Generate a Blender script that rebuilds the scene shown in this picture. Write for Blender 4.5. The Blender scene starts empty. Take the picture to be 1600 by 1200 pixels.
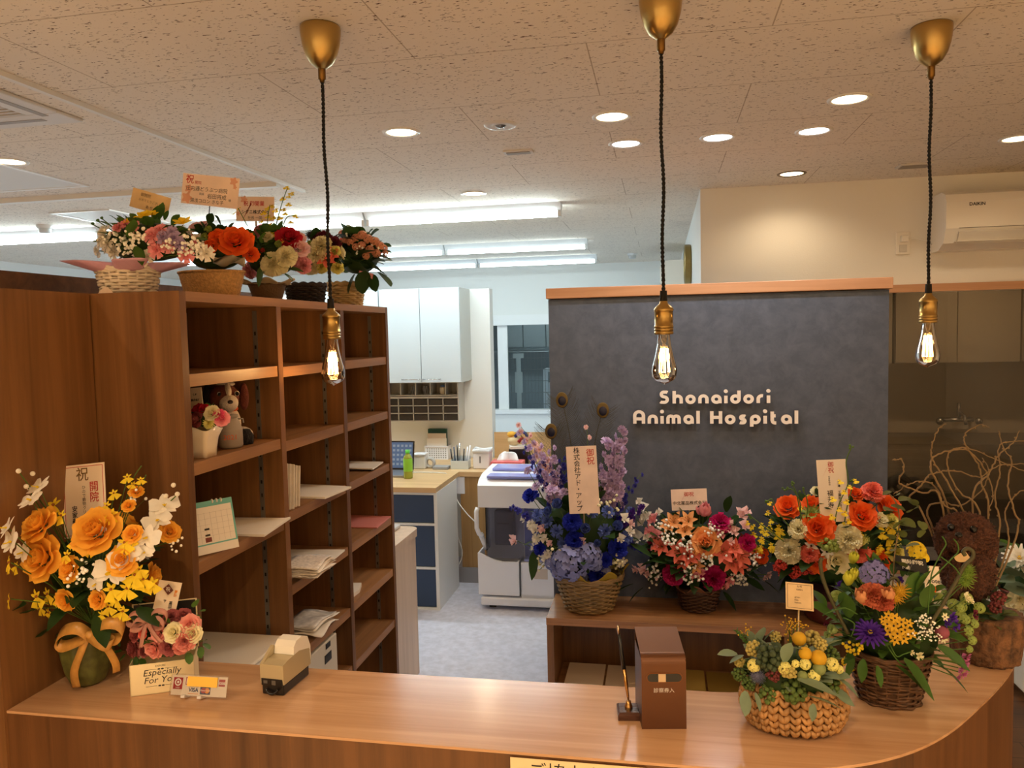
import bpy, bmesh, math, random
from mathutils import Vector, Matrix
from math import sin, cos, pi, radians, sqrt

S = bpy.context.scene
COL = S.collection

# ------------------------------------------------------------------ camera
YAW, PITCH, ROLL, FPX = radians(10.9), radians(3.75), radians(-1.3), 1218.0
CAMZ = 1.63
_rt = Vector((cos(YAW), sin(YAW), 0))
FWD = Vector((-sin(YAW) * cos(PITCH), cos(YAW) * cos(PITCH), -sin(PITCH)))
_up = _rt.cross(FWD)
RT = _rt * cos(ROLL) + _up * sin(ROLL)
UP = _up * cos(ROLL) - _rt * sin(ROLL)
CAM = Vector((0, 0, CAMZ))
cd = bpy.data.cameras.new('camera')
cd.sensor_width = 36.0
cd.lens = 36.0 * FPX / 1600.0
cd.clip_start = 0.02
cam = bpy.data.objects.new('camera', cd)
m = Matrix((RT, UP, -FWD)).transposed().to_4x4()
m.translation = CAM
cam.matrix_world = m
COL.objects.link(cam)
S.camera = cam

# ------------------------------------------------------------------ world, exposure
w = bpy.data.worlds.new('world')
S.world = w
w.use_nodes = True
w.node_tree.nodes['Background'].inputs[0].default_value = (1.0, 0.82, 0.62, 1)
w.node_tree.nodes['Background'].inputs[1].default_value = 0.05
S.view_settings.view_transform = 'Standard'
S.view_settings.look = 'None'
S.view_settings.exposure = 0.0
S.view_settings.gamma = 1.0
S.view_settings.use_curve_mapping = False
S.cycles.max_bounces = 8
S.cycles.diffuse_bounces = 6
S.cycles.glossy_bounces = 3
S.cycles.transparent_max_bounces = 12
S.cycles.caustics_reflective = False
S.cycles.caustics_refractive = False
S.cycles.sample_clamp_indirect = 4.0
S.cycles.use_denoising = True

WARM = (1.0, 0.77, 0.50)
COOL = (0.80, 0.96, 1.0)
WAIT_FILL_W = 104.0     # base watts of the unseen fill downlights added over the waiting area
DOWN_W = 20.0       # watts of each warm downlight
DOWNC_W = 13.0      # watts of each cool white downlight
TUBE_W = 6.0      # watts of each fluorescent tube
BULB_W = 1.3       # watts of each filament bulb


def light(name, kind, loc, energy, color, parent=None, **kw):
    ld = bpy.data.lights.new(name, kind)
    ld.energy = energy
    ld.color = color
    for k, v in kw.items():
        setattr(ld, k, v)
    o = bpy.data.objects.new(name, ld)
    COL.objects.link(o)
    o.location = loc
    if parent:
        o.parent = parent
        o.location = Vector(loc) - parent.location
    return o


# ------------------------------------------------------------------ sight lines (points of the place read off the photograph)
def ray(px, py):
    return FWD + RT * ((px - 800) / FPX) - UP * ((py - 600) / FPX)


def pz(px, py, z):
    d = ray(px, py)
    return CAM + d * ((z - CAMZ) / d.z)


def py_(px, py, Y):
    d = ray(px, py)
    return CAM + d * (Y / d.y)


def px_(px, py, X):
    d = ray(px, py)
    return CAM + d * (X / d.x)


# ------------------------------------------------------------------ builder
class B:
    """collects vertices and faces; obj() links them as ONE mesh object"""

    def __init__(self, M=None):
        self.v, self.f, self.mi, self.sm = [], [], [], []
        self.M = M or Matrix.Identity(4)
        self.m = 0
        self.smooth = False

    def add(self, verts, faces, M=None):
        T = self.M @ M if M is not None else self.M
        n = len(self.v)
        self.v.extend([T @ Vector(p) for p in verts])
        for f in faces:
            self.f.append([i + n for i in f])
            self.mi.append(self.m)
            self.sm.append(self.smooth)
        return self

    def box(self, x0, x1, y0, y1, z0, z1, bev=0.0, M=None, seg=2):
        if x0 > x1: x0, x1 = x1, x0
        if y0 > y1: y0, y1 = y1, y0
        if z0 > z1: z0, z1 = z1, z0
        vs = [(x, y, z) for z in (z0, z1) for y in (y0, y1) for x in (x0, x1)]
        fs = [(0, 2, 3, 1), (4, 5, 7, 6), (0, 1, 5, 4), (2, 6, 7, 3), (0, 4, 6, 2), (1, 3, 7, 5)]
        if bev > 0:
            bm = bmesh.new()
            bv = [bm.verts.new(v) for v in vs]
            for f in fs: bm.faces.new([bv[i] for i in f])
            bmesh.ops.bevel(bm, geom=bm.edges[:], offset=bev, segments=seg, profile=0.5, affect='EDGES')
            bm.verts.index_update()
            vs = [v.co.copy() for v in bm.verts]
            fs = [[v.index for v in f.verts] for f in bm.faces]
            bm.free()
        return self.add(vs, fs, M)

    def prism(self, poly, z0, z1, M=None):
        n = len(poly)
        a = sum(poly[i][0] * poly[(i + 1) % n][1] - poly[(i + 1) % n][0] * poly[i][1] for i in range(n))
        if a < 0: poly = poly[::-1]
        vs = [(p[0], p[1], z0) for p in poly] + [(p[0], p[1], z1) for p in poly]
        fs = [list(range(n))[::-1], list(range(n, 2 * n))]
        fs += [(i, (i + 1) % n, n + (i + 1) % n, n + i) for i in range(n)]
        return self.add(vs, fs, M)

    def lathe(self, prof, c=(0, 0, 0), seg=24, M=None, sx=1.0, sy=1.0, mod=None):
        vs, fs = [], []
        n = len(prof)
        for i in range(seg):
            a = 2 * pi * i / seg
            for j, (r, z) in enumerate(prof):
                rr = r * (mod(a, z, j) if mod else 1.0)
                vs.append((c[0] + rr * cos(a) * sx, c[1] + rr * sin(a) * sy, c[2] + z))
        for i in range(seg):
            k = (i + 1) % seg
            for j in range(n - 1):
                if prof[j][0] < 1e-6 and prof[j + 1][0] < 1e-6: continue
                if prof[j][0] < 1e-6: fs.append((i * n + j, k * n + j + 1, i * n + j + 1))
                elif prof[j + 1][0] < 1e-6: fs.append((i * n + j, k * n + j, i * n + j + 1))
                else: fs.append((i * n + j, k * n + j, k * n + j + 1, i * n + j + 1))
        return self.add(vs, fs, M)

    def tube(self, pts, r, seg=6, M=None, closed=False, cap=True):
        pts = [Vector(p) for p in pts]
        n = len(pts)
        rs = r if isinstance(r, (list, tuple)) else [r] * n
        vs, fs = [], []
        ref = None
        for i, p in enumerate(pts):
            if closed: t = pts[(i + 1) % n] - pts[i - 1]
            else: t = pts[min(i + 1, n - 1)] - pts[max(i - 1, 0)]
            if t.length < 1e-9: t = Vector((0, 0, 1))
            t.normalize()
            if ref is None:
                ref = Vector((0, 0, 1)) if abs(t.z) < 0.9 else Vector((1, 0, 0))
            u = ref - t * ref.dot(t)
            if u.length < 1e-4: u = t.orthogonal()
            u.normalize()
            ref = u
            b = t.cross(u)
            for k in range(seg):
                a = 2 * pi * k / seg
                vs.append(p + (u * cos(a) + b * sin(a)) * rs[i])
        m_ = n if closed else n - 1
        for i in range(m_):
            j = (i + 1) % n
            for k in range(seg):
                l = (k + 1) % seg
                fs.append((i * seg + k, i * seg + l, j * seg + l, j * seg + k))
        if cap and not closed:
            fs.append(list(range(seg))[::-1])
            fs.append([(n - 1) * seg + k for k in range(seg)])
        return self.add(vs, fs, M)

    def sphere(self, c, r, seg=10, rings=6, M=None):
        if not isinstance(r, (list, tuple)): r = (r, r, r)
        prof = [(sin(pi * j / rings), -cos(pi * j / rings)) for j in range(rings + 1)]
        prof[0] = (0, -1); prof[-1] = (0, 1)
        T = Matrix.Translation(c) @ Matrix.Diagonal((r[0], r[1], r[2], 1))
        if M is not None: T = M @ T
        return self.lathe(prof, (0, 0, 0), seg, T)

    def grid(self, fn, nu, nv, M=None, closed_u=False):
        vs = [fn(i / nu, j / nv) for i in range(nu + (0 if closed_u else 1)) for j in range(nv + 1)]
        fs = []
        w_ = nv + 1
        nn = nu + (0 if closed_u else 1)
        for i in range(nu):
            k = (i + 1) % nn
            for j in range(nv):
                fs.append((i * w_ + j, k * w_ + j, k * w_ + j + 1, i * w_ + j + 1))
        return self.add(vs, fs, M)

    def mesh(self, name, mats):
        me = bpy.data.meshes.new(name)
        me.from_pydata([tuple(v) for v in self.v], [], self.f)
        if not isinstance(mats, (list, tuple)): mats = [mats]
        for x in mats: me.materials.append(x)
        me.polygons.foreach_set('material_index', self.mi)
        me.polygons.foreach_set('use_smooth', self.sm)
        me.update()
        return me

    def obj(self, name, mats, parent=None, loc=None, thick=None):
        """parent: an unrotated Empty or mesh; vertices were given in world space"""
        if loc is None:
            if parent is not None: loc = parent['_w'] if '_w' in parent else parent.location
            else:
                xs = [v.x for v in self.v]; ys = [v.y for v in self.v]; zs = [v.z for v in self.v]
                loc = ((min(xs) + max(xs)) / 2, (min(ys) + max(ys)) / 2, min(zs))
        L = Vector(loc)
        self.v = [v - L for v in self.v]
        o = bpy.data.objects.new(name, self.mesh(name, mats))
        COL.objects.link(o)
        if parent is not None:
            o.parent = parent
            pw = WORLD.get(parent.name, Vector((0, 0, 0)))
            o.location = L - pw
        else:
            o.location = L
        WORLD[o.name] = L
        return o


WORLD = {}


def tag(o, label=None, cat=None, group=None, kind=None):
    if label: o['label'] = label
    if cat: o['category'] = cat
    if group: o['group'] = group
    if kind: o['kind'] = kind
    return o


def thing(name, label, cat, loc, group=None):
    o = bpy.data.objects.new(name, None)
    o.empty_display_size = 0.05
    COL.objects.link(o)
    o.location = loc
    WORLD[o.name] = Vector(loc)
    return tag(o, label, cat, group)


def part(b, name, mats, parent, label=None, kind=None):
    o = b.obj(name, mats, parent, loc=WORLD[parent.name])
    return tag(o, label, None, None, kind)


def struct(b, name, mats, parent=None):
    o = b.obj(name, mats, parent, loc=WORLD[parent.name] if parent else None)
    if parent is None: o['kind'] = 'structure'
    return o


# ------------------------------------------------------------------ materials
def lin(c):
    return tuple((x / 12.92 if x <= 0.04045 else ((x + 0.055) / 1.055) ** 2.4) for x in [v / 255 for v in c])


_mats = {}


def mat(name, rgb, rough=0.5, metal=0.0, spec=0.5, coat=0.0, srgb=True, noise=None, bump=None, alpha=None):
    """noise=(scale, amount) mottles the colour, bump=(scale, strength)"""
    if name in _mats: return _mats[name]
    c = lin(rgb) if srgb else rgb
    M = bpy.data.materials.new(name)
    M.use_nodes = True
    nt = M.node_tree
    p = nt.nodes['Principled BSDF']
    p.inputs['Base Color'].default_value = (*c, 1)
    p.inputs['Roughness'].default_value = rough
    p.inputs['Metallic'].default_value = metal
    p.inputs['Specular IOR Level'].default_value = spec
    p.inputs['Coat Weight'].default_value = coat
    if noise or bump:
        tc = nt.nodes.new('ShaderNodeTexCoord')
    if noise:
        n = nt.nodes.new('ShaderNodeTexNoise')
        n.inputs['Scale'].default_value = noise[0]
        n.inputs['Detail'].default_value = 4
        nt.links.new(tc.outputs['Object'], n.inputs['Vector'])
        r = nt.nodes.new('ShaderNodeValToRGB')
        a = noise[1]
        r.color_ramp.elements[0].position = 0.35
        r.color_ramp.elements[1].position = 0.65
        r.color_ramp.elements[0].color = (*[x * (1 - a) for x in c], 1)
        r.color_ramp.elements[1].color = (*[min(1, x * (1 + a)) for x in c], 1)
        nt.links.new(n.outputs['Fac'], r.inputs['Fac'])
        nt.links.new(r.outputs['Color'], p.inputs['Base Color'])
    if bump:
        n = nt.nodes.new('ShaderNodeTexNoise')
        n.inputs['Scale'].default_value = bump[0]
        nt.links.new(tc.outputs['Object'], n.inputs['Vector'])
        b = nt.nodes.new('ShaderNodeBump')
        b.inputs['Strength'].default_value = bump[1]
        b.inputs['Distance'].default_value = 0.005
        nt.links.new(n.outputs['Fac'], b.inputs['Height'])
        nt.links.new(b.outputs['Normal'], p.inputs['Normal'])
    _mats[name] = M
    return M


def wood(name, c0, c1, axis='z', scale=1.0, rough=0.4, plank=None, coat=0.0, spec=0.4, dark=None):
    """grain along the given axis between two colours"""
    if name in _mats: return _mats[name]
    M = bpy.data.materials.new(name)
    M.use_nodes = True
    nt = M.node_tree
    p = nt.nodes['Principled BSDF']
    p.inputs['Roughness'].default_value = rough
    p.inputs['Specular IOR Level'].default_value = spec
    p.inputs['Coat Weight'].default_value = coat
    p.inputs['Coat Roughness'].default_value = 0.15
    geo = nt.nodes.new('ShaderNodeNewGeometry')
    mp = nt.nodes.new('ShaderNodeMapping')
    s = {'x': (1.2, 34, 34), 'y': (34, 1.2, 34), 'z': (34, 34, 1.2)}[axis]
    mp.inputs['Scale'].default_value = [k * scale for k in s]
    nt.links.new(geo.outputs['Position'], mp.inputs['Vector'])
    n1 = nt.nodes.new('ShaderNodeTexNoise')
    n1.inputs['Scale'].default_value = 1.0
    n1.inputs['Detail'].default_value = 6
    n1.inputs['Roughness'].default_value = 0.65
    n1.inputs['Distortion'].default_value = 0.6
    nt.links.new(mp.outputs['Vector'], n1.inputs['Vector'])
    mp2 = nt.nodes.new('ShaderNodeMapping')
    s2 = {'x': (0.5, 5, 5), 'y': (5, 0.5, 5), 'z': (5, 5, 0.5)}[axis]
    mp2.inputs['Scale'].default_value = s2
    nt.links.new(geo.outputs['Position'], mp2.inputs['Vector'])
    n2 = nt.nodes.new('ShaderNodeTexNoise')
    n2.inputs['Scale'].default_value = 1.0
    n2.inputs['Detail'].default_value = 2
    nt.links.new(mp2.outputs['Vector'], n2.inputs['Vector'])
    mx = nt.nodes.new('ShaderNodeMath')
    mx.operation = 'MULTIPLY_ADD'
    mx.inputs[1].default_value = 0.45
    nt.links.new(n2.outputs['Fac'], mx.inputs[0])
    m2 = nt.nodes.new('ShaderNodeMath')
    m2.operation = 'MULTIPLY'
    m2.inputs[1].default_value = 0.55
    nt.links.new(n1.outputs['Fac'], m2.inputs[0])
    nt.links.new(m2.outputs[0], mx.inputs[2])
    r = nt.nodes.new('ShaderNodeValToRGB')
    r.color_ramp.elements[0].position = 0.36
    r.color_ramp.elements[1].position = 0.62
    r.color_ramp.elements[0].color = (*lin(c0), 1)
    r.color_ramp.elements[1].color = (*lin(c1), 1)
    nt.links.new(mx.outputs[0], r.inputs['Fac'])
    out = r.outputs['Color']
    if plank:
        br = nt.nodes.new('ShaderNodeTexBrick')
        br.inputs['Scale'].default_value = 1.0
        br.inputs['Brick Width'].default_value = plank[0]
        br.inputs['Row Height'].default_value = plank[1]
        br.inputs['Mortar Size'].default_value = 0.003
        br.inputs['Color1'].default_value = (1, 1, 1, 1)
        br.inputs['Color2'].default_value = (0.7, 0.68, 0.66, 1)
        br.inputs['Mortar'].default_value = (0.2, 0.15, 0.1, 1)
        nt.links.new(geo.outputs['Position'], br.inputs['Vector'])
        mm = nt.nodes.new('ShaderNodeMix')
        mm.data_type = 'RGBA'
        mm.blend_type = 'MULTIPLY'
        mm.inputs[0].default_value = 1.0
        nt.links.new(out, mm.inputs[6])
        nt.links.new(br.outputs['Color'], mm.inputs[7])
        out = mm.outputs[2]
    nt.links.new(out, p.inputs['Base Color'])
    _mats[name] = M
    return M


def emis(name, rgb, strength, base=0.8):
    if name in _mats: return _mats[name]
    M = bpy.data.materials.new(name)
    M.use_nodes = True
    nt = M.node_tree
    p = nt.nodes['Principled BSDF']
    p.inputs['Base Color'].default_value = (base, base, base, 1)
    p.inputs['Emission Color'].default_value = (*rgb, 1)
    p.inputs['Emission Strength'].default_value = strength
    _mats[name] = M
    return M


def glass(name, tint=(1, 1, 1), refl=0.08, rough=0.0, ior=1.45):
    if name in _mats: return _mats[name]
    M = bpy.data.materials.new(name)
    M.use_nodes = True
    nt = M.node_tree
    nt.nodes.remove(nt.nodes['Principled BSDF'])
    out = nt.nodes['Material Output']
    tr = nt.nodes.new('ShaderNodeBsdfTransparent')
    tr.inputs[0].default_value = (*tint, 1)
    gl = nt.nodes.new('ShaderNodeBsdfGlossy')
    gl.inputs['Roughness'].default_value = rough
    fr = nt.nodes.new('ShaderNodeFresnel')
    fr.inputs['IOR'].default_value = ior
    mx = nt.nodes.new('ShaderNodeMixShader')
    nt.links.new(fr.outputs[0], mx.inputs[0])
    nt.links.new(tr.outputs[0], mx.inputs[1])
    nt.links.new(gl.outputs[0], mx.inputs[2])
    nt.links.new(mx.outputs[0], out.inputs['Surface'])
    _mats[name] = M
    return M


def petal(name, rgb, rgb2=None, trans=0.25, rough=0.65, jit=0.12):
    """thin plant tissue: diffuse with some light let through, each object slightly its own shade"""
    if name in _mats: return _mats[name]
    M = bpy.data.materials.new(name)
    M.use_nodes = True
    nt = M.node_tree
    p = nt.nodes['Principled BSDF']
    out = nt.nodes['Material Output']
    p.inputs['Roughness'].default_value = rough
    p.inputs['Specular IOR Level'].default_value = 0.25
    a = lin(rgb)
    b = lin(rgb2) if rgb2 else tuple(min(1, x * (1 + jit)) for x in a)
    geo = nt.nodes.new('ShaderNodeNewGeometry')
    n = nt.nodes.new('ShaderNodeTexNoise')
    n.inputs['Scale'].default_value = 90
    nt.links.new(geo.outputs['Position'], n.inputs['Vector'])
    oi = nt.nodes.new('ShaderNodeObjectInfo')
    ad = nt.nodes.new('ShaderNodeMath')
    ad.operation = 'MULTIPLY_ADD'
    ad.inputs[1].default_value = 0.5
    nt.links.new(oi.outputs['Random'], ad.inputs[0])
    sb = nt.nodes.new('ShaderNodeMath')
    sb.operation = 'MULTIPLY'
    sb.inputs[1].default_value = 0.5
    nt.links.new(n.outputs['Fac'], sb.inputs[0])
    nt.links.new(sb.outputs[0], ad.inputs[2])
    r = nt.nodes.new('ShaderNodeValToRGB')
    r.color_ramp.elements[0].position = 0.15
    r.color_ramp.elements[1].position = 0.85
    r.color_ramp.elements[0].color = (*[x * (1 - jit) for x in a], 1)
    r.color_ramp.elements[1].color = (*b, 1)
    nt.links.new(ad.outputs[0], r.inputs['Fac'])
    nt.links.new(r.outputs['Color'], p.inputs['Base Color'])
    if trans > 0:
        t = nt.nodes.new('ShaderNodeBsdfTranslucent')
        nt.links.new(r.outputs['Color'], t.inputs['Color'])
        mx = nt.nodes.new('ShaderNodeMixShader')
        mx.inputs[0].default_value = trans
        nt.links.new(p.outputs[0], mx.inputs[1])
        nt.links.new(t.outputs[0], mx.inputs[2])
        nt.links.new(mx.outputs[0], out.inputs['Surface'])
    _mats[name] = M
    return M


# ------------------------------------------------------------------ lettering: text turned into a flat mesh
def text_mesh(name, body, size, material, parent, M, vertical=False, align='CENTER', spacing=1.0, extrude=0.0, bold=0.0, line=None, kind=None, top=False):
    cu = bpy.data.curves.new('t', 'FONT')
    cu.body = '\n'.join(body) if vertical else body
    cu.size = size
    cu.align_x = align
    cu.align_y = 'TOP' if top else 'CENTER'
    cu.resolution_u = 2
    cu.space_character = spacing
    if line: cu.space_line = line
    elif vertical: cu.space_line = 0.98
    cu.extrude = extrude
    cu.offset = bold
    o = bpy.data.objects.new('t', cu)
    COL.objects.link(o)
    dg = bpy.context.evaluated_depsgraph_get()
    me = bpy.data.meshes.new_from_object(o.evaluated_get(dg))
    bpy.data.objects.remove(o)
    bpy.data.curves.remove(cu)
    me.name = name
    pw = WORLD[parent.name]
    me.transform(Matrix.Translation(-pw) @ M)
    me.materials.clear()
    me.materials.append(material)
    ob = bpy.data.objects.new(name, me)
    COL.objects.link(ob)
    ob.parent = parent
    ob.location = (0, 0, 0) if parent.type == 'EMPTY' or True else (0, 0, 0)
    WORLD[ob.name] = pw.copy()
    return ob


def frame(origin, xdir, ydir):
    """matrix with local x, y along the given directions and z out of the face"""
    x = Vector(xdir).normalized()
    y = Vector(ydir)
    y = (y - x * y.dot(x)).normalized()
    z = x.cross(y)
    M = Matrix((x, y, z)).transposed().to_4x4()
    M.translation = Vector(origin)
    return M
# ================================================================== SETTING
def ceiling_mat():
    M = bpy.data.materials.new('rockwool_ceiling')
    M.use_nodes = True
    nt = M.node_tree
    p = nt.nodes['Principled BSDF']
    p.inputs['Roughness'].default_value = 0.9
    p.inputs['Specular IOR Level'].default_value = 0.1
    geo = nt.nodes.new('ShaderNodeNewGeometry')
    mp = nt.nodes.new('ShaderNodeMapping')
    mp.inputs['Scale'].default_value = (62, 190, 1)
    nt.links.new(geo.outputs['Position'], mp.inputs['Vector'])
    n = nt.nodes.new('ShaderNodeTexNoise')
    n.inputs['Scale'].default_value = 1.0
    n.inputs['Detail'].default_value = 2.5
    n.inputs['Roughness'].default_value = 0.55
    nt.links.new(mp.outputs['Vector'], n.inputs['Vector'])
    r = nt.nodes.new('ShaderNodeValToRGB')
    r.color_ramp.elements[0].position = 0.635
    r.color_ramp.elements[1].position = 0.665
    r.color_ramp.elements[0].color = (*lin((232, 222, 208)), 1)
    r.color_ramp.elements[1].color = (*lin((92, 66, 46)), 1)
    nt.links.new(n.outputs['Fac'], r.inputs['Fac'])
    # board joints
    mpb = nt.nodes.new('ShaderNodeMapping')
    mpb.inputs['Location'].default_value = (0.19, 0.245, 0)
    nt.links.new(geo.outputs['Position'], mpb.inputs['Vector'])
    br = nt.nodes.new('ShaderNodeTexBrick')
    br.inputs['Scale'].default_value = 1.0
    br.inputs['Brick Width'].default_value = 0.955
    br.inputs['Row Height'].default_value = 0.478
    br.inputs['Mortar Size'].default_value = 0.0022
    br.inputs['Mortar Smooth'].default_value = 0.3
    br.inputs['Color1'].default_value = (1, 1, 1, 1)
    br.inputs['Color2'].default_value = (1, 1, 1, 1)
    br.inputs['Mortar'].default_value = (0.6, 0.55, 0.5, 1)
    nt.links.new(mpb.outputs['Vector'], br.inputs['Vector'])
    mm = nt.nodes.new('ShaderNodeMix')
    mm.data_type = 'RGBA'
    mm.blend_type = 'MULTIPLY'
    mm.inputs[0].default_value = 1.0
    nt.links.new(r.outputs['Color'], mm.inputs[6])
    nt.links.new(br.outputs['Color'], mm.inputs[7])
    nt.links.new(mm.outputs[2], p.inputs['Base Color'])
    bp = nt.nodes.new('ShaderNodeBump')
    bp.invert = True
    bp.inputs['Strength'].default_value = 0.5
    bp.inputs['Distance'].default_value = 0.004
    nt.links.new(r.outputs['Alpha'], bp.inputs['Height'])
    return M


def slate_mat():
    M = bpy.data.materials.new('slate_wallpaper')
    M.use_nodes = True
    nt = M.node_tree
    p = nt.nodes['Principled BSDF']
    p.inputs['Roughness'].default_value = 0.75
    p.inputs['Specular IOR Level'].default_value = 0.25
    geo = nt.nodes.new('ShaderNodeNewGeometry')
    n = nt.nodes.new('ShaderNodeTexNoise')
    n.inputs['Scale'].default_value = 14
    n.inputs['Detail'].default_value = 9
    n.inputs['Roughness'].default_value = 0.72
    n.inputs['Distortion'].default_value = 0.4
    nt.links.new(geo.outputs['Position'], n.inputs['Vector'])
    r = nt.nodes.new('ShaderNodeValToRGB')
    r.color_ramp.elements[0].position = 0.38
    r.color_ramp.elements[1].position = 0.66
    r.color_ramp.elements[0].color = (*lin((82, 89, 102)), 1)
    r.color_ramp.elements[1].color = (*lin((96, 103, 118)), 1)
    nt.links.new(n.outputs['Fac'], r.inputs['Fac'])
    nt.links.new(r.outputs['Color'], p.inputs['Base Color'])
    b = nt.nodes.new('ShaderNodeBump')
    b.inputs['Strength'].default_value = 0.15
    b.inputs['Distance'].default_value = 0.003
    nt.links.new(n.outputs['Fac'], b.inputs['Height'])
    nt.links.new(b.outputs['Normal'], p.inputs['Normal'])
    return M


M_ceil = ceiling_mat()
M_slate = slate_mat()
M_wall = mat('white_wallpaper', (236, 232, 222), 0.85, bump=(220, 0.12))
M_walls = mat('white_paint', (236, 238, 236), 0.7)
M_vinyl = mat('lavender_vinyl_floor', (204, 207, 224), 0.35, noise=(28, 0.10))
M_floorwood = wood('dark_wood_floor', (58, 38, 24), (104, 72, 46), 'x', 0.5, 0.35, plank=(0.9, 0.12))
M_oak_z = wood('walnut_upright', (92, 60, 32), (136, 94, 56), 'z', 1.0, 0.38)
M_oak_y = wood('walnut_along', (118, 82, 52), (170, 124, 82), 'y', 1.0, 0.38)
M_oak_x = wood('walnut_cross', (118, 82, 52), (170, 124, 82), 'x', 1.0, 0.38)
M_top = wood('counter_veneer', (172, 126, 88), (208, 166, 126), 'x', 0.9, 0.22, coat=0.25)
M_dark = wood('dark_walnut', (80, 52, 28), (116, 78, 44), 'z', 1.0, 0.4)
M_darkx = wood('dark_walnut_cross', (92, 62, 36), (132, 92, 56), 'x', 1.0, 0.4)
M_pale = wood('pale_oak', (186, 150, 104), (214, 180, 134), 'x', 0.8, 0.4)
M_palez = wood('pale_oak_upright', (172, 140, 104), (200, 168, 130), 'z', 0.8, 0.4)
M_greige = wood('grey_oak_upright', (176, 152, 130), (204, 180, 156), 'z', 0.8, 0.4)
M_cap = wood('cap_oak', (176, 126, 88), (206, 156, 118), 'x', 0.9, 0.4)

# floors and ceiling
b = B(); b.box(-6, 0.62, 1.3, 9.0, -0.05, 0)
struct(b, 'floor', M_vinyl)
b = B(); b.box(0.62, 4, 1.3, 4.5, -0.05, 0)
struct(b, 'floor', M_floorwood)
b = B(); b.box(-6, 4, -3, 1.3, -0.05, 0)
struct(b, 'floor', wood('bounce_wood_floor', (214, 190, 156), (236, 216, 184), 'x', 0.6, 0.4, plank=(0.9, 0.12)))  # unseen floor, made pale to bounce light up to the ceiling
b = B(); b.box(-6, 4, -3, 12.0, 2.4, 2.45)
struct(b, 'ceiling', M_ceil)
# outer walls
b = B(); b.box(-6.1, -6, -3, 9.0, 0, 2.4); struct(b, 'wall_left', M_walls)
b = B(); b.box(4, 4.1, -3, 6.8, 0, 2.4); struct(b, 'wall_right', M_wall)
b = B(); b.box(-6.1, 4.1, -3.1, -3, 0, 2.4); struct(b, 'wall_front', M_wall)


def wall_hole(b, x0, x1, y0, y1, z0, z1, hx0, hx1, hz0, hz1):
    b.box(x0, hx0, y0, y1, z0, z1)
    b.box(hx1, x1, y0, y1, z0, z1)
    b.box(hx0, hx1, y0, y1, z0, hz0)
    b.box(hx0, hx1, y0, y1, hz1, z1)


b = B(); wall_hole(b, -6.1, 0.32, 9.0, 9.1, 0, 2.4, -1.99, -0.5, 0.73, 1.80)
struct(b, 'wall_far', M_walls)
b = B(); b.box(0.22, 0.32, 4.5, 9.0, 0, 2.4); struct(b, 'wall_side', M_walls)
b = B(); wall_hole(b, 0.32, 4.0, 4.5, 4.6, 0, 2.4, 0.85, 3.9, 0.32, 1.80)
b.box(0.2201, 0.32, 4.495, 4.5, 0, 2.4)
struct(b, 'wall_back', M_wall)
# low wall behind the hanging cabinets
b = B(); b.box(-3.6, -1.2, 5.45, 5.56, 0, 1.95); struct(b, 'wall_stub', M_walls)
# far interior window
t = thing('window_1', None, None, (-1.25, 9.05, 0.73)); t['kind'] = 'structure'
b = B()
b.box(-2.03, -0.46, 8.97, 9.0, 1.72, 1.84); b.box(-2.03, -0.46, 8.96, 9.0, 0.68, 0.73)
b.box(-2.03, -1.99, 8.97, 9.0, 0.73, 1.72); b.box(-0.5, -0.46, 8.97, 9.0, 0.73, 1.72)
b.box(-1.90, -1.78, 9.02, 9.06, 0.73, 1.80)
part(b, 'window_frame', mat('white_frame', (240, 242, 242), 0.4), t)
b = B(); b.box(-1.99, -0.5, 9.045, 9.05, 0.73, 1.80); part(b, 'window_pane', glass('clear_glass', (0.9, 0.95, 0.96)), t)
# exam room window on the right
t = thing('window_2', None, None, (2.3, 4.5, 0.32)); t['kind'] = 'structure'
b = B()
b.box(0.8, 3.95, 4.46, 4.52, 1.797, 1.838); b.box(0.8, 0.85, 4.46, 4.6, 0.28, 1.797)
b.box(3.9, 3.95, 4.46, 4.6, 0.28, 1.797); b.box(0.8, 3.95, 4.46, 4.6, 0.28, 0.32)
b.box(2.02, 2.06, 4.53, 4.58, 0.32, 1.797)
part(b, 'window_frame', M_cap, t)
b = B(); b.box(0.85, 3.9, 4.55, 4.556, 0.32, 1.797)
part(b, 'window_pane', glass('dim_tint_glass', (0.62, 0.57, 0.5)), t)  # brown tint put in the pane for the dimness of the room behind
# room behind the window on the right
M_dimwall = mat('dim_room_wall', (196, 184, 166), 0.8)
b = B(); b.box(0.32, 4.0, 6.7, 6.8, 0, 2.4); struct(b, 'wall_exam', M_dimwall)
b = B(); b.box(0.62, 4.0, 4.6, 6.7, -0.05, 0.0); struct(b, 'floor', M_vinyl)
# room behind the far window
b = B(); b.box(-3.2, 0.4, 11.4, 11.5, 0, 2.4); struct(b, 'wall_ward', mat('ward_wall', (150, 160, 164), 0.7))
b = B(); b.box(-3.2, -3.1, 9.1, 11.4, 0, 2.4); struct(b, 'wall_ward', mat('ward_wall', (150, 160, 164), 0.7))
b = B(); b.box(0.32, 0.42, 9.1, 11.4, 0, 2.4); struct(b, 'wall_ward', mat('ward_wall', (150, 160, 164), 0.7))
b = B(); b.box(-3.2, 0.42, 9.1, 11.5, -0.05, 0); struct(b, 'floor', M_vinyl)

# feature wall with the sign
b = B(); b.box(-0.516, 0.965, 3.62, 3.74, 0, 1.780); struct(b, 'wall_sign', M_slate)
b = B(); b.box(-0.525, 0.978, 3.604, 3.756, 1.7835, 1.832, 0.003); struct(b, 'trim_1', M_cap)
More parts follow.
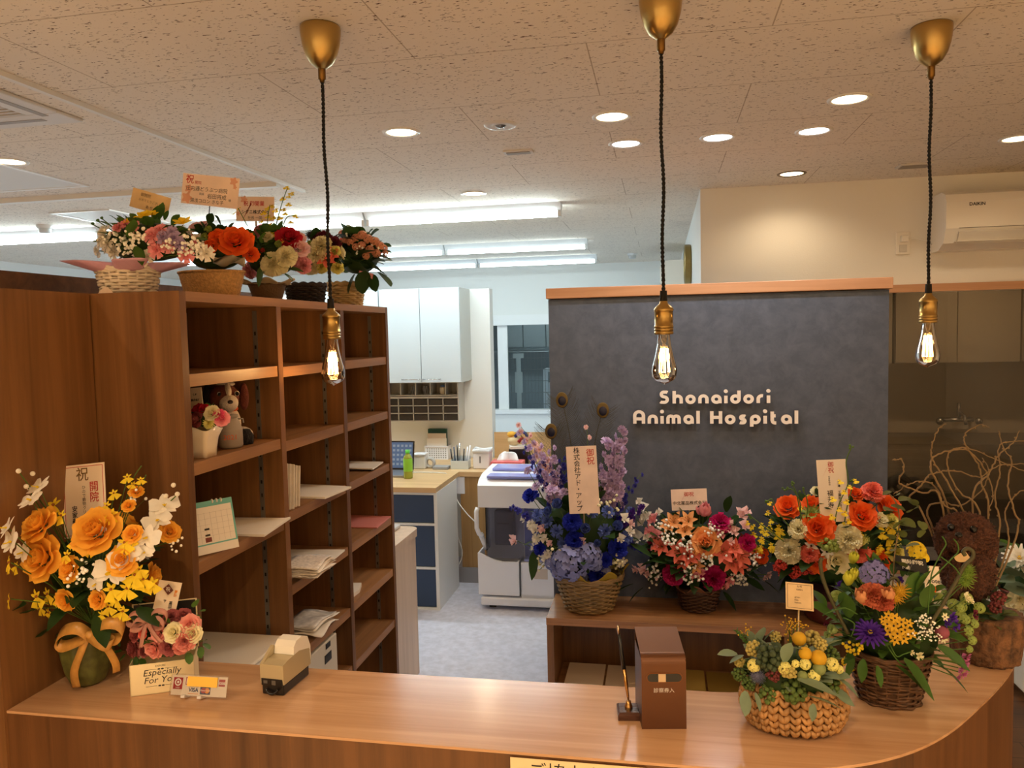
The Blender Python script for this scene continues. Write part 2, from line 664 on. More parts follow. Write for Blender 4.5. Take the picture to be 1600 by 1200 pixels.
# tall dark wooden partition on the left
zp = px_(100, 431, -1.36).z
b = B(); b.box(-1.42, -1.36, 0.35, 2.62, 0, zp); struct(b, 'wall_partition', M_darkx)
# ceiling tracks
b = B(); b.box(-1.835, -1.815, 0.3, 3.85, 2.385, 2.4); struct(b, 'trim_2', mat('white_track', (226, 222, 214), 0.5))
b = B(); b.box(-3.9, -1.85, 3.60, 3.64, 2.375, 2.4); struct(b, 'trim_3', mat('white_track', (226, 222, 214), 0.5))

# grey baseboard under the far desk
b = B(); b.box(-2.6, -0.8, 4.872, 4.88, 0, 0.10); struct(b, 'baseboard_far', mat('grey_vinyl_base', (146, 144, 146), 0.5))

# ================================================================== RECEPTION COUNTER
outer = [(-1.15, 1.15), (-0.6, 1.15), (0.0, 1.15), (0.12, 1.155), (0.245, 1.178), (0.35, 1.228), (0.44, 1.305), (0.53, 1.415), (0.60, 1.51), (0.655, 1.60), (0.684, 1.69), (0.69, 1.78), (0.67, 1.86), (0.62, 1.92), (0.55, 1.94)]
inner = [(0.47, 1.93), (0.42, 1.88), (0.395, 1.79), (0.385, 1.68), (0.35, 1.57), (0.29, 1.48), (0.21, 1.425), (0.12, 1.402), (0.0, 1.398), (-0.5, 1.392), (-0.948, 1.392), (-0.948, 1.418), (-1.15, 1.418)]


def smooth_path(p, k=4):
    out = []
    n = len(p)
    for i in range(n - 1):
        p0, p1, p2, p3 = [Vector(p[max(0, min(n - 1, j))]) for j in (i - 1, i, i + 1, i + 2)]
        for s in range(k):
            t = s / k
            out.append(0.5 * ((2 * p1) + (p2 - p0) * t + (2 * p0 - 5 * p1 + 4 * p2 - p3) * t * t + (3 * p1 - p0 - 3 * p2 + p3) * t ** 3))
    out.append(Vector(p[-1]))
    return [tuple(v) for v in out]


outer_s = smooth_path(outer)
inner_s = smooth_path(inner[:10]) + inner[10:]
ctr = thing('reception_counter', 'walnut reception counter with a narrow top that curves round at its right end', 'counter', (-0.2, 1.28, 0))
b = B(); b.prism(outer_s + inner_s, 0.9755, 0.98)
part(b, 'counter_top', M_top, ctr)


def inset(path, d):
    out = []
    for i, p in enumerate(path):
        a = Vector(path[max(0, i - 1)]); c = Vector(path[min(len(path) - 1, i + 1)])
        t = (c - a).normalized()
        out.append((p[0] - t.y * d, p[1] + t.x * d))
    return out


b = B(); b.prism(inset(outer_s, 0.031) + [(p[0], p[1] - 0.002 if p[1] < 1.45 else p[1]) for p in inner_s[:-1]] + [(-1.1495, 1.417)], 0.945, 0.9750)
part(b, 'apron', M_oak_x, ctr)
b = B(); b.prism(inset(outer_s, 0.0006) + inset(outer_s, 0.03)[::-1], 0.0, 0.9750)
part(b, 'front_panel', wood('front_walnut', (74, 46, 24), (112, 74, 42), 'z', 1.0, 0.4), ctr)
b = B(); b.box(-1.20, -1.1505, 1.145, 1.415, 0, 1.73)
part(b, 'end_panel', M_oak_z, ctr)
# notice sheet stuck on the front
nt_ = thing('notice_sheet', 'cream paper notice stuck to the front of the counter', 'notice', (-0.13, 1.147, 0.69))
Q = pz(796, 1187, 0.952)
b = B(); b.box(-0.237, -0.028, 1.1462, 1.1472, 0.69, 0.9725); part(b, 'sheet', mat('cream_paper', (228, 205, 160), 0.7), nt_)
text_mesh('lettering', 'ご協力をお', 0.030, mat('ink_black', (25, 22, 20), 0.6), nt_, frame((-0.135, 1.1458, 0.952), (1, 0, 0), (0, 0, 1)))
# ================================================================== CEILING LIGHTS
M_trimw = mat('white_lamp_trim', (225, 220, 212), 0.4)
M_trimd = mat('bronze_lamp_trim', (120, 100, 78), 0.4)


def downlight(x, y, warm=True, label='', group=None, r=0.055, watts=None, trim=None):
    t = thing('downlight', label, 'ceiling light', (x, y, 2.4), group)
    b = B(); b.smooth = True
    b.lathe([(r, -0.001), (r + 0.002, -0.004), (r + 0.012, -0.006), (r + 0.016, -0.003), (r + 0.017, 0.0)], (x, y, 2.4), 32)
    part(b, 'trim_ring', trim or M_trimw, t)
    b = B(); b.lathe([(0, -0.002), (r, -0.002)], (x, y, 2.4), 32)
    part(b, 'lamp_face', emis('warm_lamp_face', (1.0, 0.80, 0.50), 9) if warm else emis('cool_lamp_face', (0.92, 0.95, 1.0), 9), t)
    light('lamp_light', 'SPOT', (x, y, 2.39), watts or (DOWN_W if warm else DOWNC_W), WARM if warm else (0.93, 0.95, 1.0), t,
          spot_size=radians(150), spot_blend=0.7, shadow_soft_size=0.045)
    return t


downlight(-0.961, 2.885, True, 'warm downlight nearest the small round emergency lamp, to its left')
downlight(-0.167, 2.885, True, 'warm downlight between the emergency lamp and the middle pendant cord')
downlight(0.637, 2.885, True, 'warm downlight right of the three white ones, before the right pendant cord')
downlight(-0.136, 3.31, False, 'white downlight left of the middle pendant cord, beside a warm one')
downlight(0.232, 3.31, False, 'white downlight in the middle of the row of three')
downlight(0.600, 3.31, False, 'white downlight at the right end of the row of three')
downlight(-1.005, 4.23, True, 'small warm downlight above the fluorescent battens, farther than the vent')
downlight(0.654, 4.19, True, 'warm downlight close to the cream wall, lighting it from above', trim=M_trimd, watts=11)
downlight(1.483, 3.69, True, 'warm downlight cut by the right edge, above the air conditioner')
downlight(-2.692, 2.89, True, 'warm downlight beside the ceiling hatch at the far left')
# unseen downlights added over the waiting area to brighten ceiling and front
for (x, y, wt) in ((-1.6, 0.2, 0.45), (0.0, 0.0, 0.45), (1.6, 0.4, 0.5), (2.6, 2.2, 0.5), (-2.6, -1.2, 1.2), (-0.9, -1.1, 1.2), (0.9, -1.1, 1.2), (2.6, -1.2, 1.2), (-2.6, -2.3, 1.2), (-0.9, -2.3, 1.2), (0.9, -2.3, 1.2), (2.6, -2.3, 1.2)):
    downlight(x, y, True, 'unseen warm fill downlight added over the waiting area in front of the counter', 'added fill downlights over the waiting area', watts=WAIT_FILL_W * wt)

M_tube = emis('fluorescent_tube', (0.80, 0.97, 1.0), 55)
M_tubef = emis('fluorescent_tube_far', (0.80, 0.97, 1.0), 16)
M_batten = mat('batten_white', (232, 236, 238), 0.4)


def batten(x0, x1, y, label, group=None):
    t = thing('fluorescent_batten', label, 'ceiling light', ((x0 + x1) / 2, y, 2.4), group)
    b = B(); b.prism([(-0.06, 0), (0.06, 0), (0.02, -0.045), (-0.02, -0.045)], x0, x1, Matrix.Translation((0, y, 2.4)) @ Matrix(((0, 0, 1, 0), (1, 0, 0, 0), (0, 1, 0, 0), (0, 0, 0, 1))))
    part(b, 'housing', M_batten, t)
    b = B(); b.smooth = True
    b.tube([(x0 + 0.02, y, 2.335), (x1 - 0.02, y, 2.335)], 0.016, 10)
    part(b, 'tube', M_tube if y < 5 else M_tubef, t)
    for s in (x0 + 0.012, x1 - 0.012):
        b = B(); b.box(s - 0.01, s + 0.01, y - 0.018, y + 0.018, 2.318, 2.36); part(b, 'lamp_holder', M_batten, t)
    l = light('tube_light', 'AREA', ((x0 + x1) / 2, y, 2.312), TUBE_W * (1.3 if y < 5 else 0.9 if y < 7 else 0.45 if y < 9 else 1.2), COOL, t, shape='RECTANGLE', size=x1 - x0 - 0.05, size_y=0.04)


batten(-1.81, -0.58, 4.70, 'fluorescent batten nearest the counter, the right one of its pair')
batten(-3.05, -1.82, 4.70, 'fluorescent batten of the nearest pair, mostly behind the flower baskets')
batten(-4.95, -3.70, 4.70, 'fluorescent batten at the far left behind the pink basket')
batten(-4.95, -3.70, 6.6, 'unseen fluorescent batten added at the far left of the middle row')  # extra hidden batten, added to brighten the far left wall
batten(-1.83, -0.60, 6.6, 'fluorescent batten of the middle row, right one of its pair')
batten(-3.07, -1.84, 6.6, 'fluorescent batten of the middle row, left one of its pair')
batten(-1.86, -0.63, 7.97, 'fluorescent batten of the farthest row, right one of its pair')
batten(-3.10, -1.87, 7.97, 'fluorescent batten of the farthest row, left one of its pair')
batten(-2.0, -0.8, 10.2, 'unseen fluorescent batten added to light the animal ward behind the far window')  # fixture added out of view to carry the ward's fill light
downlight(2.2, 5.6, True, 'unseen warm downlight added to light the dim room behind the right window', watts=60)  # added fill light that brightens the view through the right pane
# ================================================================== BOOKSHELF
M_rail = mat('steel_rail', (150, 146, 140), 0.4, 0.8)
M_hole = mat('dark_hole', (20, 16, 14), 0.8)
SX0, SX1 = -1.25, -0.95
shelf = thing('bookshelf', 'tall open walnut bookshelf with three columns of adjustable shelves', 'bookshelf', (-1.1, 2.02, 0))
b = B(); b.box(SX0, SX1, 1.42, 1.442, 0, 1.73); part(b, 'side_panel', M_oak_z, shelf)
b = B(); b.box(SX0, SX1, 2.613, 2.635, 0, 1.73); part(b, 'side_panel', M_oak_z, shelf)
for y in (1.822, 2.222):
    b = B(); b.box(SX0 + 0.006, SX1 - 0.0005, y, y + 0.024, 0.02, 1.7095); part(b, 'divider', M_oak_z, shelf)
b = B(); b.box(SX0, SX1, 1.4421, 2.6129, 1.7096, 1.73); part(b, 'top_panel', M_oak_y, shelf)
b = B(); b.box(SX0, SX0 + 0.0055, 1.4421, 2.6129, 0, 1.7095); part(b, 'back_panel', M_dark, shelf)
b = B(); b.box(SX0 + 0.02, SX1 - 0.02, 1.4421, 2.6129, 0, 0.02); part(b, 'base_panel', M_oak_y, shelf)
COLS = [(1.4425, 1.8215), (1.8465, 2.2215), (2.2465, 2.6125)]
LEV = [[1.56, 1.375, 1.166, 0.70], [1.556, 1.364, 1.178, 0.985, 0.793, 0.61], [1.556, 1.364, 1.178, 0.985, 0.797, 0.61]]
for (y0, y1), ls in zip(COLS, LEV):
    for z in ls:
        b = B(); b.box(SX0 + 0.006, SX1 - 0.003, y0 + 0.001, y1 - 0.001, z - 0.026, z); part(b, 'shelf', M_oak_y, shelf)
    # perforated shelf rails on both inner faces
    for yy, s in ((y0, 1), (y1, -1)):
        for xx in (SX0 + 0.045, SX1 - 0.06):
            b = B()
            b.box(xx - 0.006, xx + 0.006, yy, yy + s * 0.0012, 0.1, 1.70)
            b.m = 1
            for k in range(34):
                z = 0.5 + k * 0.0345
                b.box(xx - 0.0022, xx + 0.0022, yy + s * 0.0012, yy + s * 0.0016, z, z + 0.009)
            part(b, 'shelf_rail', [M_rail, M_hole], shelf)

# ================================================================== LOW CABINET under the sign
low = thing('low_cabinet', 'low walnut cabinet with open cubbies below the dark sign wall', 'cabinet', (0.23, 3.46, 0))
LZ = 0.384
b = B(); b.box(-0.507, 0.965, 3.297, 3.6195, LZ - 0.032, LZ, 0.001); part(b, 'top_panel', wood('low_top', (126, 86, 54), (174, 124, 82), 'x', 1.0, 0.25, coat=0.2), low)
for x in (-0.505, -0.011, 0.488, 0.933):
    b = B(); b.box(x, x + 0.03, 3.30, 3.6195, 0, LZ - 0.0325); part(b, 'side_panel' if x in (-0.505, 0.933) else 'divider', M_oak_z, low)
for x0, x1 in ((-0.4745, -0.0115), (0.0195, 0.4875), (0.5185, 0.9325)):
    b = B(); b.box(x0, x1, 3.31, 3.605, 0.03, 0.055); part(b, 'shelf', M_oak_x, low)
b = B(); b.box(-0.4745, 0.9325, 3.6055, 3.6195, 0, LZ - 0.0325); part(b, 'back_panel', M_dark, low)

# ================================================================== SIGN: stroke-built rounded letters
M_letter = mat('cream_letter', (252, 244, 236), 0.5)
M_lside = mat('letter_side', (120, 84, 58), 0.5)


def arc(cx, cy, r, a0, a1, n=10, ry=None):
    ry = ry or r
    return [(cx + r * cos(radians(a0 + (a1 - a0) * i / n)), cy + ry * sin(radians(a0 + (a1 - a0) * i / n))) for i in range(n + 1)]


def letters_def():
    # unit: x-height 0.62, cap height 1; strokes are centre lines of width 0.22
    r = 0.24; c = 0.31
    L = {}
    bowl = arc(r + .0, c, r, 0, 360, 20)
    L['S'] = ([[(0.52, 0.84), (0.44, 0.88)] + arc(0.27, 0.70, 0.18, 75, 270, 10) + arc(0.29, 0.30, 0.21, 90, -90, 10)[0:] + [(0.08, 0.10), (0.02, 0.14)]], [], 0.58)
    L['h'] = ([[(0, 0), (0, 0.95)], [(0, 0.30)] + arc(r, 0.33, r, 180, 0, 10) + [(2 * r, 0)]], [], 2 * r)
    L['o'] = ([bowl], [], 2 * r)
    L['n'] = ([[(0, 0), (0, 0.30)] + arc(r, 0.33, r, 180, 0, 10) + [(2 * r, 0)]], [], 2 * r)
    L['a'] = ([bowl, [(2 * r, 0.31), (2 * r, 0)]], [], 2 * r)
    L['i'] = ([[(0, 0), (0, 0.57)]], [(0, 0.90)], 0)
    L['d'] = ([bowl, [(2 * r, 0.31), (2 * r, 0.95)]], [], 2 * r)
    L['r'] = ([[(0, 0), (0, 0.28)] + arc(0.25, 0.30, 0.25, 180, 75, 8)], [], 0.28)
    L['A'] = ([[(0, 0), (0, 0.55)] + arc(0.30, 0.60, 0.30, 180, 0, 12) + [(0.6, 0)], [(0, 0.36), (0.6, 0.36)]], [], 0.6)
    L['m'] = ([[(0, 0), (0, 0.35)] + arc(0.19, 0.38, 0.19, 180, 0, 8) + [(0.38, 0)], [(0.38, 0.35)] + arc(0.57, 0.38, 0.19, 180, 0, 8) + [(0.76, 0)]], [], 0.76)
    L['l'] = ([[(0, 0), (0, 0.95)]], [], 0)
    L['H'] = ([[(0, 0), (0, 0.92)], [(0.58, 0), (0.58, 0.92)], [(0, 0.46), (0.58, 0.46)]], [], 0.58)
    L['s'] = ([[(0.36, 0.53), (0.30, 0.555)] + arc(0.18, 0.44, 0.115, 80, 270, 8) + arc(0.20, 0.19, 0.13, 90, -90, 8) + [(0.06, 0.06), (0.0, 0.08)]], [], 0.38)
    L['p'] = ([bowl, [(0, 0.31), (0, -0.22)]], [], 2 * r)
    L['t'] = ([[(0.06, 0.88), (0.06, 0.22)] + arc(0.24, 0.22, 0.17, 180, 270, 6) + [(0.32, 0.05)], [(-0.06, 0.57), (0.28, 0.57)]], [], 0.34)
    return L


def stroke(b, path, hw, z0, z1, T, closed=False):
    P = [Vector(p) for p in path]
    n = len(P)
    lf, rg = [], []
    for i in range(n):
        if closed: t = P[(i + 1) % n] - P[i - 1]
        else: t = P[min(i + 1, n - 1)] - P[max(i - 1, 0)]
        t.normalize()
        nn = Vector((-t.y, t.x))
        lf.append(P[i] + nn * hw); rg.append(P[i] - nn * hw)
    vs = []
    for a, c in zip(lf, rg):
        vs += [(a.x, a.y, z0), (c.x, c.y, z0), (a.x, a.y, z1), (c.x, c.y, z1)]
    m_ = n if closed else n - 1
    front, side = [], []
    for i in range(m_):
        j = (i + 1) % n
        front.append((i * 4 + 2, i * 4 + 3, j * 4 + 3, j * 4 + 2))
        side += [(i * 4, j * 4, j * 4 + 1, i * 4 + 1), (i * 4, i * 4 + 2, j * 4 + 2, j * 4), (i * 4 + 1, j * 4 + 1, j * 4 + 3, i * 4 + 3)]
    if not closed:
        side += [(0, 1, 3, 2), (n * 4 - 4, n * 4 - 2, n * 4 - 1, n * 4 - 3)]
    b.m = 0; b.add(vs, front, T)
    b.m = 1; b.add(vs, side, T)


sign = thing('sign_lettering', 'raised cream letters reading Shonaidori Animal Hospital on the dark wall', 'sign', (0.23, 3.62, 1.20))
LD = letters_def()


def line_of(txt, x0, x1, base, cap):
    gap, hw = 0.165, 0.118
    tot = 0
    for ch in txt:
        tot += (0.52 if ch == ' ' else LD[ch][2] + 2 * hw + gap)
    tot -= gap
    s = cap
    sx = (x1 - x0) / tot
    cur = 0.0
    for ch in txt:
        if ch == ' ':
            cur += 0.52; continue
        st, dots, wd = LD[ch]
        b = B()
        T = frame((x0, 3.598, base), (1, 0, 0), (0, 0, 1)) @ Matrix.Diagonal((sx, s, 1, 1)) @ Matrix.Translation((cur + hw, 0, 0))
        for p in st:
            cl = (Vector(p[0]) - Vector(p[-1])).length < 1e-4
            stroke(b, p[:-1] if cl else p, hw, -0.012, 0.0 + 0.0004 * st.index(p), T, cl)
        for d in dots:
            b.m = 0
            pl = [(d[0] + 0.138 * cos(2 * pi * k / 14), d[1] + 0.138 * sin(2 * pi * k / 14)) for k in range(14)]
            b.prism(pl, -0.010, 0.0, T)
        part(b, 'letter', [M_letter, M_lside], sign)
        cur += wd + 2 * hw + gap


line_of('Shonaidori', -0.016, 0.472, 1.2937, 0.0596)
line_of('Animal Hospital', -0.131, 0.590, 1.2017, 0.061)

# ================================================================== STAFF-SIDE WORK COUNTER
wc = thing('work_counter', 'greige work counter with a rounded corner beyond the bookshelf', 'counter', (-1.5, 3.1, 0))
poly = [(-1.85, 2.66), (-1.16, 2.66)] + [(-1.21 + 0.05 * cos(a), 3.52 + 0.05 * sin(a)) for a in [pi / 2 * k / 8 for k in range(9)]] + [(-1.85, 3.57)]
b = B(); b.prism(poly, 0.668, 0.705); part(b, 'counter_top', M_greige, wc)
poly2 = [(-1.83, 2.68), (-1.165, 2.68)] + [(-1.215 + 0.05 * cos(a), 3.51 + 0.05 * sin(a)) for a in [pi / 2 * k / 8 for k in range(9)]] + [(-1.83, 3.56)]
b = B(); b.prism(poly2, 0, 0.6675); part(b, 'body', M_greige, wc)

# ================================================================== BACK DESK, DRAWERS
DZ = 0.735
desk = thing('desk', 'pale oak L-shaped desk along the back wall of the staff room', 'desk', (-1.2, 5.0, 0))
b = B(); b.prism([(-2.6, 4.345), (-1.305, 4.345), (-1.305, 4.87), (0.1, 4.87), (0.1, 5.449), (-2.6, 5.449)], 0.705, DZ)
part(b, 'desk_top', M_pale, desk)
b = B(); b.box(-1.30, -0.55, 4.885, 4.9, 0.10, 0.7045); part(b, 'back_panel', wood('desk_panel', (150, 112, 66), (184, 146, 92), 'z', 0.8, 0.45), desk)
b = B(); b.box(0.06, 0.09, 4.885, 5.44, 0, 0.7045); part(b, 'leg', M_palez, desk)
du = thing('drawer_cabinet', 'white cabinet with three navy drawers under the pale desk end', 'drawers', (-1.52, 4.62, 0))
b = B()
b.box(-1.322, -1.302, 4.352, 4.80, 0, 0.7045); b.box(-1.74, -1.72, 4.352, 4.80, 0, 0.7045)
b.box(-1.72, -1.322, 4.79, 4.80, 0, 0.7045)
for z in (0.0, 0.243, 0.506, 0.69): b.box(-1.72, -1.322, 4.354, 4.79, z, z + 0.0145)
part(b, 'body', mat('white_melamine', (226, 228, 226), 0.4), du)
M_navy = mat('navy_front', (42, 62, 92), 0.45)
for z0, z1 in ((0.017, 0.24), (0.26, 0.503), (0.523, 0.688)):
    b = B(); b.box(-1.717, -1.325, 4.358, 4.376, z0, z1, 0.002); b.box(-1.70, -1.34, 4.376, 4.78, z0 + 0.01, z1 - 0.03)
    part(b, 'drawer', M_navy, du)

# ================================================================== HANGING CABINETS
M_cabw = mat('white_cabinet_door', (196, 206, 212), 0.35)
M_cabs = mat('white_cabinet_side', (200, 204, 200), 0.45)
M_chrome = mat('brushed_chrome', (190, 192, 194), 0.25, 1.0)


def wall_cabinet(x0, xm, x1, label):
    t = thing('wall_cabinet', label, 'cabinet', ((x0 + x1) / 2, 5.3, 1.30), 'white hanging cabinets')
    b = B(); b.box(x0, x1, 5.168, 5.449, 1.30, 1.948); part(b, 'body', M_cabs, t)
    for a, c, hs in ((x0, xm, 1), (xm, x1, -1)):
        b = B(); b.box(a + 0.002, c - 0.002, 5.15, 5.1675, 1.302, 1.948, 0.0015); d = part(b, 'door', M_cabw, t)
        hx = c - 0.075 if hs > 0 else a + 0.075
        b = B(); b.smooth = True
        b.tube([(hx - 0.062, 5.15, 1.325), (hx - 0.062, 5.13, 1.325), (hx + 0.062, 5.13, 1.325), (hx + 0.062, 5.15, 1.325)], 0.004, 6)
        part(b, 'handle', M_chrome, d)


wall_cabinet(-1.918, -1.626, -1.343, 'white two-door hanging cabinet above the small parts drawers')
wall_cabinet(-2.50, -2.21, -1.921, 'white two-door hanging cabinet mostly behind the bookshelf end')

org = thing('parts_organizer', 'light grey organizer with rows of small dark drawers under the hanging cabinet', 'organizer', (-1.67, 5.37, 1.018))
M_orgw = mat('organizer_grey', (196, 192, 184), 0.5)
b = B()
ox0, ox1 = -1.96, -1.402
b.box(ox0, ox1, 5.44, 5.448, 1.018, 1.298)
for x in (ox0, ox1 - 0.008): b.box(x, x + 0.008, 5.285, 5.44, 1.018, 1.298)
zs = [1.018, 1.072, 1.126, 1.180, 1.199, 1.290]
for z in zs: b.box(ox0 + 0.008, ox1 - 0.008, 5.285, 5.44, z, z + (0.014 if z == 1.18 else 0.006))
cw = (ox1 - ox0 - 0.008) / 5
for k in range(1, 5):
    b.box(ox0 + k * cw, ox0 + k * cw + 0.006, 5.285, 5.44, 1.024, 1.18)
    b.box(ox0 + k * cw + 0.02, ox0 + k * cw + 0.026, 5.285, 5.44, 1.205, 1.29)
part(b, 'frame', M_orgw, org)
M_smoke = mat('smoked_drawer', (44, 40, 40), 0.2)
for rz in (1.0245, 1.0785, 1.1325):
    for k in range(5):
        b = B(); x = ox0 + k * cw + 0.0085
        b.box(x + 0.001, x + cw - 0.011, 5.29, 5.43, rz + 0.001, rz + 0.044, 0.002)
        b.box(x + 0.02, x + cw - 0.03, 5.283, 5.29, rz + 0.030, rz + 0.036)
        part(b, 'drawer', M_smoke, org)
j = thing('jar', 'small cream jar with a blue lid in the organizer under the white cabinet', 'jar', (-1.53, 5.34, 1.2055))
b = B(); b.smooth = True; b.lathe([(0, 0), (0.021, 0), (0.022, 0.045), (0.016, 0.053)], (-1.53, 5.34, 1.2055), 16); part(b, 'body', mat('cream_plastic', (220, 206, 180), 0.4), j)
b = B(); b.lathe([(0.018, 0.053), (0.018, 0.067), (0, 0.067)], (-1.53, 5.34, 1.2055), 16); part(b, 'lid', mat('blue_lid', (70, 100, 150), 0.4), j)
for i, (x, lab) in enumerate(((-1.75, 'crumpled grey bag of parts in the middle organizer compartment'), (-1.655, 'crumpled grey bag of parts beside the cream jar'))):
    b = B(); random.seed(i)
    b.lathe([(0, 0), (0.02, 0.0), (0.024, 0.03), (0.015, 0.06), (0, 0.062)], (x, 5.35, 1.2055), 14, mod=lambda a, z, jj: 1 + 0.25 * sin(5 * a + z * 90))
    tag(b.obj('parts_bag', mat('grey_bag', (120, 120, 122), 0.35)), lab, 'bag')

# ================================================================== MEDICINE PACKING MACHINE
mc = thing('packing_machine', 'white dispensary packing machine with smoked blue covers beside the desk', 'machine', (-0.82, 4.62, 0))
M_mw = mat('machine_white', (232, 234, 240), 0.3)
M_mblue = glass('blue_acrylic', (0.62, 0.66, 0.92))
M_msmoke = glass('smoked_acrylic', (0.80, 0.82, 0.90))
X0, X1 = -1.075, -0.50
b = B(); b.box(X0 + 0.01, X1, 4.40, 4.86, 0.025, 0.072, 0.008); part(b, 'base', M_mw, mc)
for x in (X0 + 0.07, X1 - 0.07):
    b = B(); b.box(x - 0.02, x + 0.02, 4.45, 4.50, 0, 0.025); part(b, 'foot', mat('black_rubber', (24, 24, 26), 0.6), mc)
b = B(); b.box(X0 + 0.02, X1, 4.56, 4.85, 0.072, 0.60)
b.box(X0 + 0.25, X1, 4.43, 4.56, 0.072, 0.28)
part(b, 'body', mat('machine_grey', (226, 228, 232), 0.4), mc)
# front bin with a dipping rim
rim = [(0.0, 0.335), (0.02, 0.335), (0.05, 0.318), (0.10, 0.296), (0.15, 0.286), (0.245, 0.287)]
b = B(); b.smooth = False
bx0 = X0 - 0.005
P = [(bx0 + x, z) for x, z in rim]
b.prism([(bx0, 0.085)] + [(bx0 + 0.245, 0.085)] + [(x, z) for x, z in P[::-1]], -4.425, -4.415, Matrix(((1, 0, 0, 0), (0, 0, -1, 0), (0, 1, 0, 0), (0, 0, 0, 1))))
b.box(bx0, bx0 + 0.01, 4.425, 4.555, 0.085, 0.335); b.box(bx0 + 0.235, bx0 + 0.245, 4.425, 4.555, 0.085, 0.287); b.box(bx0 + 0.01, bx0 + 0.235, 4.425, 4.555, 0.085, 0.095)
part(b, 'bin', M_mw, mc)
b = B(); b.box(X0 + 0.26, X1 - 0.01, 4.42, 4.43, 0.09, 0.285, 0.004); part(b, 'front_panel', M_mw, mc)
b = B(); b.box(X0 + 0.33, X0 + 0.41, 4.416, 4.42, 0.19, 0.25); part(b, 'label_panel', mat('beige_label', (200, 186, 172), 0.5), mc)
b = B(); b.box(X0 + 0.04, X0 + 0.27, 4.445, 4.449, 0.30, 0.605); b.box(X0 + 0.04, X0 + 0.044, 4.449, 4.555, 0.34, 0.605); part(b, 'smoked_cover', M_msmoke, mc)
b = B(); b.box(X0 + 0.275, X1 - 0.005, 4.44, 4.444, 0.30, 0.605); part(b, 'blue_cover', M_mblue, mc)
b = B(); b.box(X0 + 0.27, X1 - 0.005, 4.438, 4.444, 0.286, 0.30); part(b, 'blue_cover', mat('blue_strip', (150, 160, 220), 0.3), mc)
b = B(); b.box(X0 + 0.08, X0 + 0.20, 4.50, 4.555, 0.36, 0.57, 0.01); b.box(X0 + 0.10, X0 + 0.17, 4.49, 4.5, 0.49, 0.494); part(b, 'inner_mechanism', mat('machine_grey2', (150, 150, 156), 0.4), mc)
b = B(); b.prism([(4.43, 0.605), (4.43, 0.735), (4.47, 0.765), (4.56, 0.785), (4.85, 0.795), (4.85, 0.605)], X0, X1, Matrix(((0, 0, 1, 0), (1, 0, 0, 0), (0, 1, 0, 0), (0, 0, 0, 1))))
part(b, 'top_housing', M_mw, mc)
for y0, y1, z in ((4.46, 4.56, 0.772), (4.62, 4.78, 0.79)):
    b = B(); b.box(X0 + 0.05, X1 - 0.12, y0, y1, z, z + 0.016, 0.004); part(b, 'tray_lid', mat('lilac_lid', (150, 158, 226), 0.15), mc)
b = B(); b.smooth = True
b.tube([(X0 - 0.005, 4.44, 0.60), (X0 - 0.01, 4.43, 0.58), (X0 - 0.01, 4.43, 0.48), (X0 + 0.0, 4.44, 0.445), (X0 + 0.02, 4.45, 0.43)], 0.014, 10); part(b, 'handle', M_mw, mc)
b = B(); b.smooth = True
b.tube([(X0 + 0.0, 4.47, 0.44), (X0 + 0.02, 4.47, 0.39), (X0 + 0.035, 4.48, 0.345)], 0.016, 8); part(b, 'bracket', M_mw, mc)

# ================================================================== AIR CONDITIONERS, CLOCK, OUTLET
M_acw = mat('air_conditioner_white', (240, 234, 222), 0.25)
M_ink = mat('ink_black', (25, 22, 20), 0.6)


def air_con(x0, x1, y0, y1, z0, z1, label, turn=None, text=None):
    T = turn or Matrix.Identity(4)
    c = T @ Vector(((x0 + x1) / 2, y1, z0))
    t = thing('air_conditioner', label, 'air conditioner', c)
    d = y1 - y0
    prof = [(y1, z0), (y1, z1), (y0 + 0.35 * d, z1), (y0 + 0.08 * d, z1 - 0.02), (y0, z1 - 0.06), (y0 + 0.02 * d, z0 + 0.10), (y0 + 0.2 * d, z0 + 0.03), (y0 + 0.5 * d, z0)]
    Q = Matrix(((0, 0, 1, 0), (1, 0, 0, 0), (0, 1, 0, 0), (0, 0, 0, 1)))
    b = B(T); b.prism(prof, x0, x1, Q); part(b, 'casing', M_acw, t)
    b = B(T); b.box(x0 + 0.05, x1 - 0.05, y0 + 0.06 * d, y0 + 0.2 * d, z0 + 0.035, z0 + 0.038)
    b.prism([(y0 - 0.001, z0 + 0.082), (y0 + 0.16 * d - 0.002, z0 + 0.024), (y0 + 0.16 * d, z0 + 0.028), (y0 + 0.003, z0 + 0.086)], x0 + 0.06, x1 - 0.06, Q)
    part(b, 'flap', mat('flap_white', (222, 216, 204), 0.3), t)
    b = B(T); b.box(x0 + 0.06, x1 - 0.06, y0 + 0.002, y0 + 0.01, z0 + 0.1, z0 + 0.102); part(b, 'vent_slot', mat('vent_dark', (60, 54, 48), 0.6), t)
    if text:
        text_mesh('lettering', text, 0.022, M_ink, t, frame((x0 + 0.14, y0 - 0.0015, z1 - 0.075), (1, 0, 0), (0, 0, 1)), bold=0.0006)
    return t


air_con(1.402, 2.20, 4.272, 4.499, 2.0, 2.29, 'white wall air conditioner on the cream wall at the upper right', text='DAIKIN')
T_side = Matrix(((0, 1, 0, 0.22 - 4.5), (-1, 0, 0, 9.4), (0, 0, 1, 0), (0, 0, 0, 1)))
air_con(1.4, 2.2, 4.272, 4.499, 1.95, 2.25, 'white wall air conditioner seen end-on in the staff room beyond the clock', T_side)

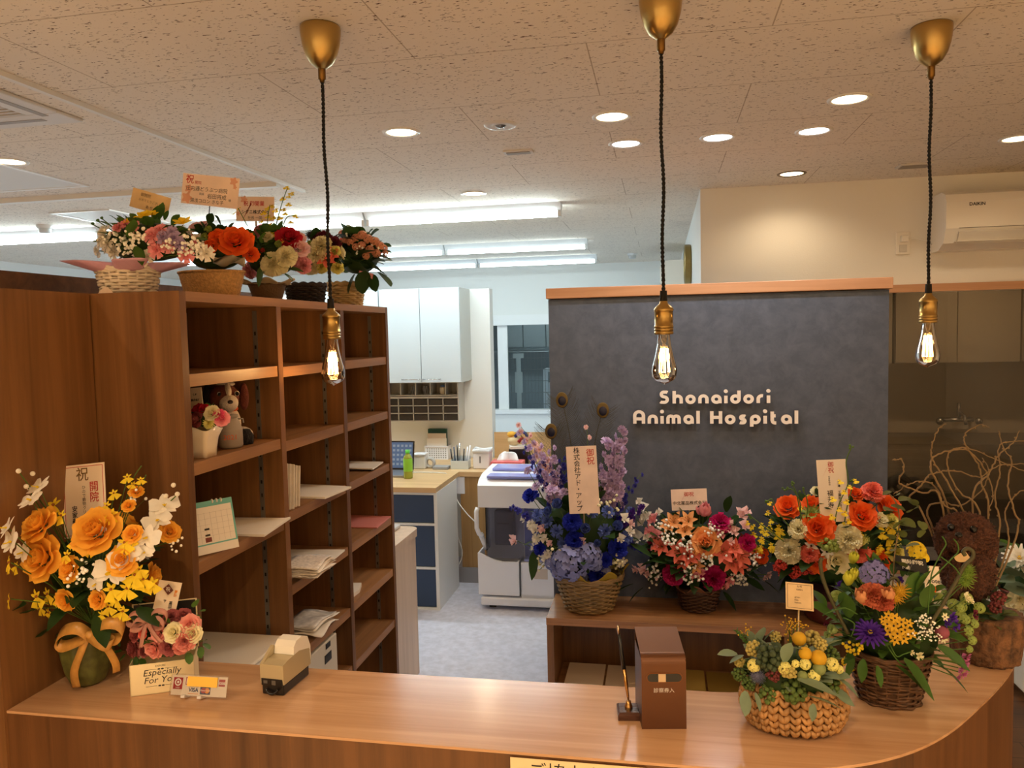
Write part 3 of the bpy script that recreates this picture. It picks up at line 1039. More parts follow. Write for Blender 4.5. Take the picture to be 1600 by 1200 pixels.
ck = thing('wall_clock', 'round brass-rimmed wall clock seen edge-on on the white side wall', 'clock', (0.2, 5.9, 2.0))
Tk = Matrix.Translation((0.2195, 5.9, 2.10)) @ Matrix.Rotation(-pi / 2, 4, 'Y')
b = B(Tk); b.lathe([(0.14, 0.0), (0.145, 0.01), (0.145, 0.045), (0.135, 0.05), (0.128, 0.045)], (0, 0, 0), 40); b.lathe([(0.14, 0), (0, 0)], (0, 0, 0), 40); part(b, 'rim', mat('clock_brass', (150, 128, 76), 0.35, 0.9), ck)
b = B(Tk); b.lathe([(0.13, 0.04), (0, 0.04)], (0, 0, 0), 40); part(b, 'face', mat('clock_face', (232, 228, 214), 0.5), ck)
b = B(Tk); b.box(-0.004, 0.07, -0.004, 0.004, 0.041, 0.043); b.box(-0.003, 0.003, -0.004, 0.1, 0.0435, 0.045); part(b, 'hand', M_ink, ck)

ot = thing('wall_outlet', 'white wall outlet plate left of the air conditioner', 'outlet', (1.265, 4.497, 2.0))
b = B(); b.box(1.228, 1.30, 4.49, 4.4995, 1.998, 2.118, 0.004); part(b, 'plate', M_acw, ot)
b = B(); b.box(1.245, 1.283, 4.487, 4.4905, 2.01, 2.05, 0.001); b.box(1.255, 1.273, 4.486, 4.488, 2.028, 2.031); part(b, 'socket', mat('outlet_grey', (210, 204, 192), 0.4), ot)
pg = thing('power_cord', 'white air conditioner power cord plugged into the outlet', 'cord', (1.3, 4.48, 2.07))
b = B(); b.box(1.248, 1.282, 4.455, 4.4895, 2.062, 2.096, 0.004); part(b, 'plug', M_acw, pg)
b = B(); b.smooth = True
b.tube(smooth_path3([(1.28, 4.47, 2.08), (1.32, 4.47, 2.08), (1.36, 4.47, 2.065), (1.40, 4.48, 2.045), (1.42, 4.497, 2.04)]) if 'smooth_path3' in globals() else [(1.28, 4.47, 2.08), (1.32, 4.47, 2.08), (1.36, 4.47, 2.065), (1.401, 4.48, 2.045)], 0.004, 6); part(b, 'cable', M_acw, pg)

# ================================================================== CEILING FITTINGS
M_ctrim = mat('ceiling_fitting_white', (214, 208, 200), 0.5)
em = thing('emergency_light', 'small round unlit emergency lamp set in the ceiling between two warm downlights', 'emergency light', (-0.577, 2.887, 2.4))
b = B(); b.smooth = True; b.lathe([(0.022, -0.004), (0.045, -0.007), (0.058, -0.006), (0.063, 0.0)], (-0.577, 2.887, 2.4), 32); part(b, 'ring', M_ctrim, em)
b = B(); b.smooth = True; b.lathe([(0, -0.012), (0.014, -0.010), (0.022, -0.003)], (-0.577, 2.887, 2.4), 20); part(b, 'lens', mat('lens_grey', (120, 120, 120), 0.1, 0.6), em)


def ceil_vent(x, y, w_, d_, label):
    t = thing('ceiling_vent', label, 'vent', (x, y, 2.4))
    b = B(); b.box(x - w_ / 2, x + w_ / 2, y - d_ / 2, y + d_ / 2, 2.392, 2.4, 0.002); part(b, 'frame', M_ctrim, t)
    b = B(); b.box(x - w_ / 2 + 0.012, x + w_ / 2 - 0.012, y - d_ / 2 + 0.012, y + d_ / 2 - 0.012, 2.389, 2.392); part(b, 'slot', mat('slot_grey', (150, 140, 128), 0.6), t)


ceil_vent(-0.588, 3.317, 0.125, 0.06, 'small white rectangular ceiling vent left of the three white downlights')
ceil_vent(1.215, 4.15, 0.15, 0.10, 'small white ceiling vent above the wall outlet')


def detector(p, label):
    t = thing('smoke_detector', label, 'smoke detector', (p.x, p.y, 2.4))
    b = B(); b.smooth = True; b.lathe([(0.05, 0), (0.05, -0.012), (0.045, -0.02)], (p.x, p.y, 2.4), 24); part(b, 'base', M_batten, t)
    b = B(); b.smooth = True; b.lathe([(0.038, -0.02), (0.036, -0.045), (0.025, -0.052), (0, -0.053)], (p.x, p.y, 2.4), 24); part(b, 'head', mat('detector_grey', (206, 210, 210), 0.5), t)


detector(pz(70, 352, 2.4), 'white smoke detector on the ceiling left of the flower baskets')
detector(pz(988, 396, 2.4), 'white smoke detector on the far ceiling above the dark sign wall')

cs = thing('ceiling_cassette', 'ceiling cassette unit with a slatted grille at the upper left', 'air conditioner', (-2.5, 2.0, 2.4))
cx0, cx1, cy0, cy1 = -2.90, -1.95, 1.50, 2.42
b = B()
b.box(cx0, cx1, cy0, cy0 + 0.12, 2.388, 2.4, 0.004); b.box(cx0, cx1, cy1 - 0.12, cy1, 2.388, 2.4, 0.004)
b.box(cx0, cx0 + 0.12, cy0 + 0.12, cy1 - 0.12, 2.388, 2.4, 0.004); b.box(cx1 - 0.12, cx1, cy0 + 0.12, cy1 - 0.12, 2.388, 2.4, 0.004)
part(b, 'frame', M_ctrim, cs)
b = B()
n = 26
for k in range(n):
    y = cy0 + 0.13 + (cy1 - cy0 - 0.26) * k / (n - 1)
    b.box(cx0 + 0.12, cx1 - 0.12, y - 0.007, y + 0.007, 2.3885, 2.393)
part(b, 'grille', mat('grille_grey', (196, 188, 178), 0.5), cs)
b = B(); b.box(cx0 + 0.12, cx1 - 0.12, cy0 + 0.12, cy1 - 0.12, 2.396, 2.399); part(b, 'filter', mat('filter_dark', (110, 102, 92), 0.8), cs)
b = B()
for (x0, x1, y0, y1) in ((cx0 + 0.1, cx1 - 0.1, cy1 - 0.075, cy1 - 0.05), (cx1 - 0.075, cx1 - 0.05, cy0 + 0.1, cy1 - 0.1)):
    b.box(x0, x1, y0, y1, 2.3868, 2.3882)
part(b, 'outlet_flap', mat('flap_line', (150, 138, 124), 0.5), cs)


def hatch(x0, x1, y0, y1, label):
    t = thing('ceiling_hatch', label, 'hatch', ((x0 + x1) / 2, (y0 + y1) / 2, 2.4), 'ceiling hatches')
    b = B(); w_ = 0.022
    b.box(x0, x1, y0, y0 + w_, 2.393, 2.4); b.box(x0, x1, y1 - w_, y1, 2.393, 2.4); b.box(x0, x0 + w_, y0 + w_, y1 - w_, 2.393, 2.4); b.box(x1 - w_, x1, y0 + w_, y1 - w_, 2.393, 2.4)
    part(b, 'frame', mat('hatch_white', (240, 240, 238), 0.4), t)
    b = B(); b.box(x0 + w_, x1 - w_, y0 + w_, y1 - w_, 2.396, 2.399); part(b, 'panel', mat('hatch_panel', (226, 226, 222), 0.6), t)


hatch(-3.40, -2.75, 2.85, 3.43, 'white framed ceiling hatch at the far left beside a warm downlight')
q0, q1 = pz(80, 333, 2.4), pz(186, 330, 2.4)
hatch(q0.x, q1.x, q0.y - 0.02, q0.y + 0.55, 'white framed ceiling hatch above the pink flower basket')

# ================================================================== EXAM ROOM behind the right window
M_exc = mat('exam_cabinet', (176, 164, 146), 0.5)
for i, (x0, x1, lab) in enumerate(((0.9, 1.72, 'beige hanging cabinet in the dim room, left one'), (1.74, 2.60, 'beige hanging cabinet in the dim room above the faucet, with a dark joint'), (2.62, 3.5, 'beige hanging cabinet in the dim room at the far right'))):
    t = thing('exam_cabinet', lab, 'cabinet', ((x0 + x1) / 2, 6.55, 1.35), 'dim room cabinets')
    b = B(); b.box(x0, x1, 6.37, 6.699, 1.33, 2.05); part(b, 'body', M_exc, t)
    xm = (x0 + x1) / 2
    for a, c in ((x0, xm), (xm, x1)):
        b = B(); b.box(a + 0.003, c - 0.003, 6.35, 6.3695, 1.335, 2.045); part(b, 'door', M_exc, t)
sk = thing('sink_counter', 'dark sink counter in the dim room behind the glass', 'counter', (2.0, 6.4, 0))
b = B(); b.box(0.9, 3.6, 6.05, 6.699, 0.70, 0.76); part(b, 'counter_top', mat('sink_steel', (90, 84, 78), 0.3, 0.6), sk)
b = B(); b.box(0.92, 3.58, 6.08, 6.69, 0, 0.6995); part(b, 'body', mat('sink_body', (70, 60, 48), 0.5), sk)
fq = py_(1495, 655, 6.66)
fc = thing('faucet', 'chrome two-handle wall faucet in the dim room', 'faucet', (fq.x, 6.699, fq.z))
b = B(); b.smooth = True
b.tube([(fq.x - 0.1, 6.69, fq.z), (fq.x - 0.1, 6.62, fq.z), (fq.x + 0.1, 6.62, fq.z), (fq.x + 0.1, 6.69, fq.z)], 0.018, 8); part(b, 'body', M_chrome, fc)
b = B(); b.smooth = True
b.tube([(fq.x, 6.62, fq.z), (fq.x, 6.58, fq.z + 0.06), (fq.x, 6.5, fq.z + 0.04), (fq.x, 6.47, fq.z - 0.02)], 0.012, 8); b.tube([(fq.x, 6.62, fq.z + 0.0), (fq.x, 6.62, fq.z + 0.13)], 0.014, 8); part(b, 'spout', M_chrome, fc)
for s in (-1, 1):
    b = B(); b.smooth = True
    b.sphere((fq.x + s * 0.14, 6.61, fq.z - 0.01), 0.03, 10, 6); part(b, 'knob', M_chrome, fc)
# white bench beyond the counter end
wb = thing('white_cabinet', 'low white cabinet on the dark wood floor beyond the rounded counter end', 'cabinet', (2.0, 3.9, 0))
b = B(); b.box(1.52, 2.6, 3.62, 4.0, 0.03, 0.36, 0.004); part(b, 'body', mat('cream_white', (230, 222, 206), 0.5), wb)
b = B(); b.box(1.54, 2.58, 3.64, 3.98, 0, 0.0295); part(b, 'plinth', M_dark, wb)

# ================================================================== WARD behind the far window
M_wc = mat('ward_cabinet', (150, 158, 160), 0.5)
for i, (x0, x1, lab) in enumerate(((-2.3, -1.95, 'grey ward cabinet door, leftmost behind the far window'), (-1.94, -1.62, 'grey ward cabinet behind the far window, centre one'), (-1.61, -1.3, 'grey ward cabinet behind the far window, right of centre'), (-1.29, -0.9, 'grey ward cabinet behind the far window next to the dark sign wall'))):
    t = thing('ward_cabinet', lab, 'cabinet', ((x0 + x1) / 2, 11.2, 1.4), 'ward cabinets')
    b = B(); b.box(x0, x1, 11.02, 11.399, 1.42, 2.0); part(b, 'body', M_wc, t)
    b = B(); b.box(x0 + 0.004, x1 - 0.004, 11.0, 11.0195, 1.425, 1.995); part(b, 'door', M_wc, t)
cg = thing('animal_cage', 'steel wire animal cage behind the far window', 'cage', (-1.4, 10.3, 0))
M_wire = mat('steel_wire', (170, 174, 176), 0.3, 0.8)
b = B()
for k in range(34):
    x = -2.25 + k * 0.045
    b.tube([(x, 10.0, 0.3), (x, 10.0, 1.38)], 0.0028, 4)
for z in (0.3, 0.5, 0.7, 0.85, 1.0, 1.15, 1.3, 1.38): b.tube([(-2.25, 9.995, z), (-0.76, 9.995, z)], 0.004, 4)
part(b, 'wire_door', M_wire, cg)
b = B(); b.box(-2.27, -0.74, 10.01, 10.12, 0, 0.3); b.box(-2.27, -0.74, 10.01, 10.12, 1.40, 1.43); part(b, 'cage_body', mat('cage_steel', (110, 118, 122), 0.4, 0.5), cg)
b = B(); b.box(-1.86, -1.80, 9.985, 9.994, 0.35, 1.36); b.box(-1.90, -1.76, 9.975, 9.985, 1.30, 1.36); b.box(-1.88, -1.78, 9.975, 9.985, 0.85, 1.12); part(b, 'latch', mat('latch_steel', (210, 214, 214), 0.3, 0.3), cg)
wx = thing('white_appliance', 'small white appliance with a grey screen behind the cage beyond the far window', 'appliance', (-1.42, 10.45, 0.0))
b = B(); b.box(-1.56, -1.30, 10.3, 10.6, 0.0, 1.14, 0.01); part(b, 'body', M_mw, wx)
b = B(); b.box(-1.49, -1.37, 10.29, 10.3, 0.96, 1.10); part(b, 'screen', mat('screen_grey', (120, 128, 134), 0.2), wx)
# ================================================================== PENDANT LAMPS
M_brass = mat('brushed_brass', (188, 156, 94), 0.28, 1.0)
M_brassd = mat('dark_brass', (120, 88, 44), 0.35, 1.0)
M_cord = mat('black_cord', (18, 15, 14), 0.8)
M_bulb = glass('bulb_glass', (1.0, 0.93, 0.82))
M_fil = emis('filament', (1.0, 0.55, 0.18), 55)


def pendant(x, y, zb, label):
    t = thing('pendant_lamp', label, 'pendant lamp', (x, y, 2.4), 'filament pendant lamps')
    b = B(); b.smooth = True
    b.lathe([(0, -0.001), (0.049, -0.001), (0.050, -0.006), (0.0495, -0.02), (0.046, -0.045), (0.039, -0.07), (0.027, -0.09), (0.012, -0.101), (0.0095, -0.103)], (x, y, 2.4), 32)
    part(b, 'canopy', M_brass, t)
    b = B(); b.smooth = True
    b.lathe([(0.0095, -0.1), (0.0095, -0.128), (0.007, -0.13), (0.006, -0.136), (0, -0.136)], (x, y, 2.4), 16); part(b, 'cord_grip', M_brassd, t)
    zs = zb + 0.190
    b = B(); b.smooth = True
    n = 110
    wob = random.Random(label).random() * 6
    for s in (0, pi):
        pts = []
        for i in range(n + 1):
            z = 2.266 + (zs + 0.018 - 2.266) * i / n
            a = 26 * 2 * pi * i / n + s
            wx = 0.0028 * sin(i * 0.11 + wob) * sin(pi * i / n)
            pts.append((x + wx + 0.0024 * cos(a), y + 0.0024 * sin(a), z))
        b.tube(pts, 0.0028, 5)
    part(b, 'cord', M_cord, t)
    b = B(); b.smooth = True
    b.lathe([(0.0, 0.025), (0.008, 0.024), (0.009, 0.0), (0.007, -0.002)], (x, y, zs), 12); part(b, 'cord_sleeve', M_cord, t)
    b = B(); b.smooth = True
    b.lathe([(0.006, 0.002), (0.009, -0.001), (0.010, -0.006), (0.019, -0.014), (0.0225, -0.018), (0.023, -0.022), (0.0225, -0.024), (0.0215, -0.025), (0.0215, -0.058), (0.0225, -0.0585), (0.0225, -0.063), (0.021, -0.0635), (0.021, -0.0645), (0.0225, -0.065), (0.0225, -0.070), (0.021, -0.0705), (0.021, -0.0715), (0.0222, -0.072), (0.0222, -0.078), (0.018, -0.079)], (x, y, zs), 32,
            mod=lambda a, z, j: 1 + (0.012 * sin(24 * a) if 12 <= j <= 13 else 0))
    part(b, 'socket', M_brass, t)
    # bulb
    b = B(); b.smooth = True
    b.lathe([(0.014, -0.076), (0.0145, -0.085), (0.017, -0.105), (0.022, -0.13), (0.0275, -0.15), (0.0300, -0.165), (0.0285, -0.178), (0.022, -0.187), (0.011, -0.1925), (0.004, -0.195), (0, -0.198)], (x, y, zs), 32)
    bl = part(b, 'bulb', M_bulb, t)
    b = B(); b.smooth = True
    pts = []
    k = 9
    for i in range(k):
        a = 2 * pi * i / k
        for e in ((0.0085, -0.112), (0.0125, -0.168)) if i % 2 == 0 else ((0.0125, -0.168), (0.0085, -0.112)):
            pts.append((x + e[0] * cos(a), y + e[0] * sin(a), zs + e[1]))
    b.tube(pts, 0.0011, 5)
    part(b, 'filament', M_fil, bl)
    b = B(); b.smooth = True
    b.lathe([(0.009, -0.08), (0.006, -0.095), (0.0025, -0.1), (0.002, -0.17), (0, -0.172)], (x, y, zs), 10); part(b, 'glass_stem', M_bulb, bl)
    light('bulb_light', 'POINT', (x, y, zs - 0.14), BULB_W, (1.0, 0.6, 0.26), t, shadow_soft_size=0.02)


pendant(-0.825, 1.87, 1.513, 'brass pendant with a glowing filament bulb hanging in front of the bookshelf')
pendant(0.006, 1.88, 1.507, 'brass pendant with a glowing filament bulb hanging above the word Shonaidori')
pendant(0.697, 2.25, 1.520, 'brass pendant with a glowing filament bulb hanging in front of the dim window')

# ================================================================== COUNTER ITEMS
CZ = 0.9802
M_white = mat('white_plastic', (232, 226, 214), 0.35)
M_blackp = mat('black_plastic', (22, 21, 22), 0.3)
M_acryl = glass('clear_acrylic', (0.97, 0.97, 0.97))


def P2(px, py, z=CZ): return pz(px, py, z)


# card scheme stand
a, c = P2(266, 1092), P2(352, 1097)
xd = (c - a); xd.z = 0
cs_ = thing('card_sign', 'small acrylic stand listing accepted credit cards at the front of the counter', 'sign', ((a + c) / 2))
F_ = frame(a + Vector((0, 0, 0.008)), xd, (0.0, 0.35, 1))
W_ = xd.length; H_ = 0.034
b = B(F_); b.box(-0.002, W_ + 0.002, -0.002, H_ + 0.003, -0.001, 0.0); part(b, 'acrylic_cover', M_acryl, cs_)
b = B(F_); b.box(0.0, W_, 0.0, H_, -0.003, -0.0015); cp = part(b, 'card', mat('ivory_card', (238, 218, 196), 0.5), cs_)
M_red = mat('print_red', (170, 32, 34), 0.5); M_wh = mat('print_white', (244, 236, 224), 0.5)
M_navyp = mat('print_navy', (28, 36, 80), 0.5); M_orange = mat('print_orange', (230, 140, 40), 0.5); M_yel = mat('sticky_yellow', (242, 190, 72), 0.6)
b = B(F_); z = -0.0013
b.box(0.003, 0.021, 0.010, H_ - 0.004, z - 0.0004, z)
b.box(W_ - 0.016, W_ - 0.004, H_ - 0.016, H_ - 0.004, z - 0.0004, z); b.box(0.027, 0.034, H_ - 0.016, H_ - 0.003, z - 0.0004, z)
b.box(0.058, 0.076, 0.003, 0.0155, z - 0.0003, z - 0.0001)
part(b, 'red_mark', M_red, cs_)
b = B(F_); b.m = 0
for r0, r1 in ((0.0065, 0.0042), (0.0022, 0.0)):
    pl = [(0.012 + r0 * cos(2 * pi * k / 20), 0.022 + r0 * sin(2 * pi * k / 20)) for k in range(20)]
    if r1 > 0:
        n = 20
        vs = [(0.012 + r * cos(2 * pi * k / n), 0.022 + r * sin(2 * pi * k / n), z + 0.0002) for r in (r0, r1) for k in range(n)]
        b.add(vs, [(k, (k + 1) % n, n + (k + 1) % n, n + k) for k in range(n)])
    else: b.prism(pl, z, z + 0.0002)
b.box(0.0285, 0.0325, H_ - 0.0145, H_ - 0.0045, z, z + 0.0002)
part(b, 'white_mark', M_wh, cs_)
b = B(F_); b.box(0.034, 0.054, 0.0155, 0.0165, z, z + 0.0002); b.box(0.057, 0.077, 0.003, 0.0165, z - 0.0004, z); part(b, 'navy_mark', M_navyp, cs_)
b = B(F_); b.box(0.034, 0.054, 0.003, 0.004, z, z + 0.0002)
b.prism([(0.0705 + 0.0048 * cos(2 * pi * k / 20), 0.0098 + 0.0048 * sin(2 * pi * k / 20)) for k in range(20)], z, z + 0.0002); part(b, 'orange_mark', M_orange, cs_)
b = B(F_); b.prism([(0.0635 + 0.0048 * cos(2 * pi * k / 20), 0.0098 + 0.0048 * sin(2 * pi * k / 20)) for k in range(20)], z, z + 0.00025); part(b, 'red_disc', M_red, cs_)
b = B(F_); b.box(0.031, W_ - 0.018, H_ - 0.018, H_ - 0.001, 0.0002, 0.0006); part(b, 'sticky_note', M_yel, cs_)
text_mesh('lettering', 'VISA', 0.0095, M_navyp, cs_, F_ @ Matrix.Translation((0.044, 0.0098, z + 0.0002)), bold=0.0003)
text_mesh('lettering', 'MasterCard', 0.0038, M_wh, cs_, F_ @ Matrix.Translation((0.067, 0.0098, z + 0.0004)))
text_mesh('lettering', 'cos', 0.0085, M_wh, cs_, F_ @ Matrix.Translation((W_ - 0.0098, H_ - 0.010, z + 0.0002)), bold=0.0002)
text_mesh('lettering', 'CARD', 0.0032, M_wh, cs_, F_ @ Matrix.Translation((0.012, 0.0125, z + 0.0002)))
for xx in (0.024, 0.056):
    b = B(F_); b.box(xx, xx + 0.008, -0.004, 0.001, -0.014, 0.006, 0.001); part(b, 'acrylic_foot', mat('acrylic_foot', (214, 206, 200), 0.1, spec=0.8), cs_)

# card reader / slip printer
rc = P2(425, 1086)
T = Matrix.Translation((rc.x + .002, rc.y, CZ)) @ Matrix.Rotation(radians(-4), 4, 'Z') @ Matrix.Diagonal((.88, .80, .92, 1))
rd = thing('card_reader', 'champagne and black card reader with a paper slot on the counter', 'card reader', (rc.x, rc.y, CZ))
M_champ = mat('champagne_plastic', (186, 172, 138), 0.35, 0.2)
b = B(T); b.box(-0.025, 0.025, 0.0, 0.115, 0, 0.022, 0.003); b.box(-0.024, 0.024, -0.003, 0.0, 0.020, 0.034); part(b, 'base', M_blackp, rd)
Q = Matrix(((0, 0, 1, 0), (1, 0, 0, 0), (0, 1, 0, 0), (0, 0, 0, 1)))
b = B(T); b.prism([(-0.002, 0.0345), (-0.002, 0.062), (0.02, 0.066), (0.07, 0.068), (0.115, 0.058), (0.12, 0.0222), (0.0, 0.0222)], -0.027, 0.027, Q); part(b, 'casing', M_champ, rd)
M_pale_g = mat('pale_grey_plastic', (204, 196, 180), 0.35)
b = B(T); b.prism([(-0.001, 0.0622), (0.045, 0.085), (0.05, 0.082), (0.05, 0.068), (0.02, 0.0662)], -0.0268, -0.020, Q); part(b, 'slot_wing', M_champ, rd)
b = B(T); b.smooth = False; b.prism([(0.045, 0.0675), (0.048, 0.083), (0.06, 0.092), (0.085, 0.094), (0.11, 0.085), (0.122, 0.06), (0.122, 0.03), (0.118, 0.055)], -0.019, 0.0268, Q); part(b, 'paper_cover', M_white, rd)
b = B(T); b.box(-0.019, -0.010, -0.0035, -0.0028, 0.024, 0.030); b.box(0.0, 0.009, -0.0035, -0.0028, 0.022, 0.031); part(b, 'button', mat('grey_key', (90, 88, 84), 0.4), rd)
b = B(T); b.smooth = True; b.tube([(0.0 + 0.013 * cos(a), -0.004 - 0.003 * sin(a), 0.014 - 0.009 * sin(a)) for a in [pi * k / 10 for k in range(11)]], 0.0025, 6); part(b, 'cable', M_blackp, rd)

# ticket box
tb = P2(1038, 1139)
T = Matrix.Translation((tb.x, tb.y, CZ)) @ Matrix.Rotation(radians(9), 4, 'Z')
tk = thing('ticket_box', 'bronze metal card drop box with a rounded slot in the middle of the counter', 'box', (tb.x, tb.y, CZ))
M_bronze = mat('bronze_metal', (98, 62, 38), 0.42, 0.55)
hw, hh, dd = 0.036, 0.128, 0.085
prof = [(0.0, 0.0), (0.0, hh - 0.022)] + [(0.016 - 0.016 * cos(a), hh - 0.022 + 0.016 * sin(a)) for a in [pi / 2 * k / 8 for k in range(1, 9)]] + [(dd, hh + 0.010)] + [(dd, hh + 0.0085), (0.017, hh - 0.0075)] + [(0.016 - 0.0145 * cos(a), hh - 0.022 + 0.0145 * sin(a)) for a in [pi / 2 * k / 8 for k in range(8, 0, -1)]] + [(0.0015, hh - 0.022), (0.0015, 0.0)]
b = B(T); b.prism(prof, -hw, hw, Q); b.box(-hw, -hw + 0.001, 0.0015, dd, 0, hh - 0.012); b.box(hw - 0.001, hw, 0.0015, dd, 0, hh - 0.012); b.box(-hw, hw, dd - 0.001, dd, 0, hh + 0.0085); part(b, 'casing', M_bronze, tk)


def pill(cx, cz, w_, h_, n=8):
    r = h_ / 2
    return [(cx + w_ / 2 - r + r * cos(a), cz + r * sin(a)) for a in [-pi / 2 + pi * k / n for k in range(n + 1)]] + [(cx - w_ / 2 + r + r * cos(a), cz + r * sin(a)) for a in [pi / 2 + pi * k / n for k in range(n + 1)]]


R90 = Matrix(((1, 0, 0, 0), (0, 0, -1, 0), (0, 1, 0, 0), (0, 0, 0, 1)))
b = B(T); b.prism(pill(0.001, 0.086, 0.058, 0.0165), 0.0, 0.0008, R90); part(b, 'slot_rim', mat('slot_rim', (120, 76, 44), 0.3, 0.8), tk)
b = B(T); b.prism(pill(0.001, 0.086, 0.0555, 0.0138), 0.0008, 0.0012, R90); part(b, 'slot', mat('slot_dark', (14, 15, 20), 0.15), tk)
b = B(T); b.box(-0.009, 0.003, -0.0016, -0.0013, 0.0795, 0.0925); part(b, 'inserted_card', mat('card_beige', (196, 168, 132), 0.5), tk)
text_mesh('lettering', '診察券入', 0.0085, mat('print_silver', (214, 204, 196), 0.4), tk, T @ frame((0.0, -0.0006, 0.0645), (1, 0, 0), (0, 0, 1)))

# pen stand and pen
pc = P2(984, 1127)
T = Matrix.Translation((pc.x, pc.y + 0.001, CZ)) @ Matrix.Rotation(radians(7), 4, 'Z')
ps = thing('pen_stand', 'small square dark wood pen base beside the bronze box', 'pen stand', (pc.x, pc.y, CZ))
M_rose = wood('rosewood', (52, 30, 22), (92, 58, 44), 'x', 3, 0.25)
b = B(T); b.add([(-0.019, 0, 0), (0.019, 0, 0), (0.019, 0.042, 0), (-0.019, 0.042, 0), (-0.019, 0, 0.009), (0.019, 0, 0.009), (0.019, 0.042, 0.009), (-0.019, 0.042, 0.009), (-0.0155, 0.004, 0.0125), (0.0155, 0.004, 0.0125), (0.0155, 0.038, 0.0125), (-0.0155, 0.038, 0.0125)],
             [(3, 2, 1, 0), (0, 1, 5, 4), (1, 2, 6, 5), (2, 3, 7, 6), (3, 0, 4, 7), (4, 5, 9, 8), (5, 6, 10, 9), (6, 7, 11, 10), (7, 4, 8, 11), (8, 9, 10, 11)])
part(b, 'base', M_rose, ps)
M_gold = mat('gold_metal', (196, 156, 96), 0.25, 1.0)
b = B(T); b.smooth = True; b.lathe([(0.0065, 0.0125), (0.0065, 0.016), (0.0045, 0.020), (0.0042, 0.024), (0.0, 0.024)], (0.0, 0.022, 0), 14); part(b, 'holder', M_gold, ps)
pn = thing('pen', 'slim black and gold pen standing in the wooden base', 'pen', (pc.x, pc.y + 0.022, CZ + 0.024))
p0 = T @ Vector((0, 0.022, 0.0245)); p1 = T @ Vector((-0.016, 0.03, 0.152))
ax = p1 - p0
b = B(); b.smooth = True; b.tube([p0, p0 + ax * 0.06, p0 + ax * 0.25, p0 + ax * 0.42], [0.0012, 0.0022, 0.0033, 0.0036], 8); part(b, 'grip', M_gold, pn)
b = B(); b.smooth = True; b.tube([p0 + ax * 0.42, p0 + ax * 0.6, p0 + ax * 0.88], [0.0037, 0.0034, 0.0024], 8); part(b, 'barrel', M_blackp, pn)
b = B(); b.smooth = True; b.tube([p0 + ax * 0.88, p0 + ax * 0.985, p0 + ax], [0.0024, 0.0023, 0.001], 8); part(b, 'cap', mat('steel_cap', (206, 190, 170), 0.2, 1.0), pn)

# ================================================================== THINGS ON THE BOOKSHELF
M_paper = mat('white_paper', (234, 226, 214), 0.7)
M_paper2 = mat('warm_paper', (226, 208, 186), 0.7)


def sheet(name, label, cat, pts, z, h, m, curl=0.0):
    """a thin stack lying flat; pts = four corners in pixels on height z"""
    q = [pz(px, py, z) for px, py in pts]
    co = [c_ for c_ in COLS if c_[0] - .05 < sum(v.y for v in q) / 4 < c_[1] + .05][0]
    q = [(max(v.x, SX0 + 0.012), v.y if v.x > SX1 + 0.002 else min(co[1] - .004, max(co[0] + .004, v.y))) for v in q]
    r = []
    for i, v in enumerate(q):
        u = q[i - 1]
        if (u[0] > SX1 + .002) != (v[0] > SX1 + .002) and max(u[1], v[1]) > co[1]: r.append((SX1 + .003, co[1] - .004))
        r.append(v)
    b = B(); b.prism(r, z + 0.0003, z + h)
    o = b.obj(name, m); tag(o, label, cat); return o


# calendar standing on the third shelf
bl, br = pz(310, 872, 1.1665), pz(374, 857, 1.1665)
xd = br - bl; xd.z = 0
cal = thing('desk_calendar', 'white and teal desk calendar standing on the left column of the bookshelf', 'calendar', (bl + br) / 2)
F_ = frame(bl, xd, (0.0, 0.18, 1)) if False else frame(bl, xd, Vector((-0.25, 0.05, 1)))
F_ = Matrix.Translation((0, 0, 0.004)) @ F_
F_ = F_
W_ = xd.length; H_ = 0.112
b = B(F_); b.box(0, W_, 0, H_, -0.002, 0); part(b, 'page', M_paper, cal)
M_teal = mat('teal_print', (110, 178, 170), 0.6)
b = B(F_)
for bx in ((0, W_, H_ - 0.012, H_), (W_ - 0.004, W_, 0.018, H_ - 0.012), (0, W_ - 0.004, 0.018, 0.021)): b.box(bx[0], bx[1], bx[2], bx[3], 0, 0.0002)
part(b, 'border', M_teal, cal)
M_grid = mat('grid_grey', (170, 160, 150), 0.6)
b = B(F_)
for k in range(1, 6): b.box(0.002, W_ - 0.006, 0.024 + k * 0.0125, 0.0243 + k * 0.0125, 0, 0.0002)
for k in range(1, 7): b.box(k * W_ / 7.2, k * W_ / 7.2 + 0.0003, 0.024, 0.088, 0, 0.0002)
part(b, 'ruling', M_grid, cal)
b = B(F_); b.box(0.022, 0.033, 0.050, 0.054, 0.0002, 0.0004); b.box(0.022, 0.033, 0.037, 0.041, 0.0002, 0.0004); part(b, 'marked_day', M_ink, cal)
b = B(F_); b.box(0.021, 0.035, 0.024, 0.034, 0.0002, 0.0004); part(b, 'sticker', mat('brown_sticker', (120, 50, 40), 0.5), cal)
b = B(F_); b.smooth = True
for k in range(3): b.tube([(W_ * 0.52 + k * 0.010 + 0, H_ + 0.003 * cos(a) - 0.002, 0.003 * sin(a) - 0.001) for a in [2 * pi * i / 12 for i in range(12)]], 0.002, 6, closed=True)
part(b, 'binding_ring', M_white, cal)
b = B(F_); b.add([(0, H_ - 0.002, -0.0025), (W_, H_ - 0.002, -0.0025), (W_, 0.016, -0.05), (0, 0.016, -0.05), (0, H_ - 0.002, -0.0035), (W_, H_ - 0.002, -0.0035), (W_, 0.016, -0.051), (0, 0.016, -0.051)], [(0, 1, 2, 3), (7, 6, 5, 4), (0, 4, 5, 1), (2, 6, 7, 3), (0, 3, 7, 4), (1, 5, 6, 2)]); part(b, 'stand', M_paper2, cal)

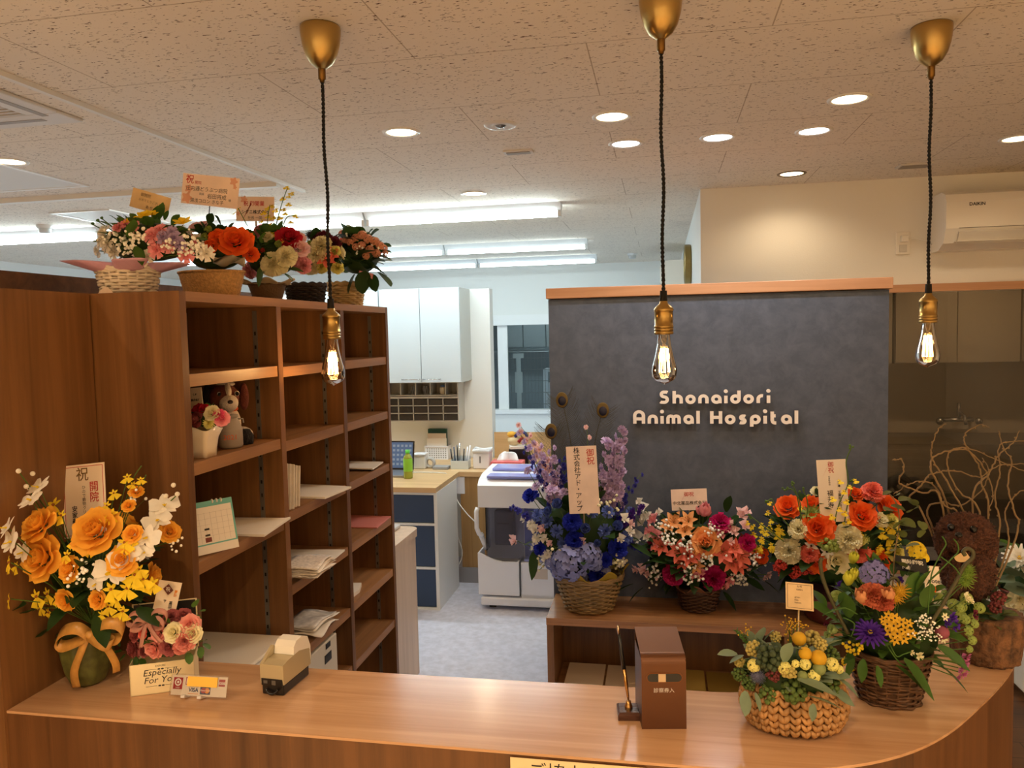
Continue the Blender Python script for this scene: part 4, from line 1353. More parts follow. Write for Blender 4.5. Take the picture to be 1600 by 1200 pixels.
sheet('folder', 'white folder sticking out of the shelf to the right of the calendar', 'folder', [(368, 812), (454, 811), (413, 839), (366, 838)], 1.1665, 0.006, M_paper)
sheet('printed_sheets', 'printed white sheets sticking out beside the clear files', 'paper', [(467, 759), (549, 763), (508, 780), (466, 779)], 1.1785, 0.006, M_paper)
sheet('booklet', 'white booklet on a dark one in the right column of the shelf', 'booklet', [(546, 722), (599, 723), (583, 734), (546, 733)], 1.1845, 0.004, M_paper)
sheet('booklet', 'dark booklet underneath a white one in the right column of the shelf', 'booklet', [(546, 722), (598, 724), (580, 736), (546, 735)], 1.1785, 0.0055, M_blackp)
sheet('pink_folder', 'pink folder lying in the right column of the bookshelf', 'folder', [(547, 806), (611, 808), (589, 826), (546, 825)], 0.9855, 0.004, mat('pink_folder', (206, 124, 116), 0.6))
sheet('leaflets', 'small white leaflets low in the right column of the bookshelf', 'paper', [(549, 916), (565, 916), (562, 926), (549, 936)], 0.7975, 0.012, M_paper)
sheet('printed_sheets', 'wide white sheets beneath the crumpled document bundle', 'paper', [(453, 861), (539, 861), (511, 884), (453, 905)], 0.9855, 0.005, M_paper)
# bundle of loose documents: an irregular stack
def bundle(name, label, cat, n, z0, cpx, size, m, seed, dz=0.0022, amp=0.006):
    rr = random.Random(seed)
    c = pz(cpx[0], cpx[1], z0)
    t = thing(name, label, cat, (c.x, c.y, z0))
    for i in range(n):
        T = Matrix.Translation((c.x + rr.uniform(-.008, .008), c.y + rr.uniform(-.012, .012), z0 + 0.0045 + i * dz)) @ Matrix.Rotation(rr.uniform(-0.15, 0.15), 4, 'Z')
        ph = rr.random() * 6
        sx, sy = size[0] * rr.uniform(.8, 1.1), size[1] * rr.uniform(.8, 1.1)
        b = B(T); b.smooth = True
        f = lambda u, v: ((u - .5) * sx, (v - .5) * sy, amp * (0.5 + 0.5 * sin(u * 5 + ph) * cos(v * 6 + ph)) * (0.3 + u))
        b.grid(f, 10, 8)
        o = part(b, 'sheet', m[i % len(m)], t)
        s = o.modifiers.new('t', 'SOLIDIFY'); s.thickness = 0.0012
    return t


M_printed = mat('printed_paper', (222, 214, 206), 0.6, noise=(120, 0.18))
bundle('document_bundle', 'crumpled bundle of printed documents in the middle column of the bookshelf', 'paper', 14, 0.9905, (478, 897), (0.11, 0.12), [M_paper, M_printed, M_paper2], 3)
M_plast = mat('milky_plastic', (216, 210, 202), 0.2, noise=(60, 0.15))
bundle('plastic_bags', 'milky plastic bags folded low in the middle column of the bookshelf', 'bag', 5, 0.7935, (485, 985), (0.12, 0.14), [M_plast, M_paper], 8, 0.006, 0.012)
# clear files leaning
for k in range(6):
    y = 1.855 + k * 0.0105
    b = B(Matrix.Translation((-1.05, y, 1.1795)) @ Matrix.Rotation(radians(-5 - 0.4 * k), 4, 'X'))
    b.box(-0.09, 0.09 + 0.004 * (k % 3), 0.0, 0.004, 0.002, 0.125 - 0.003 * k, 0.001)
    tag(b.obj('clear_file', mat('clear_file', (216, 206, 192), 0.25, noise=(40, 0.1))), 'clear plastic file standing upright against the column divider', 'file', 'clear files on the middle shelf')
# printer
pr = thing('printer', 'white printer in the bottom opening of the left bookshelf column', 'printer', (-1.09, 1.63, 0.7005))
b = B(); b.box(-1.235, -0.94, 1.452, 1.806, 0.7005, 0.862, 0.02, seg=3); part(b, 'body', M_white, pr)
b = B(); b.box(-1.228, -0.945, 1.475, 1.800, 0.862, 0.872, 0.004); part(b, 'lid', mat('printer_lid', (238, 230, 216), 0.4), pr)
b = B(); b.box(-1.16, -1.05, 1.474, 1.4745, 0.864, 0.867); part(b, 'slot', M_blackp, pr)
wbx = thing('device_box', 'white box with an oval dark handle low in the middle bookshelf column', 'box', (-1.05, 2.0, 0.6105))
b = B(); b.box(-1.20, -0.955, 1.87, 2.12, 0.6105, 0.755, 0.004); part(b, 'body', M_pale_g, wbx)
b = B(); b.box(-0.9548, -0.953, 2.03, 2.075, 0.695, 0.72, 0.0008); b.box(-0.9548, -0.953, 2.04, 2.07, 0.735, 0.75, 0.0004); part(b, 'handle_hole', M_blackp, wbx)

# --- plush dog holding a milk can on the second shelf
z2 = 1.3757
pd = px_(375, 700, -1.10)
dx, dy = -1.045, 1.715
pl = thing('plush_dog', 'brown and white plush dog with an orange collar sitting on the bookshelf', 'plush toy', (dx, dy, z2))
M_pw = mat('plush_white', (206, 192, 176), 0.95, bump=(300, 0.6)); M_pb = mat('plush_black', (26, 20, 20), 0.95, bump=(300, 0.6)); M_pbr = mat('plush_brown', (96, 42, 26), 0.95, bump=(300, 0.6))
b = B(); b.smooth = True; b.sphere((dx, dy, z2 + 0.0502), (0.042, 0.04, 0.05), 18, 12); b.sphere((dx + 0.03, dy - 0.03, z2 + 0.0202), (0.03, 0.018, 0.02), 12, 8); b.sphere((dx + 0.03, dy + 0.03, z2 + 0.0202), (0.03, 0.018, 0.02), 12, 8); part(b, 'body', M_pw, pl)
hx, hy, hz = dx + 0.012, dy, z2 + 0.114
b = B(); b.smooth = True; b.sphere((hx - 0.008, hy, hz), (0.036, 0.036, 0.034), 18, 12); part(b, 'head', M_pbr, pl)
fd = Vector((0.62, -0.72, 0)).normalized(); sd = Vector((-fd.y, fd.x, 0))
Tm = Matrix((( *fd, ), (*sd,), (0, 0, 1))).transposed().to_4x4(); Tm.translation = (hx, hy, hz)
b = B(Tm); b.smooth = True; b.sphere((0.018, 0, -0.012), (0.028, 0.023, 0.022), 16, 10); b.sphere((0.012, 0, 0.012), (0.022, 0.009, 0.024), 12, 8); part(b, 'muzzle', M_pw, pl)
b = B(Tm); b.smooth = True; b.sphere((0.044, 0.0, -0.008), (0.005, 0.007, 0.005), 10, 6); part(b, 'nose', mat('nose_dark', (40, 22, 20), 0.3), pl)
for s in (-1, 1):
    b = B(Tm); b.smooth = True; b.sphere((0.0215, s * 0.02, 0.010), (0.0045, 0.006, 0.0065), 10, 6); part(b, 'eye', mat('eye_white', (230, 222, 210), 0.3), pl)
    b = B(Tm); b.smooth = True; b.sphere((0.0242, s * 0.020, 0.0095), (0.0035, 0.0048, 0.0054), 10, 6); part(b, 'pupil', M_pb, pl)
    b = B(Tm); b.smooth = True; b.sphere((-0.012, s * 0.042, 0.0), (0.018, 0.012, 0.034), 12, 8); part(b, 'ear', M_pb if s < 0 else M_pbr, pl)
b = B(Tm); b.smooth = True; b.sphere((-0.006, 0, 0.032), (0.016, 0.022, 0.0075), 12, 8); part(b, 'tuft', M_pw, pl)
b = B(); b.smooth = True; b.tube([(dx + 0.006 + 0.026 * cos(a), dy + 0.026 * sin(a), z2 + 0.086) for a in [2 * pi * k / 20 for k in range(20)]], 0.005, 6, closed=True); part(b, 'collar', mat('orange_collar', (224, 92, 30), 0.6), pl)
mk = px_(374, 702, -1.03)
mx, my = -0.998, 1.665
can = thing('milk_can', 'grey milk can marked 2021 in front of the plush dog', 'can', (mx, my, z2))
b = B(); b.smooth = True; b.lathe([(0, 0), (0.024, 0), (0.028, 0.006), (0.028, 0.042), (0.0285, 0.044), (0.027, 0.046), (0.019, 0.066), (0.0165, 0.070)], (mx, my, z2), 28); part(b, 'body', mat('can_grey', (158, 146, 134), 0.6), can)
b = B(); b.smooth = True; b.lathe([(0.0165, 0.070), (0.0185, 0.071), (0.0185, 0.078), (0.012, 0.079), (0, 0.079)], (mx, my, z2), 24); part(b, 'lid', mat('can_lid', (140, 130, 120), 0.6), can)
for s in (-1, 1):
    b = B(); b.smooth = True; b.tube([(mx + s * 0.012, my + s * 0.014, z2 + 0.066), (mx + s * 0.021, my + s * 0.022, z2 + 0.066), (mx + s * 0.022, my + s * 0.022, z2 + 0.056)], 0.002, 6); part(b, 'handle', mat('can_lid', (140, 130, 120), 0.6), can)
dirc = Vector((CAM.x - mx, CAM.y - my, 0)).normalized()
text_mesh('lettering', '2021', 0.016, mat('print_orange_red', (214, 92, 44), 0.6), can, frame(Vector((mx, my, z2 + 0.027)) + dirc * 0.0300, Vector((-dirc.y, dirc.x, 0)), (0, 0, 1)))
bp_ = px_(398, 690, -1.05)
b = B(); b.smooth = True; b.lathe([(0, 0), (0.018, 0), (0.02, 0.02), (0.012, 0.036), (0, 0.037)], (-0.995, 1.722, z2), 14, mod=lambda a, z, j: 1 + .12 * sin(5 * a))
tag(b.obj('black_pouch', M_pb), 'small black pouch behind the milk can on the bookshelf', 'pouch')

# ================================================================== THINGS IN THE LOW CABINET
for (x0, x1, y0, y1, h, m, nm, lab) in (
    (-0.44, -0.27, 3.34, 3.57, 0.016, M_paper2, 'paper_stack', 'stack of pale paper in the left cubby of the low cabinet'),
    (-0.26, -0.04, 3.33, 3.58, 0.010, M_paper2, 'paper_stack', 'wide pale sheets beside the smaller stack in the left cubby'),
    (0.04, 0.175, 3.33, 3.57, 0.013, mat('yellow_folder', (186, 160, 84), 0.6), 'folder', 'yellow folder in the cubby behind the bronze box'),
    (0.185, 0.32, 3.33, 3.57, 0.008, mat('olive_folder', (150, 124, 58), 0.6), 'folder', 'olive folder right of the yellow one in the cubby')):
    b = B(); b.box(x0, x1, y0, y1, 0.0555, 0.0555 + h); tag(b.obj(nm, m), lab, 'paper' if 'paper' in nm else 'folder')
b = B(Matrix.Translation((-0.11, 3.46, 0.0662)) @ Matrix.Rotation(0.4, 4, 'Z')); b.box(-0.065, 0.065, -0.045, 0.045, 0, 0.003); tag(b.obj('envelope', M_paper2), 'pale envelope lying on the wide sheets in the left cubby', 'envelope')

# phone edge on the work counter
q = pz(612, 826, 0.7055)
b = B(); b.box(q.x - 0.06, q.x + 0.035, q.y - 0.05, q.y + 0.03, 0.7055, 0.722, 0.004); tag(b.obj('tablet', mat('tablet_silver', (190, 190, 192), 0.3)), 'silver tablet at the edge of the greige work counter', 'tablet')

# ================================================================== BACK DESK ITEMS
D0 = DZ + 0.0005


def base(px, py): return pz(px, py, D0)


lp = thing('laptop', 'open laptop at the left end of the back desk, partly behind the shelf', 'laptop', base(610, 745))
q = base(600, 746)
b = B(); b.box(q.x - 0.12, q.x + 0.13, q.y - 0.0, q.y + 0.2, D0, D0 + 0.014, 0.003); part(b, 'keyboard_base', mat('laptop_silver', (150, 152, 158), 0.3, 0.6), lp)
T = Matrix.Translation((q.x, q.y + 0.2, D0 + 0.014)) @ Matrix.Rotation(radians(-12), 4, 'X')
b = B(T); b.box(-0.12, 0.13, 0, 0.008, 0, 0.19, 0.002); part(b, 'screen_lid', M_blackp, lp)
b = B(T); b.box(-0.11, 0.12, -0.001, 0, 0.012, 0.18); part(b, 'display', emis('laptop_display', (0.10, 0.18, 0.34), 0.5, 0.02), lp)
b = B(T)
for i in range(8):
    for k in range(5): b.box(-0.1 + i * 0.028, -0.084 + i * 0.028, -0.0016, -0.001, 0.03 + k * 0.03, 0.045 + k * 0.03)
part(b, 'icons', emis('laptop_icons', (0.5, 0.6, 0.7), 0.35, 0.05), lp)
bt = thing('tea_bottle', 'small green plastic tea bottle on the pale desk', 'bottle', base(638, 747))
q = base(638, 747)
b = B(); b.smooth = True; b.lathe([(0, 0), (0.027, 0), (0.029, 0.01), (0.028, 0.045), (0.0278, 0.125), (0.024, 0.138), (0.013, 0.152), (0.012, 0.16)], (q.x, q.y, D0), 20); part(b, 'bottle', mat('tea_yellow', (150, 160, 60), 0.2), bt)
b = B(); b.smooth = True; b.lathe([(0.0285, 0.045), (0.029, 0.05), (0.029, 0.122), (0.0285, 0.125)], (q.x, q.y, D0), 20); part(b, 'label', mat('lime_label', (140, 206, 60), 0.4), bt)
b = B(); b.smooth = True; b.lathe([(0.0145, 0.158), (0.0145, 0.178), (0, 0.178)], (q.x, q.y, D0), 16); part(b, 'cap', mat('green_cap', (90, 190, 60), 0.4), bt)
q = base(655, 733)
ct_ = thing('container', 'white lidded plastic container behind the green bottle', 'container', q)
b = B(); b.box(q.x - 0.042, q.x + 0.042, q.y, q.y + 0.08, D0, D0 + 0.09, 0.008); part(b, 'body', mat('milky_box', (222, 224, 222), 0.3), ct_)
b = B(); b.box(q.x - 0.045, q.x + 0.045, q.y - 0.003, q.y + 0.083, D0 + 0.09, D0 + 0.102, 0.004); part(b, 'lid', M_mw, ct_)
# perforated wall basket
q = py_(683, 718, 5.36)
wbk = thing('wall_basket', 'white perforated basket on the wall holding pale boxes and a green book', 'basket', (q.x, 5.448, q.z))
b = B(); x0, x1 = q.x - 0.085, q.x + 0.085
h = 0.098
b.box(x0, x1, 5.35, 5.353, q.z, q.z + h); b.box(x0, x0 + .003, 5.353, 5.447, q.z, q.z + h); b.box(x1 - .003, x1, 5.353, 5.447, q.z, q.z + h); b.box(x0, x1, 5.353, 5.447, q.z, q.z + 0.003); b.box(x0, x1, 5.445, 5.448, q.z + .003, q.z + h)
b.box(x0 - .003, x1 + .003, 5.347, 5.35, q.z + h - 0.008, q.z + h + 0.002)
b.m = 1
for i in range(9):
    for k in range(5): b.box(x0 + 0.014 + i * 0.0168, x0 + 0.022 + i * 0.0168, 5.3494, 5.35, q.z + 0.012 + k * 0.0155, q.z + 0.020 + k * 0.0155)
part(b, 'basket', [M_mw, mat('hole_grey', (130, 134, 134), 0.6)], wbk)
for (xa, xb, ya, yb, hh_, m, nm, lab) in ((-0.078, 0.06, 5.41, 5.44, 0.215, mat('dark_green_cover', (22, 74, 60), 0.5), 'book', 'dark green book at the back of the white wall basket'), (-0.075, 0.06, 5.385, 5.405, 0.185, M_paper2, 'glove_box', 'beige carton in the white wall basket in front of the green book'), (-0.072, 0.07, 5.357, 5.381, 0.152, M_paper, 'glove_box', 'white carton at the front of the white wall basket')):
    b = B(); b.box(q.x + xa, q.x + xb, ya, yb, q.z + 0.0035, q.z + hh_, 0.001); tag(b.obj(nm, m), lab, 'book' if nm == 'book' else 'box')
q = base(671, 732)
b = B(Matrix.Translation((q.x, q.y + 0.02, D0 + 0.036)) @ Matrix.Rotation(pi / 2, 4, 'X')); b.smooth = True
b.lathe([(0.02, -0.015), (0.036, -0.015), (0.036, 0.015), (0.02, 0.015), (0.02, -0.015)], (0, 0, 0), 24); tag(b.obj('tape_roll', mat('tape_grey', (186, 186, 184), 0.3)), 'roll of grey tape standing under the white wall basket', 'tape')
q = base(688, 734)
b = B(); b.box(q.x - 0.055, q.x + 0.05, q.y - 0.0, q.y + 0.075, D0, D0 + 0.02, 0.004); tag(b.obj('label_printer', mat('grey_device', (150, 152, 156), 0.4)), 'flat grey device lying on the desk below the basket', 'device')
q = base(718, 733)
pcup = thing('pen_tray', 'clear plastic pen holder on the back desk', 'pen holder', q)
b = B()
for bx in ((-0.06, 0.06, 0, 0.003, 0, 0.055), (-0.06, 0.06, 0.07, 0.073, 0, 0.08), (-0.06, -0.057, 0.003, 0.07, 0, 0.06), (0.057, 0.06, 0.003, 0.07, 0, 0.06), (-0.06, 0.06, 0.003, 0.07, 0, 0.003), (0, 0.003, 0.003, 0.07, 0.003, 0.055)): b.box(q.x + bx[0], q.x + bx[1], q.y + bx[2], q.y + bx[3], D0 + bx[4], D0 + bx[5])
part(b, 'tray', mat('clear_tray', (206, 214, 216), 0.2), pcup)
pens = [(-0.05, 'black'), (-0.035, 'navy'), (-0.02, 'black'), (-0.006, 'steel'), (0.015, 'black'), (0.03, 'white'), (0.045, 'white')]
pcol = {'black': M_blackp, 'navy': M_navy, 'steel': M_chrome, 'white': M_mw}
for i, (dx_, cn) in enumerate(pens):
    b = B(); b.smooth = True
    x = q.x + dx_; y = q.y + 0.03 + 0.006 * (i % 3)
    b.tube([(x, y, D0 + 0.004), (x + (-0.02 + 0.007 * i), y + 0.012, D0 + 0.13 + 0.012 * ((i * 5) % 4))], 0.0045, 7)
    tag(b.obj('pen', pcol[cn]), 'pen standing in the clear holder on the back desk', 'pen', 'pens in the clear holder')
q = base(752, 733)
cn_ = thing('waste_canister', 'white square canister with a bag folded over its rim on the back desk', 'canister', q)
b = B(); b.box(q.x - 0.055, q.x + 0.055, q.y, q.y + 0.10, D0, D0 + 0.115, 0.006); b.m = 1; b.box(q.x - 0.012, q.x - 0.002, q.y - 0.0006, q.y, D0 + 0.04, D0 + 0.085); part(b, 'body', [M_mw, mat('grey_print', (120, 120, 124), 0.5)], cn_)
b = B(); b.smooth = True
f = lambda u, v: (q.x + (0.060 + 0.004 * sin(u * 40)) * max(-1, min(1, 1.35 * cos(2 * pi * u))), q.y + 0.05 + (0.055 + 0.004 * cos(u * 33)) * max(-1, min(1, 1.35 * sin(2 * pi * u))), D0 + 0.105 + 0.026 * v + 0.006 * sin(u * 19) * v)
b.grid(f, 40, 2); o = part(b, 'bag', mat('bag_white', (226, 230, 232), 0.25), cn_); o.modifiers.new('s', 'SOLIDIFY').thickness = 0.002
q = base(791, 735)
tbx = thing('tissue_box', 'coral tissue box with a white tissue sticking up', 'tissue box', q)
b = B(); b.box(q.x - 0.105, q.x + 0.105, q.y, q.y + 0.115, D0, D0 + 0.055, 0.002); part(b, 'box', mat('coral_card', (226, 110, 112), 0.5, noise=(30, 0.12)), tbx)
text_mesh('lettering', 'bis', 0.02, M_wh, tbx, frame((q.x - 0.08, q.y - 0.0008, D0 + 0.03), (1, 0, 0), (0, 0, 1)))
b = B(); b.smooth = True
f = lambda u, v: (q.x + (u - .5) * 0.15 * (1 - 0.25 * v), q.y + 0.05 + 0.02 * sin(u * 9) * (0.3 + v) + 0.02 * v, D0 + 0.054 + 0.062 * sin(pi * min(1, max(0, 0.12 + 0.76 * u))) ** 0.5 * v)
b.grid(f, 18, 5); o = part(b, 'tissue', mat('tissue_white', (240, 242, 242), 0.9), tbx); o.modifiers.new('s', 'SOLIDIFY').thickness = 0.002
b = B(); b.box(-1.19, -0.35, 5.452, 5.468, 0.2, 0.92); tag(b.obj('board', M_pale), 'low pale wooden board at the back of the desk right of the white wall end', 'board')
q = base(808, 728)
b = B(); b.box(q.x - 0.06, q.x + 0.075, q.y + 0.02, q.y + 0.12, D0, D0 + 0.11, 0.003); tag(b.obj('black_box', M_blackp), 'black box on the desk behind the tissue box', 'box')
b = B(Matrix.Translation((q.x, q.y + 0.07, D0 + 0.1105)) @ Matrix.Rotation(0.3, 4, 'Z')); b.box(-0.06, 0.06, -0.045, 0.045, 0, 0.018); tag(b.obj('notepad', M_paper), 'white notepad on top of the black box behind the tissues', 'notepad')
pt = thing('plush_toy', 'small yellow, red and blue plush toy above the tissue box', 'plush toy', (q.x - 0.01, q.y + 0.07, D0 + 0.129))
b = B(); b.smooth = True; b.sphere((q.x - 0.03, q.y + 0.07, D0 + 0.165), (0.045, 0.035, 0.036), 14, 10); part(b, 'body', mat('plush_cream', (226, 206, 160), 0.9), pt)
b = B(); b.smooth = True; b.sphere((q.x - 0.045, q.y + 0.065, D0 + 0.205), (0.032, 0.028, 0.022), 12, 8); part(b, 'head', mat('plush_yellow', (226, 170, 60), 0.9), pt)
b = B(); b.smooth = True; b.tube([(q.x - 0.02, q.y + 0.05, D0 + 0.19), (q.x + 0.01, q.y + 0.05, D0 + 0.225), (q.x + 0.05, q.y + 0.06, D0 + 0.215), (q.x + 0.07, q.y + 0.06, D0 + 0.18)], 0.011, 8); part(b, 'arm', mat('plush_blue', (60, 62, 120), 0.9), pt)
b = B(); b.smooth = True; b.tube([(q.x + 0.005, q.y + 0.045, D0 + 0.155), (q.x + 0.03, q.y + 0.045, D0 + 0.185), (q.x + 0.06, q.y + 0.05, D0 + 0.15)], 0.012, 8); part(b, 'leg', mat('plush_red', (150, 40, 44), 0.9), pt)
# outlet and cables under the desk
q0 = py_(703, 771, 4.884); q1 = py_(726, 745, 4.884)
ol = thing('desk_outlet', 'white outlet box on the wooden panel under the back desk', 'outlet', ((q0.x + q1.x) / 2, 4.88, q0.z))
b = B(); b.box(q0.x, q1.x, 4.874, 4.8845, q0.z, q1.z, 0.002); part(b, 'plate', M_mw, ol)
b = B(); b.box(q0.x + 0.005, q0.x + 0.035, 4.846, 4.8735, q0.z + 0.03, q1.z - 0.002, 0.004); part(b, 'plug', M_mw, ol)
M_cable = mat('white_cable', (224, 224, 220), 0.5)


def cable(pts, r, label):
    p3 = [Vector(p) for p in pts]
    out = []
    n = len(p3)
    for i in range(n - 1):
        a0, a1, a2, a3 = [p3[max(0, min(n - 1, j))] for j in (i - 1, i, i + 1, i + 2)]
        for s in range(5):
            t = s / 5
            out.append(0.5 * ((2 * a1) + (a2 - a0) * t + (2 * a0 - 5 * a1 + 4 * a2 - a3) * t * t + (3 * a1 - a0 - 3 * a2 + a3) * t ** 3))
    out.append(p3[-1])
    b = B(); b.smooth = True; b.tube(out, r, 6)
    return tag(b.obj('cable', M_cable), label, 'cable')


cable([pz(645, 738, D0 + .005), pz(670, 738, D0 + .005), pz(690, 739, D0 + 0.005), py_(699, 742, 4.80), py_(703, 762, 4.79), py_(704, 790, 4.82), py_(712, 830, 4.83), py_(722, 860, 4.83), py_(718, 880, 4.83), py_(703, 890, 4.83)], 0.0035, 'white cable running over the desk edge and looping down to the floor')
cable([py_(709, 768, 4.845), py_(716, 785, 4.8), py_(730, 803, 4.7), py_(742, 815, 4.6), py_(748, 822, 4.57)], 0.0035, 'white cable from the desk outlet to the packing machine')
# ================================================================== FLOWER KIT (unit radius, facing +Z)
RNG = random.Random(11)


def pet(b, az, r0, z0, L, W, e0, e1, cup=0.15, shape='round', ruf=0.0, nu=4, nv=4, k=3):
    """one petal: grows from radius r0 outwards, its elevation going from e0 to e1 degrees"""
    n = nu
    r, z = r0, z0
    pts = []
    for i in range(n + 1):
        t = i / n
        e = radians(e0 + (e1 - e0) * t)
        if i:
            r += cos(e) * L / n
            z += sin(e) * L / n
        if shape == 'round': w_ = W * (0.28 + 0.72 * sin(pi * min(1, t * 0.62 + 0.02)) ** 0.8) * (1.0 if t < 0.85 else 0.78)
        elif shape == 'point': w_ = W * max(0.03, sin(pi * min(0.985, 0.12 + 0.86 * t)) ** 0.9)
        elif shape == 'strap': w_ = W * (0.75 + 0.25 * sin(pi * t)) * (1.0 if t < 0.9 else 0.55)
        else: w_ = W * (0.12 + 0.88 * t ** 0.9) * (1.0 if t < 0.93 else 0.9)
        pts.append((r, z, w_, e, t))
    ca, sa = cos(az), sin(az)
    vs = []
    ph = az * 3.7
    for (r, z, w_, e, t) in pts:
        for j in range(nv + 1):
            s = -1 + 2 * j / nv
            h = cup * W * s * s + ruf * t * sin(s * k * pi + ph)
            rr = r - sin(e) * h; zz = z + cos(e) * h
            y = s * w_
            vs.append((rr * ca - y * sa, rr * sa + y * ca, zz))
    fs = [(i * (nv + 1) + j, (i + 1) * (nv + 1) + j, (i + 1) * (nv + 1) + j + 1, i * (nv + 1) + j + 1) for i in range(n) for j in range(nv)]
    b.add(vs, fs)


def f_rose(b, R):
    b.smooth = True
    b.m = 0
    for (n, r0, L, W, e0, e1, z0) in ((3, 0.03, 0.50, 0.22, 88, 104, 0.06), (4, 0.10, 0.56, 0.28, 86, 92, 0.02), (4, 0.19, 0.60, 0.36, 80, 74, -0.04), (5, 0.28, 0.64, 0.44, 72, 48, -0.1), (6, 0.36, 0.66, 0.50, 58, 18, -0.16), (6, 0.40, 0.68, 0.54, 40, -10, -0.22)):
        o = R.random() * 6
        for i in range(n):
            pet(b, o + 2 * pi * i / n + R.uniform(-.12, .12), r0, z0, L * R.uniform(.93, 1.05), W, e0, e1, 0.28, 'round', 0.02)
    b.sphere((0, 0, 0.25), (0.14, 0.14, 0.22), 8, 5)


def f_carnation(b, R):
    b.smooth = True
    for (n, r0, L, W, e0, e1, z0) in ((4, 0.02, 0.62, 0.20, 90, 84, 0.06), (8, 0.04, 0.70, 0.22, 80, 66, 0.04), (11, 0.06, 0.78, 0.24, 68, 48, 0.0), (12, 0.08, 0.84, 0.26, 52, 28, -0.04), (12, 0.10, 0.88, 0.28, 34, 8, -0.08), (12, 0.12, 0.86, 0.28, 14, -14, -0.12)):
        o = R.random() * 6
        for i in range(n):
            pet(b, o + 2 * pi * i / n + R.uniform(-.15, .15), r0, z0 + R.uniform(-.04, .04), L * R.uniform(.85, 1.08), W, e0 + R.uniform(-8, 8), e1 + R.uniform(-10, 10), 0.05, 'fan', 0.085, 3, 6, 2.5)


def f_tulip(b, R):
    b.smooth = True
    for n, r0, W in ((3, 0.16, 0.52), (3, 0.24, 0.55)):
        for i in range(n):
            pet(b, 2 * pi * i / n + (1.05 if r0 > .2 else 0), r0, 0.0, 1.7, W, 48, 104 if r0 < .2 else 96, 0.42, 'point', 0.0, 6, 4)


def f_lily(b, R, sp=True):
    b.smooth = True
    b.m = 0
    for i in range(6):
        W = 0.30 if i % 2 else 0.23
        pet(b, 2 * pi * i / 6, 0.06, -0.35, 1.15, W, 62, 6 + R.uniform(-10, 10), 0.2, 'point', 0.02, 6, 4)
    b.m = 1
    for i in range(6):
        a = 2 * pi * i / 6 + .4
        b.tube([(0, 0, -0.2), (0.15 * cos(a), 0.15 * sin(a), 0.15), (0.28 * cos(a), 0.28 * sin(a), 0.34)], [0.015, 0.015, 0.04], 4)


def f_star(b, R):
    b.smooth = True
    b.m = 0
    for i in range(6): pet(b, 2 * pi * i / 6, 0.05, 0, 0.95, 0.24, 25, 5, 0.12, 'point', 0, 3, 2)
    b.m = 1
    b.sphere((0, 0, 0.1), (0.17, 0.17, 0.15), 7, 5)


def f_oncidium(b, R):
    """small yellow dancing-lady floret with a broad skirt"""
    b.smooth = True
    b.m = 0
    for s in (-1, 1): pet(b, -pi / 2 + s * 0.52, 0.05, 0, 0.95, 0.48, 15, -8, 0.1, 'fan', 0.05, 3, 4)
    for a in (0.5, pi / 2, pi - 0.5): pet(b, a, 0.04, 0, 0.6, 0.15, 25, 0, 0.1, 'point', 0.02, 3, 2)
    b.m = 1
    b.sphere((0, 0.02, 0.07), (0.13, 0.12, 0.12), 6, 4)


def f_moth(b, R):
    b.smooth = True
    b.m = 0
    for a in (pi / 2, -pi / 2 + .75, -pi / 2 - .75): pet(b, a, 0.05, -0.04, 0.92, 0.30, 12, 4, 0.1, 'point', 0.01, 4, 3)
    for a in (0.08, pi - 0.08): pet(b, a, 0.04, 0.02, 0.95, 0.56, 22, -4, 0.06, 'round', 0.04, 4, 4)
    b.m = 1
    pet(b, -pi / 2, 0.02, 0.06, 0.45, 0.16, 40, 70, 0.4, 'round', 0, 3, 3)
    b.sphere((0, -0.03, 0.12), (0.10, 0.09, 0.1), 6, 4)


def f_mum(b, R):
    b.smooth = True
    b.m = 0
    for (n, L, e0, e1, z0) in ((10, 0.45, 80, 62, 0.1), (14, 0.66, 62, 38, 0.04), (16, 0.85, 42, 16, 0), (18, 0.95, 22, -6, -0.05)):
        o = R.random() * 6
        for i in range(n): pet(b, o + 2 * pi * i / n, 0.05, z0, L * R.uniform(.9, 1.05), 0.10, e0, e1, 0.35, 'strap', 0, 3, 2)
    b.m = 1
    b.sphere((0, 0, 0.14), (0.15, 0.15, 0.14), 8, 5)


def f_daffodil(b, R):
    b.smooth = True
    b.m = 0
    for i in range(6): pet(b, 2 * pi * i / 6, 0.08, 0, 1.0, 0.34, 30, 18, 0.15, 'point', 0.02, 4, 3)
    for i in range(6): pet(b, 2 * pi * i / 6 + .5, 0.06, 0.0, 0.62, 0.26, 72, 60, 0.2, 'fan', 0.03, 3, 3)
    b.m = 1
    b.sphere((0, 0, 0.15), (0.12, 0.12, 0.2), 6, 4)


def f_sweetpea(b, R):
    b.smooth = True
    for a, L, W, e0, e1 in ((pi / 2, 0.9, 0.75, 60, 20), (-0.5, 0.7, 0.42, 50, 30), (pi + 0.5, 0.7, 0.42, 50, 30), (-pi / 2, 0.5, 0.3, 60, 95), (pi / 2 + .2, 0.7, 0.6, 75, 60)):
        pet(b, a, 0.04, 0, L, W, e0, e1, 0.12, 'fan', 0.10, 4, 6, 2)


def f_stock(b, R):
    """ruffled double blossom"""
    b.smooth = True
    for (n, L, W, e0, e1, z0) in ((4, 0.42, 0.26, 82, 66, 0.1), (5, 0.66, 0.34, 58, 34, 0), (6, 0.9, 0.42, 30, -4, -0.05)):
        o = R.random() * 6
        for i in range(n): pet(b, o + 2 * pi * i / n, 0.06, z0, L, W, e0 + R.uniform(-10, 10), e1 + R.uniform(-10, 10), 0.1, 'fan', 0.09, 3, 5, 2)


